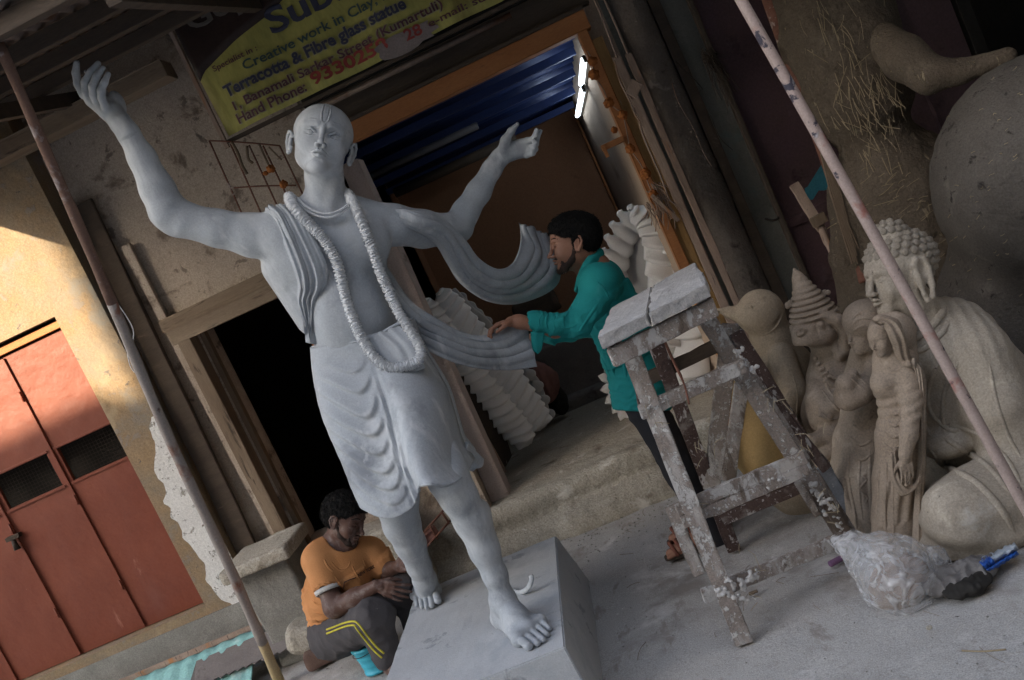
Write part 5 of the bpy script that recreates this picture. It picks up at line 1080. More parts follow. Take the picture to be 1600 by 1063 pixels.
def q_(i, j, z):
    u, v = (i+1)/2, (j+1)/2; p = cs[0]*(1-u)*(1-v)+cs[1]*u*(1-v)+cs[2]*u*v+cs[3]*(1-u)*v; return V(p[0], p[1], z)
corner = lambda i, j, z: q_(i*.92, j*.88, z)
rough_hexa('top', [q_(-1, -1, 1.163), q_(-.1, -1, 1.163), q_(-.06, 1, 1.163), q_(-1, 1, 1.163), q_(-1, -1, 1.207), q_(-.1, -1, 1.207), q_(-.06, 1, 1.207), q_(-1, 1, 1.207)], 14, ((7, .012), (22, .007), (55, .004)), M_slab, tr, .004)
rough_hexa('top', [q_(-.08, -1.03, 1.161), q_(1.02, -1, 1.161), q_(1, 1, 1.161), q_(-.045, 1, 1.161), q_(-.08, -1.03, 1.209), q_(1.02, -1, 1.209), q_(1, 1, 1.209), q_(-.045, 1, 1.209)], 16, ((6, .014), (20, .009), (50, .005)), M_slab, tr, .004)
def bm2(name, a, b, w, t, m=None, side=None, cuts=6): return beam(name, a, b, w, t, m or M_splat, tr, side=side, cuts=cuts, rough=.0022, bev=.003)
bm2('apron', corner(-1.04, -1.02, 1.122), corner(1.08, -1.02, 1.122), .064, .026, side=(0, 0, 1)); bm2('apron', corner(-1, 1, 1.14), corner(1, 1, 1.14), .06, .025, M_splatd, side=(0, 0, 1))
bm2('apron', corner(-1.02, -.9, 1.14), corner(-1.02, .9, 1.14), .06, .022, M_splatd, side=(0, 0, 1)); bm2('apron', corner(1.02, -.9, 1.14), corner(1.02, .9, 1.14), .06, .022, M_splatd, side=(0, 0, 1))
FLt, FLb = at(981, 540, 3.40), atz(1162, 1003, .0); FRt, FRb = at(1097, 488, 3.48), at(1337, 862, 3.60)
bm2('leg', FLt, FLb+V(0, 0, -.004), .062, .042, cuts=14); bm2('leg', FRt, V(FRb[0], FRb[1], .0), .062, .042, cuts=14)
def onleg(T_, B_, z): t = (z-B_[2])/(T_[2]-B_[2]); return B_+(T_-B_)*t
for (pl, pr, h_, o) in (((1000, 645), (1163, 571), .052, 0), ((1057, 797), (1258, 714), .046, 0), ((1066, 816), (1262, 732), .044, .003), ((1098, 932), (1318, 842), .052, 0)):
    bm2('rung', at(*pl, 3.365-o+(.0 if pl[1] < 900 else -.03)), at(*pr, 3.43-o+(.0 if pl[1] < 900 else .06)), h_, .022, side=(0, 0, 1), cuts=10)
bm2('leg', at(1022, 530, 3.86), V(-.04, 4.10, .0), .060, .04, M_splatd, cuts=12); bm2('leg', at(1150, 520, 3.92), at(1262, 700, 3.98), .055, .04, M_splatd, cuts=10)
bm2('brace', at(991, 530, 3.48), at(1017, 622, 3.50), .022, .018); bm2('brace', at(986, 552, 3.50), at(1003, 640, 3.47), .020, .018, M_splatd)
bm2('brace', at(1141, 506, 3.95), at(1112, 765, 4.0), .070, .02, cuts=8); bm2('brace', at(1158, 600, 3.85), at(1138, 750, 3.9), .055, .02, cuts=6)
bm2('brace', at(1139, 615, 3.98), at(1136, 665, 3.98), .016, .02, M_orange_w, cuts=2)
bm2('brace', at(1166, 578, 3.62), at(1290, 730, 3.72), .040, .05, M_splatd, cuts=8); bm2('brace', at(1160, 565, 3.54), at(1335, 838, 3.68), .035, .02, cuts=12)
bm2('brace', at(1285, 728, 3.75), at(1342, 840, 3.80), .060, .02, mat('blue_grey_board', [(.20, .21, .23), (.27, .28, .30)], 8, .85, .4, 50, spots=[((.45, .45, .45), 20, .62, .05)]))
bm2('brace', at(1246, 752, 3.52), at(1278, 805, 3.54), .028, .018, cuts=3); bm2('brace', at(1048, 790, 3.42), at(1092, 897, 3.42), .045, .03, cuts=5)
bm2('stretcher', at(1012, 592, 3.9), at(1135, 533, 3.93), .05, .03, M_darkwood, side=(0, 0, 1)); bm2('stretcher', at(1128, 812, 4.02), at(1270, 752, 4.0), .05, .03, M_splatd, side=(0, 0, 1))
tube('tie_wire', crs([at(1022, 492, 3.40), at(1024, 500, 3.33), at(1032, 518, 3.33), at(1050, 560, 3.34), at(1068, 598, 3.34), at(1077, 632, 3.34)], 24), [.006]*8+[.005]*10+[.0035]*6, M_rust, tr, 6)
# lumps of plaster stuck on the timber
def lumps(name, cs_, m, parent, seed=1, vox=.0035):
    F = Field(); r_ = np.random.default_rng(seed)
    for c0, r in cs_:
        for k in range(6): F.ell(np.array(c0)+r_.normal(size=3)*r*.5*V(1, .35, 1), r*(.35+.5*r_.random()), k=r*.3)
    F.disp(V(-3, 1, -.5), V(3, 8, 3), lambda x, y, z, d: d+vnoise(*np.broadcast_arrays(x, y, z), 60)*.010+vnoise(*np.broadcast_arrays(x, y, z), 130)*.005)
    return tag(fobj(name, F, vox, m, parent), kind='stuff')
rr = np.random.default_rng(5); L_ = []
for (a, b, n, r, Y0, Y1) in (((1125, 925), (1190, 897), 26, .010, 3.31, 3.335), ((1140, 930), (1180, 938), 12, .006, 3.31, 3.31), ((1150, 548), (1180, 590), 12, .008, 3.43, 3.44), ((1270, 760), (1325, 838), 30, .009, 3.49, 3.54), ((1290, 845), (1318, 838), 8, .008, 3.45, 3.45), ((1030, 690), (1062, 740), 12, .006, 3.36, 3.36), ((1075, 482), (1102, 466), 10, .007, 3.37, 3.38), ((1020, 485), (1036, 500), 8, .006, 3.32, 3.32), ((1070, 820), (1250, 735), 22, .005, 3.335, 3.40), ((1010, 640), (1150, 575), 16, .0045, 3.35, 3.41), ((1120, 870), (1150, 940), 14, .006, 3.32, 3.30)):
    for k in range(n): t = rr.random(); L_.append((at(a[0]+(b[0]-a[0])*t+rr.normal()*4, a[1]+(b[1]-a[1])*t+rr.normal()*4, Y0+(Y1-Y0)*t), r*rr.uniform(.5, 1.2)))
lumps('plaster_lumps', L_, M_slab, tr, vox=.0028)
gs = []
for k in range(46):
    px_ = [(1105, 700), (1250, 690), (1300, 800), (1175, 880), (1160, 930), (1020, 660), (1090, 800), (1200, 620)][k % 8]; p = at(px_[0]+rr.normal()*12, px_[1]+rr.normal()*12, 3.36); d = rr.normal(size=3)*V(.5, .15, 1); gs.append(tube_geo(crs([p, p+nrm(d)*.02+V(0, -.006, 0), p+nrm(d)*.045+V(.004, 0, -.008)], 6), .0011, 4))
tag(link('fibres', pym(*join(gs)), M_straw0, tr), kind='stuff')
# ============================================================ plaster shells
M_plas = mat('white_plaster', [(.76, .76, .76), (.82, .82, .82)], 5, .6, .2, 80, spots=[((.50, .50, .50), 7, .60, .15)], grain=.03, bdist=.002)
M_plasg = mat('grey_plaster', [(.42, .42, .42), (.52, .52, .52)], 5, .75, .2, 80, grain=.03)
def shell_column(path, w, n, dep, m, parent, diag=.5, flare=1, name='ribbed_column', NT=300, NP=30):
    """half round column whose surface steps outward in overlapping curved lips"""
    P = crs([at(p[0], p[1], p[2]) for p in path], NT); W_ = crs([[q] for q in w], NT)[:, 0]; T_ = np.gradient(P, axis=0); G = np.zeros((NT, NP, 3)); o = -CM[2]
    for i in range(NT):
        t = nrm(T_[i]); s_ = nrm(np.cross(t, CM[2])); r = m_of(W_[i]/2, P[i][1]); end = min(1, i/10+.25, (NT-1-i)/10+.25); L = np.linalg.norm(T_[i])*NT/n
        for j in range(NP):
            ph = math.pi*j/(NP-1); cp, sp = math.cos(ph), math.sin(ph); u = i/NT*n+diag*cp*.5-.45*sp+.25*nv(i*.05, 1, j*.02); f = u-math.floor(u); jt = .85+.3*(nv(math.floor(u)*3.1, 1.3)+.5)
            saw = (f**1.7 if f < .86 else .774*(1-f)/.14)*jt; edge = abs(cp)**6
            G[i, j] = P[i]+s_*cp*r*end*(1+(.10+.22*edge)*saw)+o*dep*end*(sp**.75)*(.62+.55*saw)+o*.035*edge*saw*flare+t*L*.22*saw*edge
    v, f = solid_grid(G, .006); return link(name, fixn(pym(v, f)), m, parent, True)
s1_ = thing('plaster_shell', 'white scalloped plaster shell standing behind the man in teal', 'sculpture', (-.1, 6.0, .25))
F = Field()
shell_column([(985, 334, 5.9), (1006, 342, 5.88), (1022, 365, 5.86), (1031, 400, 5.86), (1036, 440, 5.86), (1040, 490, 5.88), (1034, 540, 5.9), (1022, 590, 5.95)], [22, 32, 38, 42, 44, 44, 42, 34], 11, .085, M_plas, s1_, diag=-.5)
shell_column([(1040, 330, 5.9), (1055, 350, 5.88), (1066, 385, 5.86), (1075, 420, 5.86), (1081, 470, 5.88), (1084, 520, 5.9), (1078, 570, 5.93), (1062, 620, 5.97), (1050, 648, 6.0)], [34, 46, 52, 52, 52, 50, 48, 42, 20], 13, .09, M_plas, s1_, diag=.5)
F = Field()
for (x, y) in ((990, 330), (974, 339), (962, 356), (954, 376), (948, 398), (945, 420)): 
    F.chain([at(x+24, y+14, 5.98), at(x+6, y+3, 5.95), at(x-5, y-5, 5.92), at(x-3, y-11, 5.91)], [.05, .04, .020, .004], .012)
fobj('scalloped_edge', F, .006, M_plas, s1_)
F = Field()
for (x, y) in ((944, 590), (947, 608), (953, 625), (962, 638), (972, 648), (985, 650), (999, 645)):
    dx_, dy_ = (x-985), (y-600); L_ = math.hypot(dx_, dy_); F.chain([at(x-dx_/L_*10, y-dy_/L_*10, 6.02), at(x, y, 6.0), at(x+dx_/L_*9, y+dy_/L_*9, 5.99)], [.035, .026, .006], .012)
F.ell(at(985, 610, 6.05), (.14, .03, .16), k=.02)
fobj('scalloped_edge', F, .006, M_plas, s1_)
ribbon('inner_panel', [(990, 342), (968, 362), (958, 395), (955, 430), (950, 480), (945, 540), (945, 600)], [(1000, 348), (1012, 372), (1018, 410), (1024, 450), (1030, 500), (1028, 560), (1010, 620)], [5.93, 5.94, 5.95, 5.96, 5.98, 6.0, 6.02], M_plasg, s1_, 60, 24, [(.5, .35, -.05, 0)], .02, 0)
s2_ = thing('plaster_shell', 'white double ribbed plaster shell leaning below the trailing shawl', 'sculpture', (-1.1, 6.0, .25))
shell_column([(690, 452, 5.72), (703, 478, 5.74), (728, 515, 5.78), (758, 548, 5.84), (785, 582, 5.90), (808, 615, 5.96), (830, 645, 6.02), (848, 668, 6.06)], [16, 38, 44, 46, 46, 44, 42, 32], 17, .085, M_plas, s2_, diag=.8)
shell_column([(655, 470, 5.66), (676, 500, 5.68), (700, 540, 5.72), (725, 575, 5.78), (752, 607, 5.84), (780, 640, 5.90), (805, 668, 5.96), (826, 694, 6.0)], [28, 40, 44, 46, 46, 44, 40, 24], 18, .085, M_plas, s2_, diag=-.8)
ribbon('back_wing', [(700, 458), (722, 490), (752, 525), (785, 560), (812, 600), (840, 640), (858, 662)], [(712, 450), (738, 478), (764, 500), (790, 535), (826, 575), (846, 600), (862, 652)], [5.95, 5.98, 6.0, 6.04, 6.1, 6.14, 6.18], M_plasg, s2_, 60, 12, [], .03, .01)
F = Field()
for (x, y) in ((722, 462), (736, 476), (748, 488), (762, 500), (774, 517), (788, 532), (802, 550), (816, 566), (830, 582), (842, 600), (852, 622), (860, 644)): F.ell(at(x-3, y+4, 6.09), (.046, .014, .036), k=.03)
fobj('wing_scallops', F, .006, M_plasg, s2_)
# dark board and box at the foot of the pale post
hb = thing('board_box', 'dark wooden crate with a white smear beside the pale post', 'crate', (-.98, 5.85, .25))
M_smear = mat('smeared_dark_board', [(.03, .022, .018), (.05, .04, .032)], 5, .9, .5, 50, spots=[((.45, .42, .39), 5, .60, .06, (1, 1, .4))])
hexa('front_board', [at(780, 745, 5.76), at(800, 712, 6.0), at(800, 712, 6.03), at(782, 746, 5.80), at(700, 590, 5.62), at(752, 560, 5.9), at(752, 560, 5.93), at(700, 590, 5.66)], M_smear, hb, .004)
beam('edge_slat', at(712, 600, 5.60), at(788, 738, 5.74), .03, .02, M_pale_w, hb, cuts=4, rough=.002)
# ------------------------------------------------------------ things at the back of the shop floor
M_grime = mat('grimy_cement', [(.16, .14, .13), (.23, .205, .19)], 4, .92, .6, 50, spots=[((.09, .075, .07), 6, .58, .12)])
rock('cement_sack', at(885, 575, 7.1), (.26, .14, .22), M_grime, 'grimy grey cement block at the back of the workshop', 'block', R=Matrix.Rotation(.1, 3, 'Y'), vox=.012)
rock('cement_slab', at(880, 632, 7.0), (.34, .16, .05), M_grime, 'flat grey slab lying under the grimy block in the workshop', 'slab', vox=.012)
rock('clay_lump', at(838, 480, 7.2), (.16, .10, .08), M_darkwood, 'dark rough lump on the pile at the workshop back wall', 'clay lump', amps=((8, .06), (25, .03)), vox=.012)
rock('rubble_heap', at(845, 555, 7.3), (.20, .10, .30), M_darkwood, 'dark heap of rubble against the workshop back wall', 'rubble', amps=((6, .08), (20, .04)), vox=.014)
def cloth_lump(name, c0, h, m, label, cat, seed=0, vox=.006, parent=None, amp=.05, fr=1.):
    F = Field(); F.ell(c0, h); c0 = np.array(c0)
    def fn(x, y, z, d):
        x, y, z = np.broadcast_arrays(x, y, z); x = x+seed; return d+(np.abs(vnoise(x, y, z, 11*fr))*2-.4)*amp+(np.abs(vnoise(x, y, z, 26*fr))*2-.4)*amp*.4
    F.disp(c0-np.array(h)*2, c0+np.array(h)*2, fn); return tag(fobj(name, F, vox, m, parent, loc=(c0[0], c0[1], c0[2]-h[2])), label, cat)
cloth_lump('rag', at(842, 598, 6.6), (.13, .08, .15), mat('dusty_pink_cloth', [(.22, .105, .09), (.28, .14, .12)], 8, .95, .4, 150), 'crumpled dusty pink rag hanging behind the shawl end', 'cloth')
cloth_lump('bag', at(868, 622, 6.7), (.07, .06, .13), M_dark, 'small black bag beside the dusty pink rag', 'bag', 3.)
# ============================================================ clay figures
def clay(name, a, b, spots=(), bump=.6, bdist=.006, **k): return mat(name, [a, b], 3.5, .9, bump, 60, spots=[((a[0]*.55, a[1]*.52, a[2]*.5), 5, .62, .14), ((b[0]*1.35, b[1]*1.35, b[2]*1.35), 7, .60, .12), *spots], grain=.09, bdist=bdist, bump2=(18, .35, .010), **k)
M_clay = clay('dry_clay', (.27, .21, .155), (.39, .315, .245)); M_clayb = clay('buff_clay', (.31, .24, .165), (.40, .325, .235)); M_bud = clay('grey_buff_clay', (.32, .27, .21), (.44, .385, .31), [((.60, .575, .53), 3, .57, .12), ((.20, .16, .12), 2.4, .60, .12), ((.15, .12, .10), 26, .68, .03)])
# bird
bd_ = thing('bird_statue', 'clay penguin shaped bird statue with pointed beak behind the trestle', 'statue', (.55, 4.3, 0))
YB_ = 4.25; B_ = lambda x, y, Y=YB_: at(x, y, Y); F = Field()
F.ell(B_(1188, 488), (m_of(36, YB_),)*3, k=.02); F.ell(B_(1176, 492), (.068, .075, .062), k=.02)
F.chain([B_(1168, 492), B_(1142, 489), B_(1116, 484)], [.050, .026, .005], .015)
F.chain([B_(1197, 500), B_(1207, 532, 4.27), B_(1222, 590, 4.3), B_(1240, 660, 4.33), B_(1258, 740, 4.35)], [.078, .088, .155, .200, .20], .03)
F.chain([B_(1222, 560, 4.18), B_(1232, 610, 4.12), B_(1222, 665, 4.12), B_(1212, 690, 4.14)], [.06, .075, .05, .02], .012)
F.chain([B_(1192, 560, 4.42), B_(1178, 620, 4.42), B_(1165, 680, 4.4)], [.05, .06, .02], .03)
for r_, k_ in ((.0, 1),): F.chain([B_(1170, 512, 4.165), B_(1190, 525, 4.15), B_(1212, 508, 4.165), B_(1222, 488, 4.18)], .005, .004, 's')
F.chain([B_(1121, 487, 4.25), B_(1150, 494, 4.21), B_(1166, 500, 4.185)], .004, .003, 's')
F.chain([B_(1166, 478, 4.158), B_(1173, 473, 4.155), B_(1181, 476, 4.153)], .004, .002, 's'); F.ell(B_(1174, 479, 4.160), .006, k=.003)
o = fobj('body', F, .0075, M_clayb, bd_); surf_lines(o, bd_, M_clayb, [(.006, (1200, 555), (1192, 600), (1194, 650), (1205, 690)), (.005, (1168, 508), (1188, 524), (1212, 512), (1224, 490)), (.006, (1235, 570), (1246, 620), (1240, 670), (1225, 700)), (.003, (1166, 477), (1173, 472), (1182, 475))], name='ridge')
tag(lathe('jar', [(.02, -.22), (.11, -.20), (.155, -.08), (.17, .05), (.15, .17), (.10, .24), (.085, .27)], at(1188, 672, 4.15), mat('ochre_jar_clay', [(.36, .235, .09), (.42, .28, .12)], 5, .7, .2, 60, spots=[((.24, .15, .07), 5, .62, .15)]), None, 36, axis=(.1, .1, 1), loc=(.35, 4.15, 0)), 'ochre clay jar behind the trestle beside the bird statue', 'jar')
# crowned elephant headed idol
g1 = thing('idol_statue', 'small unfinished clay idol with a ringed conical crown and big ear', 'statue', (.72, 4.1, 0))
YG = 4.05; G_ = lambda x, y, Y=YG: at(x, y, Y); F = Field()
upg = nrm(G_(1243, 420)-G_(1272, 510))
hc_ = G_(1280, 530); 
for i in range(9):
    t = i/8; c0 = G_(1271-23*t, 492-62*t); r = m_of(39-33*t**1.15, YG); s1 = nrm(np.cross(upg, (0, 1, 0))); s2 = np.cross(upg, s1)
    F.ell(c0, (r, m_of(6, YG), r), np.stack([s1, upg, s2], 1), .003)
F.cone(G_(1271, 494), G_(1248, 436), m_of(33, YG), m_of(10, YG), k=.003); F.cone(G_(1247, 436), G_(1241, 421), m_of(9, YG), m_of(2.5, YG), k=.01)
for i in range(16): a = i/16*2*math.pi; F.ell(G_(1274, 502)+(s1*math.cos(a)+s2*math.sin(a))*m_of(37, YG), .010, k=.002)
for i in range(9): a = -i/8*math.pi; F.ell(G_(1262, 468)+(s1*math.cos(a)+s2*math.sin(a))*m_of(32, YG), .012, k=.003)
F.ell(G_(1275, 520), (m_of(36, YG), .10, m_of(30, YG)), k=.03); F.ell(G_(1258, 530, 4.0), (.05, .06, .05), k=.03)
F.box(G_(1252, 558, 4.05), (.14, .14, .045), np.stack([CM[0], CM[2], CM[1]], 1), op='s', k=.004)
F.ell(G_(1252, 521, 3.955), (.022, .014, .013), k=.002); F.chain([G_(1244, 519, 3.95), G_(1252, 513, 3.945), G_(1263, 517, 3.95)], .004, .002)
ear = [G_(1287, 492, 3.97), G_(1308, 500, 3.96), G_(1322, 520, 3.97), G_(1322, 545, 4.0), G_(1312, 556, 4.0)]; F.chain(ear, [.018, .024, .024, .022, .014], .012)
F.ell(G_(1303, 522, 4.01), (.055, .015, .075), camframe(roll=-15), k=.012); F.chain([G_(1284, 495, 3.985), G_(1294, 520, 4.0), G_(1312, 552, 4.0)], .014, .01)
F.chain([G_(1305, 560, 4.12), G_(1308, 600, 4.10), G_(1300, 650, 4.08)], [.10, .115, .12], .05); F.ell(G_(1296, 640, 4.02), (.11, .11, .10), k=.04)
F.chain([G_(1335, 570, 4.05), G_(1345, 610, 4.0), G_(1305, 632, 3.93)], [.05, .042, .03], .02); F.chain([G_(1280, 585, 4.08), G_(1275, 625, 4.0), G_(1292, 640, 3.93)], [.045, .04, .03], .02)
for i in range(4): F.cone(G_(1284+5*i, 640+2*i, 3.92), G_(1280+5*i, 650+2*i, 3.90), .012, .009, k=.004)
F.chain([G_(1325, 660, 4.05), G_(1298, 682, 3.93), G_(1272, 688, 3.90)], [.07, .045, .030], .02); F.chain([G_(1330, 690, 4.0), G_(1302, 702, 3.92), G_(1288, 708, 3.90)], [.06, .045, .032], .02)
for i in range(4): F.ell(G_(1264+2*i, 682+5*i, 3.89), .013, k=.003)
F.ell(G_(1305, 740, 4.02), (.15, .14, .11), k=.03)
neck_ = [[G_(1275+4*i, 566+9*i+2*j, 4.0-.0*i) for i in range(1)] for j in range(1)]
for j, (rx, n_) in enumerate(((26, 12), (38, 16), (48, 18))):
    for i in range(n_):
        t = i/(n_-1); x = 1290+22*math.sin(t*math.pi*.5)*1.0+(-18+36*t)*.9; y = 560+rx*math.sin(math.pi*t)+10*t; F.ell(G_(x, y, 3.985-.01*math.sin(math.pi*t)), .009, k=.002)
o = fobj('body', F, .0052, M_clay, g1); surf_lines(o, g1, M_clay, [(.006, (1283, 572), (1298, 602), (1322, 604), (1342, 580)), (.006, (1286, 588), (1302, 618), (1330, 614)), (.005, (1280, 642), (1300, 656), (1326, 642)), (.005, (1278, 600), (1300, 630), (1318, 650)), (.004, (1300, 505), (1312, 522), (1308, 545))], name='ornament')
# generic clay woman
def profile_head(F, px, spx, Y, yaw=75, roll=-18, pitch=0, **k):
    R = camframe(roll=roll, yaw=yaw, pitch=pitch); c0 = at(*px, Y); s = m_of(spx, Y); P, S = head(F, c0, s, R, **k); return c0, s, R, P, S
def folds(F, lo, hi, axis, amp, lam, seed=0., up=None, env=None):
    """long vertical drapery folds: ripple across 'axis'"""
    a = nrm(axis)
    def fn(x, y, z, d):
        x, y, z = np.broadcast_arrays(x, y, z); t = x*a[0]+y*a[1]+z*a[2]; w = np.sin(t*2*np.pi/lam+vnoise(x, y, z, 6)*5+seed); e = env(x, y, z) if env else 1
        return d-amp*(np.abs(w)**.8*np.sign(w))*e
    F.disp(lo, hi, fn)
w1 = thing('woman_statue', 'clay statue of a turbaned figure with raised elbow between idol and veiled woman', 'statue', (.78, 3.95, 0))
YW = 3.78; W_ = lambda x, y, Y=YW: at(x, y, Y); F = Field()
F.chain([W_(1362, 560, 3.86), W_(1358, 600, 3.86), W_(1352, 650, 3.86), W_(1352, 690, 3.84)], [.085, .09, .085, .10], .04)
F.chain([W_(1352, 690, 3.84), W_(1355, 740, 3.82), W_(1362, 800, 3.80), W_(1368, 838, 3.80)], [.11, .105, .095, .09], .03); F.chain([W_(1338, 690, 3.86), W_(1328, 760, 3.86), W_(1345, 815, 3.84)], [.08, .085, .06], .04)
folds(F, W_(1280, 700)-.4, W_(1420, 880)+.4, CM[0]+CM[1]*.25, .011, .055, env=lambda x, y, z: np.clip((.62-z)*8, 0, 1))
folds(F, W_(1280, 600)-.4, W_(1420, 760)+.4, CM[1]-CM[0]*.6, .006, .045, env=lambda x, y, z: np.clip((z-.45)*8, 0, 1)*np.clip((.72-z)*10, 0, 1))
profile_head(F, (1349, 520), 66, YW, yaw=72, roll=-14, eyes='half', ears=0); F.cone(W_(1358, 535), W_(1362, 565, 3.84), .05, .06, k=.03)
F.ell(W_(1354, 499, 3.78), (.088, .105, .078), camframe(roll=-10), k=.008); F.ell(W_(1365, 520, 3.82), (.07, .09, .075), k=.03)
for i in range(5): F.chain([W_(1327+i*3, 500+i*3-8, 3.72), W_(1345+i*5, 492+i*7, 3.70), W_(1372, 505+i*9, 3.74)], .0035, .003, 's')
F.chain([W_(1378, 558, 3.80), W_(1372, 595, 3.73), W_(1340, 612, 3.69), W_(1325, 620, 3.68)], [.060, .050, .052, .048], .02); F.chain([W_(1325, 622, 3.68), W_(1320, 600, 3.66), W_(1332, 585, 3.68)], [.046, .03, .022], .02)
for i in range(3): F.chain([W_(1336+3*i, 596+i*2, 3.625), W_(1343+3*i, 606+i*2, 3.62), W_(1347+3*i, 618, 3.63)], .004, .003, 's')
o = fobj('body', F, .0052, M_clay, w1); surf_lines(o, w1, M_clay, [(.007, (1327, 512), (1345, 498), (1368, 500), (1385, 515)), (.006, (1330, 500), (1350, 485), (1376, 492)), (.006, (1328, 522), (1350, 509), (1378, 522)), (.006, (1328, 660), (1345, 672), (1366, 664)), (.007, (1326, 680), (1345, 696), (1368, 684)), (.007, (1325, 700), (1345, 719), (1370, 704)),
    (.008, (1330, 690), (1325, 740), (1335, 800), (1340, 840)), (.007, (1345, 705), (1342, 760), (1350, 830)), (.008, (1360, 690), (1359, 760), (1364, 838)), (.006, (1338, 738), (1354, 750), (1342, 764), (1356, 778), (1346, 790)), (.005, (1326, 588), (1340, 600), (1354, 612)), (.005, (1330, 580), (1345, 592), (1358, 604))])
w2 = thing('woman_statue', 'clay statue of a veiled woman looking down in front of the seated Buddha', 'statue', (.68, 3.6, 0))
YV = 3.55; L2 = lambda x, y, Y=YV: at(x, y, Y); F = Field()
F.chain([L2(1398, 565), L2(1398, 600), L2(1404, 640), L2(1406, 680)], [.075, .072, .062, .075], .03); F.ell(L2(1378, 600, 3.52), (.038, .05, .04), k=.02)
F.chain([L2(1406, 680), L2(1402, 750), L2(1398, 862)], [.082, .080, .085], .03)
profile_head(F, (1378, 528), 56, 3.50, yaw=62, roll=-6, pitch=-18, eyes='closed', ears=0); F.cone(L2(1386, 540), L2(1396, 572), .04, .05, k=.03)
F.chain([L2(1418, 575, 3.50), L2(1424, 625, 3.46), L2(1420, 680, 3.42), L2(1414, 712, 3.40)], [.042, .037, .030, .022], .015)
hand3(F, L2(1414, 714, 3.40), CM[1]*-1+CM[0]*.15, -CM[0], -CM[2], .10, curl=(.2, .2, .2, .2), spread=.03)
folds(F, L2(1340, 640)-.4, L2(1450, 900)+.4, CM[0], .009, .040, env=lambda x, y, z: np.clip((.42-z)*12, 0, 1)); folds(F, L2(1340, 600)-.4, L2(1450, 760)+.4, CM[1]-CM[0]*.45, .005, .035, 1., env=lambda x, y, z: np.clip((z-.40)*10, 0, 1)*np.clip((.62-z)*12, 0, 1))
o = fobj('body', F, .0048, M_clay, w2); surf_lines(o, w2, M_clay, [(.005, (1380, 636), (1398, 648), (1413, 640)), (.006, (1378, 652), (1397, 666), (1412, 656)), (.006, (1376, 670), (1396, 684), (1411, 674)), (.006, (1377, 690), (1394, 702), (1408, 694)),
    (.006, (1376, 705), (1371, 780), (1372, 858)), (.007, (1386, 708), (1383, 780), (1384, 860)), (.006, (1396, 710), (1395, 780), (1397, 862)), (.007, (1409, 735), (1409, 800), (1411, 862)), (.005, (1420, 740), (1421, 800), (1424, 860)), (.004, (1384, 572), (1398, 580), (1410, 572))])
ribbon('veil', [(1374, 500), (1384, 516), (1392, 535), (1402, 560), (1428, 580), (1432, 640), (1434, 720), (1428, 790), (1424, 862)], [(1372, 498), (1400, 497), (1413, 520), (1424, 560), (1440, 590), (1445, 650), (1446, 720), (1444, 790), (1448, 868)], [3.44, 3.42, 3.42, 3.47, 3.46, 3.46, 3.46, 3.46, 3.46], M_clay, w2, 110, 18, [(.3, .12, .010, .05), (.7, .12, .012, .05)], .018, .012)
F = Field(); F.ell(L2(1390, 520, 3.56), (.070, .09, .072), k=.02); F.chain([L2(1398, 520, 3.56), L2(1408, 560, 3.58), L2(1425, 600, 3.56)], [.07, .055, .03], .03); fobj('veil_hood', F, .005, M_clay, w2)
ribbon('sash', [(1386, 712), (1392, 750), (1408, 775), (1426, 770)], [(1402, 700), (1410, 745), (1424, 758), (1438, 742)], [3.42, 3.42, 3.42, 3.42], M_clay, w2, 40, 14, [(.3, .1, .006, 0), (.65, .1, .006, 0)], .01, .008)
# Buddha
bu = thing('buddha_statue', 'large pale clay statue of a seated Buddha with curled hair in profile', 'statue', (.95, 3.55, 0))
YU = 3.62; U_ = lambda x, y, Y=YU: at(x, y, Y); F = Field()
RB = camframe(roll=-8, yaw=74, pitch=-4); bc = U_(1401, 431); bsz = m_of(122, YU); PB, SB = head(F, bc, bsz, RB, eyes='closed', nose=1.1, lips=1.15, ears=0, earlen=1.8, wide=1.0)
Lh = lambda x, y, z: bc+RB@(np.array([x, y, z])*bsz)
# long ear towards the camera
q = -1 if (Lh(-.4, 0, 0)[1] < Lh(.4, 0, 0)[1]) else 1
F.chain([Lh(q*.345, .03, .08), Lh(q*.385, -.03, .16), Lh(q*.40, -.12, .15), Lh(q*.41, -.16, .02), Lh(q*.41, -.155, -.18), Lh(q*.405, -.13, -.32), Lh(q*.40, -.07, -.36), Lh(q*.395, -.04, -.28), Lh(q*.375, -.03, -.15), Lh(q*.37, -.02, -.06), Lh(q*.35, .02, -.02)], [.022*bsz]*4+[.028*bsz, .034*bsz, .03*bsz, .024*bsz, .018*bsz, .016*bsz, .014*bsz], .008)
F.ell(Lh(q*.355, -.07, -.02), (.05*bsz, .085*bsz, .17*bsz), RB, .02); F.ell(Lh(q*.41, -.075, .02), (.035*bsz, .045*bsz, .075*bsz), RB, .008, 's')
hairp = F; 
# hair cap and bun
F.ell(Lh(0, -.11, .19), np.array([.37, .44, .36])*bsz, RB, .01); F.ell(Lh(0, -.02, .53), np.array([.19, .20, .16])*bsz, RB, .03)
F.ell(Lh(0, .46, -.02), np.array([.5, .40, .28])*bsz, RB, .005, 's') if False else None
F.chain([U_(1428, 478), U_(1445, 515, 3.66)], [.075, .10], .04)
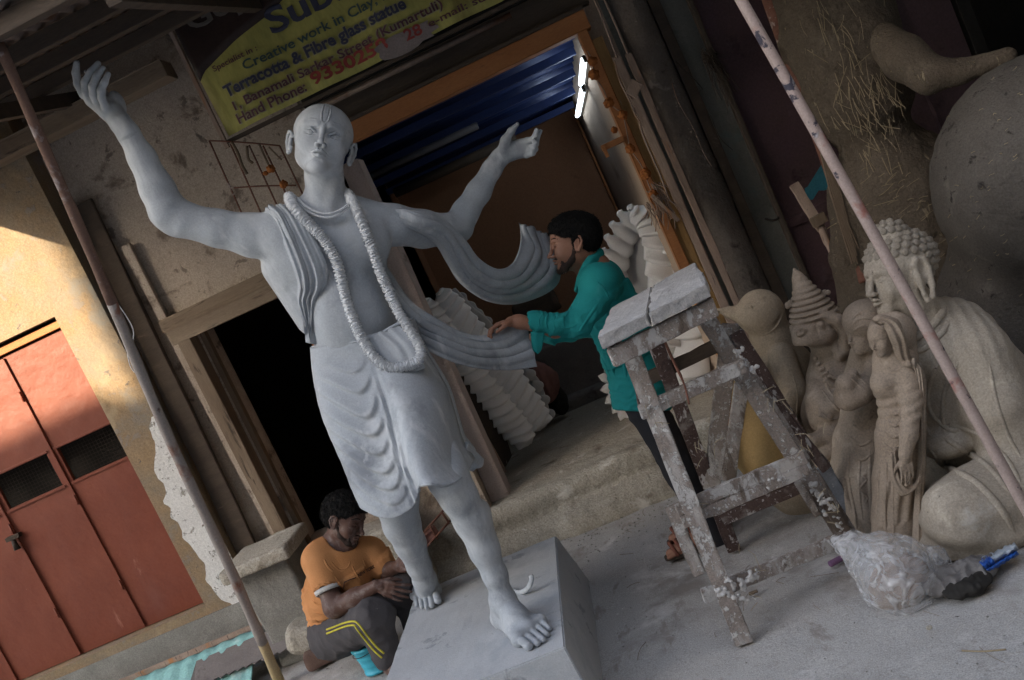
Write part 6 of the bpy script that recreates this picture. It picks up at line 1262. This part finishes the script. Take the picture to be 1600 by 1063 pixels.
# torso, shoulders, robe
F.chain([U_(1478, 545, 3.72), U_(1515, 620, 3.76), U_(1545, 700, 3.80), U_(1555, 760, 3.82)], [.19, .22, .23, .26], .08); F.ell(U_(1455, 545, 3.66), (.13, .14, .10), k=.06)
F.ell(U_(1512, 540, 3.60), (.11, .12, .11), k=.05)
F.chain([U_(1528, 560, 3.56), U_(1560, 640, 3.50), U_(1590, 725, 3.48), U_(1640, 790, 3.46)], [.115, .105, .10, .10], .05)
F.ell(U_(1530, 800, 3.42), (.20, .19, .155), k=.05); F.chain([U_(1500, 800, 3.34), U_(1600, 770, 3.45), U_(1680, 780, 3.7)], [.12, .16, .2], .05); F.ell(U_(1500, 808, 3.33), (.11, .11, .11), k=.03); F.ell(V(.86, 3.45, .02), (.3, .22, .07), k=.04)
F.ell(U_(1478, 690, 3.62), (.09, .10, .06), k=.03)
def rf_(x, y, z, d):
    x, y, z = np.broadcast_arrays(x, y, z); cx, cy, cz = U_(1440, 500); r = np.sqrt((x-cx)**2*1.2+(z-cz)**2); e = np.clip((1.02-z)*8, 0, 1)*np.clip((z-.42)*5, 0, 1); w = np.sin((x*1.5-z*.25)*2*np.pi/.075+vnoise(x, y, z, 5)*4)
    e2 = np.clip((.5-z)*6, 0, 1); w2 = np.sin((r)*2*np.pi/.11+vnoise(x, y, z, 5)*3); return d-.0045*w*e-.006*w2*e2+vnoise(x, y, z, 9)*.008
F.disp(V(.3, 3, -.1), V(1.6, 4.3, 1.0), rf_)
bu_body = fobj('body', F, .0085, M_bud, bu, fine=[around(bc, (.18, .18, .19))], hf=.0032)
cbu = caster(bpy.data.objects[bu_body.name])
for k, (pts, r) in enumerate((([(1404, 510), (1425, 528), (1450, 515), (1468, 495), (1480, 478)], .016), ([(1412, 528), (1434, 548), (1462, 530), (1486, 500)], .013), ([(1440, 560), (1432, 600), (1440, 650), (1458, 690)], .010), ([(1470, 560), (1450, 610), (1456, 660)], .009), ([(1500, 560), (1474, 620), (1475, 680)], .009),
        ([(1452, 700), (1475, 728), (1520, 750), (1560, 790), (1590, 840)], .014), ([(1470, 680), (1500, 700), (1545, 730), (1585, 780)], .012), ([(1490, 665), (1530, 680), (1570, 715), (1598, 760)], .011), ([(1545, 560), (1555, 620), (1575, 680), (1598, 720)], .008), ([(1446, 585), (1452, 640), (1480, 670), (1500, 672)], .010))):
    P_ = [cbu(p[0], p[1], -.003) for p in crs([(a, b, 0) for a, b in pts], 26)[:, :2]]; P_ = np.array([p for p in P_ if p is not None])
    if len(P_) < 8: continue
    P_[1:-1] = (P_[:-2]+P_[1:-1]*2+P_[2:])/4; n_ = len(P_); tube('robe_fold', P_, [r*min(1, i/4+.1, (n_-1-i)/4+.1) for i in range(n_)], M_bud, bu, 8)
# curls: one small snail each
gs = []; prof_c = [(1., 0), (.98, .35), (.75, .62), (.62, .60), (.48, .78), (.30, .80), (.22, .70), (.12, .95), (.0, 1.0)]
vs0 = []; n6 = 10
for r, h in prof_c[:-1]:
    for k in range(n6): a = 2*math.pi*k/n6; vs0.append((r*math.cos(a), r*math.sin(a), h))
vs0.append((0, 0, 1.0)); fs0 = [(i*n6+k, i*n6+(k+1) % n6, (i+1)*n6+(k+1) % n6, (i+1)*n6+k) for i in range(len(prof_c)-2) for k in range(n6)]+[((len(prof_c)-2)*n6+k, (len(prof_c)-2)*n6+(k+1) % n6, len(vs0)-1) for k in range(n6)]
curl_me = pym(vs0, fs0, 'curl'); curl_me.materials.append(M_bud); curl_me.polygons.foreach_set('use_smooth', np.ones(len(curl_me.polygons), bool))
def curls(c0, ax, rings, cond, rc):
    """rows of snail curls on an ellipsoid"""
    for i in range(rings):
        th = math.pi*(i+.5)/rings; nn = max(1, int(2*math.pi*math.sin(th)*ax[0]/(rc*1.9)))
        for j in range(nn):
            ph = 2*math.pi*(j+.5*(i % 2))/nn; n_ = V(math.sin(th)*math.cos(ph), math.sin(th)*math.sin(ph), math.cos(th)); p = c0+n_*ax
            if not cond(p): continue
            nn_ = nrm(n_/ax); w_ = bc+RB@(p*bsz); N = RB@nn_
            if np.dot(N, CC-w_) < -.15*np.linalg.norm(CC-w_): continue
            o = bpy.data.objects.new('curl', curl_me); COL.objects.link(o); o.parent = bu; z_ = Vector(N); x_ = z_.orthogonal().normalized(); y_ = z_.cross(x_); s_ = rc*bsz*(1+random.uniform(-.08, .08)); ang = random.random()*6
            Rm = Matrix((x_, y_, z_)).transposed().to_4x4()@Matrix.Rotation(ang, 4, 'Z'); o.matrix_local = Matrix.Translation(tuple(w_-wloc(bu)))@Rm@Matrix.Diagonal((s_, s_, s_*1.05, 1))
curls(V(0, -.11, .19), V(.37, .44, .36), 13, lambda p: not (p[1] > .0 and p[2] < .275-.0*p[1]) and not (p[2] < .0 and p[1] > -.22) and p[2] > -.22 and not (abs(p[0]) > .26 and -.2 < p[1] < .06 and p[2] < .20), .052)
curls(V(0, -.02, .53), V(.19, .20, .16), 6, lambda p: p[2] > .50, .046)
# ============================================================ huge straw and clay idol in the shed
M_mud = clay('straw_mud', (.095, .072, .05), (.15, .118, .085), [((.30, .24, .16), 30, .62, .04, (1, 1, .3))], bump=1., bdist=.014); M_mudg = clay('grey_mud', (.095, .082, .068), (.14, .122, .103), [((.06, .05, .045), 14, .62, .04)], bump=1., bdist=.014)
def mudfn(a1=.03, a2=.012, a3=.005, ax=None, a4=0.):
    def fn(x, y, z, d):
        x, y, z = np.broadcast_arrays(x, y, z); r = d+vnoise(x, y, z, 7)*a1+vnoise(x, y, z, 22)*a2+vnoise(x, y, z, 60)*a3
        if ax is not None:
            t = x*ax[0]+y*ax[1]+z*ax[2]; r = r+np.abs(vnoise(x-t*ax[0]*.85, y-t*ax[1]*.85, z-t*ax[2]*.85, 32))*a4
        return r
    return fn
id_ = thing('clay_idol', 'huge unfinished straw and mud idol filling the dark shed on the right', 'statue', (1.6, 4.6, 0))
F = Field(); YI = 4.7; I_ = lambda x, y, Y=YI: at(x, y, Y)
F.chain([I_(1282, -60), I_(1312, 60), I_(1338, 150), I_(1372, 230), I_(1392, 290)], [m_of(78, YI), m_of(82, YI), m_of(76, YI), m_of(46, YI), m_of(52, YI)], .05)
F.chain([I_(1392, 290), I_(1420, 330, 4.8), I_(1500, 420, 5.0), I_(1600, 520, 5.0)], [.22, .35, .52, .6], .12); F.chain([I_(1335, 300), I_(1345, 400, 4.75), I_(1375, 500, 4.8)], [.09, .12, .22], .08)
F.disp(V(.3, 3, -1), V(4, 7, 4), mudfn(.06, .03, .014, nrm(at(1372, 230, 4.7)-at(1312, 60, 4.7)), .045)); lg = fobj('leg', F, .015, M_mud, id_); cl = caster(lg)
F = Field(); F.ell(at(1655, 265, 4.15), (m_of(178, 4.15),)*3); F.ell(at(1640, 480, 4.4), (.45, .4, .5), k=.15); F.disp(V(.3, 2, -1), V(4, 7, 4), mudfn(.03, .022, .014)); bl_ = fobj('belly', F, .018, M_mudg, id_); cb = caster(bl_)
F = Field(); F.chain([I_(1378, 62, 4.5), I_(1412, 90, 4.4), I_(1452, 118, 4.35), I_(1500, 112, 4.3), I_(1575, 88, 4.25)], [m_of(26, 4.5), m_of(33, 4.4), m_of(27, 4.4), m_of(17, 4.3), m_of(13, 4.3)], .02); F.disp(V(.3, 2, -1), V(4, 7, 4), mudfn(.02, .010, .006)); fobj('arm', F, .012, M_mud, id_)
M_straw = mat('straw', [(.26, .20, .12), (.38, .30, .19)], 20, .8, .2, 90)
def straws(caster_, pts, n, L=(.04, .16), r=.0022, spread=30, dirn=None, parent=id_, m=M_straw, seed=5):
    rr = np.random.default_rng(seed); gs = []
    for k in range(n):
        c_ = pts[rr.integers(len(pts))]; p = caster_(c_[0]+rr.normal()*spread*.5, c_[1]+rr.normal()*spread*.5, .003)
        if p is None: continue
        d = nrm((dirn if dirn is not None else V(0, 0, -1))+rr.normal(size=3)*(.15+.5*rr.random()**2)); l = rr.uniform(*L); gs.append(tube_geo(crs([p-d*l/2, p+V(0, -.004, 0)+rr.normal(size=3)*.004, p+d*l/2+V(0, -.01, 0)], 4), r*rr.uniform(.5, 1.2), 4))
    return tag(link('straw', pym(*join(gs)), m, parent), kind='stuff')
straws(cl, [(1300, 40), (1330, 100), (1360, 150), (1340, 200), (1370, 230), (1375, 60), (1385, 160), (1330, 170)], 150, dirn=nrm(I_(1372, 230)-I_(1312, 60)), seed=2, r=.0015, spread=46); straws(cl, [(1400, 300), (1440, 320), (1470, 350), (1500, 300), (1380, 330)], 60, L=(.02, .09), dirn=V(1, 0, .2), seed=3, r=.0015, spread=60); straws(cb, [(1540, 200), (1560, 300), (1530, 400), (1580, 150), (1500, 330)], 60, L=(.006, .02), dirn=V(1, 0, .5), seed=4, r=.0012, spread=90)
tag(beam('post', at(1392, -10, 5.0), at(1480, 200, 5.0), .06, .05, M_purple, None, cuts=5, rough=.003), 'maroon slanting post behind the mud idol arm', 'post')
# ============================================================ poles
M_poleL = mat('painted_bamboo', [(.27, .235, .215), (.35, .31, .285)], 5, .6, .3, 60, spots=[((.20, .09, .06), 3.2, .54, .06), ((.52, .56, .62), 4.5, .60, .08), ((.10, .06, .05), 8, .66, .04)], stretch=(1, 1, .6))
pt = at(-2, 68, 3.30); pb_ = atz(437, 1068, 0.0); pts = crs([pb_+V(0, 0, -.03), pb_+(pt-pb_)*.25+V(.004, 0, 0), pb_+(pt-pb_)*.5+V(-.012, 0, 0), pb_+(pt-pb_)*.75, pt], 60)
pl_ = thing('pole', 'tall mottled pinkish grey pole leaning in front of the ochre wall corner', 'pole', pb_)
rad_ = [(.0265-.0085*i/59)*(1+.05*math.sin(i*1.1)) for i in range(60)]
tube('foot', pts[:7], [r*1.02 for r in rad_[:7]], mat('yellowed_pole_end', [(.38, .30, .20), (.48, .36, .16)], 6, .7, .3, 60, spots=[((.50, .48, .46), 5, .56, .08)]), pl_, 14); tube('shaft', pts[6:42], rad_[6:42], M_poleL, pl_, 14)
tube('rusty_upper_length', pts[41:], rad_[41:], mat('rust_brown_pole', [(.13, .075, .055), (.20, .12, .09)], 6, .8, .5, 60, spots=[((.30, .25, .24), 9, .58, .06)]), pl_, 14)
w0 = [at(*p, 4.02) for p in ((158, 455), (170, 452), (172, 459), (159, 459), (171, 456), (180, 470), (196, 492), (208, 515), (208, 535))]
tube('tied_string', crs(w0, 40), .0022, M_garl, pl_, 5); tube('tied_string', crs([at(*p, 4.05) for p in ((172, 458), (184, 480), (194, 505), (197, 540), (203, 570), (210, 582))], 30), .0022, M_garl, pl_, 5)
M_poleR = mat('pink_painted_pole', [(.35, .265, .23), (.43, .335, .295)], 4, .6, .4, 60, spots=[((.30, .13, .10), 4, .53, .08), ((.14, .10, .085), 6, .58, .06), ((.05, .045, .06), 12, .585, .03), ((.50, .24, .06), 18, .66, .03), ((.56, .54, .55), 6, .60, .08)])
a_, b_3 = at(1150, -14, 3.30), at(1604, 797, 3.02); e_ = b_3+(b_3-a_)*.22
pr_ = thing('pole', 'pink peeling painted pole slanting across in front of the Buddha', 'pole', e_); tube('shaft', crs([a_+(a_-b_3)*.3, a_, (a_+b_3)/2+V(.004, 0, 0), b_3, e_], 50), .0178, M_poleR, pr_, 14)
tag(tube('pole', crs([at(1196, -20, 4.75), at(1250, 130, 4.72), at(1300, 270, 4.70), at(1340, 400, 4.66), at(1352, 440, 4.65)], 30), [.036]*10+[.034]*20, M_rust, None, 12, loc=at(1352, 440, 4.65)), 'rusty pole behind the pink pole, leaning against the mud idol', 'pole')
gs = []
for k in range(24):
    o_ = random.uniform(-8, 8); gs.append(tube_geo(crs([at(1290+o_, 240, 4.62), at(1312+o_*1.2, 320, 4.6), at(1338+o_*.8+random.uniform(-4, 4), 395+random.uniform(-10, 20), 4.6)], 6), .004, 4))
sb3 = thing('split_bamboo', 'bundle of split bamboo strips along the rusty pole', 'bamboo', at(1338, 400, 4.6)); tag(link('strips', pym(*join(gs)), M_wood_old, sb3), kind='stuff')
wd = thing('wooden_stick', 'weathered square stick with a nailed block leaning on the maroon door', 'stick', at(1340, 470, 4.7)); beam('shaft', at(1240, 288, 5.0), at(1285, 360, 4.9), .045, .03, M_pale_w, wd, cuts=5, rough=.003); tube('shaft_end', crs([at(1283, 356, 4.9), at(1302, 400, 4.8), at(1342, 475, 4.7)], 12), [.018]*4+[.013]*4+[.009]*4, M_pale_w, wd, 6)
beam('nailed_block', at(1268, 350, 4.88), at(1290, 338, 4.88), .05, .03, M_wood_old, wd, side=(0, 0, 1))
# ============================================================ plastic bag, litter, left corner junk
M_film = bpy.data.materials.new('clear_plastic_film'); M_film.use_nodes = True; t_ = M_film.node_tree; b_ = t_.nodes['Principled BSDF']
b_.inputs['Base Color'].default_value = (.78, .78, .78, 1); b_.inputs['Roughness'].default_value = .10; b_.inputs['Specular IOR Level'].default_value = .9; b_.inputs['Alpha'].default_value = .34
n1 = t_.nodes.new('ShaderNodeTexNoise'); n1.inputs['Scale'].default_value = 11; n1.inputs['Detail'].default_value = 7; n1.inputs['Distortion'].default_value = 3.2; tcb = t_.nodes.new('ShaderNodeTexCoord'); t_.links.new(tcb.outputs['Object'], n1.inputs[0])
bb = t_.nodes.new('ShaderNodeBump'); bb.inputs['Strength'].default_value = 1; bb.inputs['Distance'].default_value = .02; t_.links.new(n1.outputs[0], bb.inputs['Height']); t_.links.new(bb.outputs[0], b_.inputs['Normal'])
rm = t_.nodes.new('ShaderNodeMapRange'); rm.inputs[1].default_value = .46; rm.inputs[2].default_value = .78; rm.inputs[3].default_value = .26; rm.inputs[4].default_value = .75; t_.links.new(n1.outputs[0], rm.inputs[0]); t_.links.new(rm.outputs[0], b_.inputs['Alpha'])
bg_ = thing('plastic_bag', 'clear crumpled plastic bag with clay inside, tied to the lowest trestle rung', 'bag', atz(1410, 945, 0))
F = Field(); Yb = 3.22; K_ = lambda x, y, Y=Yb: at(x, y, Y)
F.chain([K_(1305, 848, 3.40), K_(1335, 858, 3.34), K_(1375, 878, 3.26), K_(1405, 900, 3.20)], [.020, .045, .085, .11], .05); F.ell(K_(1400, 905, 3.22), (.12, .12, .105), k=.04); F.chain([K_(1420, 880, 3.26), K_(1455, 880, 3.28), K_(1472, 895, 3.28)], [.085, .05, .03], .03)
def film(x, y, z, d):
    x, y, z = np.broadcast_arrays(x, y, z); return d+(np.abs(vnoise(x, y, z, 13))*2-.4)*.038+(np.abs(vnoise(x+3, y, z, 29))*2-.4)*.018+(np.abs(vnoise(x+5, y, z, 70))*2-.4)*.004
F.disp(V(-1, 2, -1), V(2, 5, 1), film); fobj('film', F, .005, M_film, bg_)
F = Field(); F.ell(K_(1405, 915, 3.24), (.095, .09, .075), k=.02); F.ell(K_(1425, 895, 3.27), (.06, .06, .06), k=.02); F.disp(V(-1, 2, -1), V(2, 5, 1), film); fobj('clay_inside', F, .006, clay('wet_clay', (.20, .14, .10), (.27, .19, .14)), bg_)
cloth_lump('rag', atz(1500, 900, .025), (.13, .07, .035), mat('dirty_grey_rag', [(.10, .09, .085), (.25, .235, .22)], 9, .95, .4, 120), 'dirty grey rag on the ground between the plastic bag and the wrapper', 'cloth', 1., amp=.04, fr=2.0, vox=.004)
cloth_lump('rag', atz(1512, 915, .02), (.075, .05, .025), M_dark, 'small black rag in front of the dirty grey rag', 'cloth', 2., amp=.03, fr=2.4, vox=.004)
# snack wrapper
wp = thing('wrapper', 'crumpled blue and white snack wrapper on the ground at the far right', 'wrapper', atz(1562, 882, 0))
M_wb = mat('wrapper_blue', [(.02, .09, .38), (.03, .12, .46)], 9, .35, .2, 60); M_ww = mat('wrapper_white', [(.38, .44, .50), (.5, .55, .6)], 9, .35, .2, 60)
def wrap(name, A_, B_, m, z0):
    n, w = 26, 8; P = np.zeros((n, w, 3))
    for i in range(n):
        t = i/(n-1)
        for j in range(w):
            s_ = j/(w-1); p = atz(A_[0][0]*(1-t)*(1-s_)+A_[1][0]*t*(1-s_)+B_[0][0]*(1-t)*s_+B_[1][0]*t*s_, A_[0][1]*(1-t)*(1-s_)+A_[1][1]*t*(1-s_)+B_[0][1]*(1-t)*s_+B_[1][1]*t*s_, z0+.02*math.sin(math.pi*s_)+.006*nv(t*4+s_*3, 5))
            P[i, j] = p+V(0, 0, .010*nv(t*9, 4, s_*5))
    v, f = solid_grid(P, .001); return link(name, fixn(pym(v, f)), m, wp, True)
wrap('white_face', ((1527, 876), (1585, 848)), ((1540, 888), (1592, 858)), M_ww, .035); wrap('blue_face', ((1536, 888), (1588, 860)), ((1548, 893), (1592, 866)), M_wb, .022); wrap('blue_band', ((1528, 877), (1545, 868)), ((1541, 889), (1556, 880)), M_wb, .042)
tag(rock('tile_chip', atz(1306, 877, .012), (.030, .012, .010), mat('purple_chip', [(.20, .10, .19), (.27, .15, .25)], 40, .8, .4, 80), 'purple chip lying under the lowest rung beside the bag', 'chip', R=Matrix.Rotation(.2, 3, 'Z'), vox=.004, amps=((30, .006),)), None, None)
tag(tube('straw', crs([atz(1503, 1017, .006), atz(1535, 1018, .007), atz(1572, 1015, .006)], 8), .0028, M_straw, None, 5), 'single pale straw lying on the ground at the lower right', 'straw')
rock('pebble', atz(1452, 981, .008), (.010, .007, .007), M_step, 'small pale pebble on the ground in front of the plastic bag', 'pebble', amps=((40, .006),), vox=.0025)
rock('wood_chip', atz(1177, 926, .008), (.018, .008, .005), M_wood_old, 'brown wood chip on the ground below the lowest trestle rung', 'chip', amps=((40, .006),), vox=.0025)
# scattered crumbs and twigs
gs = []; rr = np.random.default_rng(21)
for k in range(1500):
    x, y = rr.uniform(-2.2, 1.4), rr.uniform(2.4, 5.15)
    if rr.random() < .5: y = 5.12-abs(rr.normal())*.35
    if -1.52 < x < -.62 and 3.1 < y < 4.5: continue
    s_ = rr.uniform(.0015, .0055)*(1.6 if y > 4.6 else 1); a = rr.normal(size=(4, 3)); z0 = float(vnoise(np.array(x), np.array(y), np.array(0.), 1.1))*.022-.008
    vs = [V(x, y, z0+s_*.3)+nrm(q)*s_*V(1, 1, .6) for q in (V(1, 0, -.3)+a[0]*.2, V(-.5, .9, -.3)+a[1]*.2, V(-.5, -.9, -.3)+a[2]*.2, V(0, 0, 1)+a[3]*.2)]
    gs.append((vs, [(0, 1, 2), (0, 3, 1), (1, 3, 2), (2, 3, 0)]))
tag(link('grit', fixn(pym(*join(gs))), M_conc), 'scattered plaster crumbs and grit on the yard floor', 'grit', kind='stuff')
gs = []
for k in range(55):
    x, y = rr.uniform(-.6, 1.2), rr.uniform(2.7, 5.1); l = rr.uniform(.015, .07); a = rr.uniform(0, 3.1); z0 = float(vnoise(np.array(x), np.array(y), np.array(0.), 1.1))*.022-.004
    d = V(math.cos(a), math.sin(a), 0)*l; gs.append(tube_geo(crs([V(x, y, z0)-d, V(x, y, z0+.004)+V(-d[1], d[0], 0)*.15, V(x, y, z0)+d], 4), rr.uniform(.0006, .0013), 4))
tag(link('twigs', pym(*join(gs)), M_wood_old), 'thin broken twigs and straws scattered on the ground', 'twigs', kind='stuff')
# left corner: corrugated sheet, painted sheet, poles of rubbish
M_tq = mat('turquoise_painted_board', [(.22, .45, .43), (.30, .54, .51)], 6, .6, .5, 30, spots=[((.55, .60, .56), 5, .58, .15)], bump2=(14, .6, .02))
ts = thing('painted_sheet', 'turquoise painted corrugated sheet lying against the ledge at the lower left', 'sheet', V(-3.2, 5.0, 0))
def corr(name, x0, x1, y0, z0, y1, z1, m, parent, amp=.012, lam=.07, ph=0., slant=0.):
    n = int((x1-x0)/.008); P = np.zeros((n, 12, 3))
    for i in range(n):
        x = x0+(x1-x0)*i/(n-1)
        for j in range(12): s_ = j/11; P[i, j] = (x+slant*s_, y0+(y1-y0)*s_, z0+(z1-z0)*s_+amp*math.sin(x*2*math.pi/lam+ph)*(1 if amp > .002 else 0))
    v, f = solid_grid(P, .003); return link(name, fixn(pym(v, f)), m, parent, True)
corr('sheet', -4.3, -2.62, 4.72, .02, 5.08, .20, M_tq, ts, .004, .11); beam('rim', (-4.3, 5.085, .215), (-2.58, 5.085, .215), .03, .012, M_pale_w, ts, side=(0, 0, 1), cuts=6, rough=.003)
cz = thing('corrugated_sheet', 'dusty brown corrugated sheet on the ground beside the left pole', 'sheet', V(-2.5, 4.9, 0))
def zig(name, x0, x1, yc, w, z, m, parent, zt=.03):
    vs = []; n = 26
    for i in range(n+1): t = i/n; x = x0+(x1-x0)*t; vs.append((x, yc-w/2+(.014 if i % 2 else -.014), z))
    for i in range(n, -1, -1): t = i/n; x = x0+(x1-x0)*t; vs.append((x, yc+w/2, z+zt))
    k = len(vs); return link(name, fixn(pym(vs+[(a, b, c_+.006) for a, b, c_ in vs], [tuple(range(k-1, -1, -1)), tuple(range(k, 2*k))]+[(i, (i+1) % k, (i+1) % k+k, i+k) for i in range(k)])), m, parent)
zig('sheet', -3.0, -2.33, 4.93, .20, .10, M_grime, cz, .07)
tag(link('ground_shadow_gap', pym([(0, 0, 0), (.001, 0, 0), (0, .001, 0)], [(0, 1, 2)]), M_dark), None, None) if False else None
for k, (px, L_, lab) in enumerate((((208, 1050), .16, 'dark splintered wood piece left of the turquoise sheet'), ((275, 1056), .09, 'small brown wood offcut standing on the turquoise sheet'))):
    q = atz(*px, .14); o = beam('wood_offcut', q-V(.06, 0, .1), q+V(.05, .02, L_*.3), .06, .05, M_darkwood if k == 0 else M_wood_old, None, cuts=4, rough=.010, loc=q); tag(o, lab, 'wood offcut')
tag(tube('broken_stub', crs([atz(504, 1018, .02), atz(512, 1012, .05), atz(508, 1022, .02)], 5), .012, M_ww, None, 4), 'white torn paper scrap beside the brown brick', 'paper')
# window grating leaning at the step behind the statue's legs
gr_ = thing('iron_grating', 'small rusty iron grating leaning on the step between the statue legs', 'grating', at(670, 850, 5.05))
for a, b in (((655, 840), (700, 790)), ((664, 858), (705, 812)), ((655, 840), (666, 862)), ((672, 822), (684, 842)), ((690, 800), (702, 818))): tube('bar', [at(*a, 5.02), at(*b, 5.06)], .006, M_rust, gr_, 6)
tag(beam('brick', at(655, 846, 5.1), at(680, 830, 5.1), .05, .10, mat('pink_brick', [(.26, .13, .11), (.33, .18, .15)], 9, .9, .4, 60), None, bev=.006), 'pinkish brick on the step edge between the statue legs', 'brick')
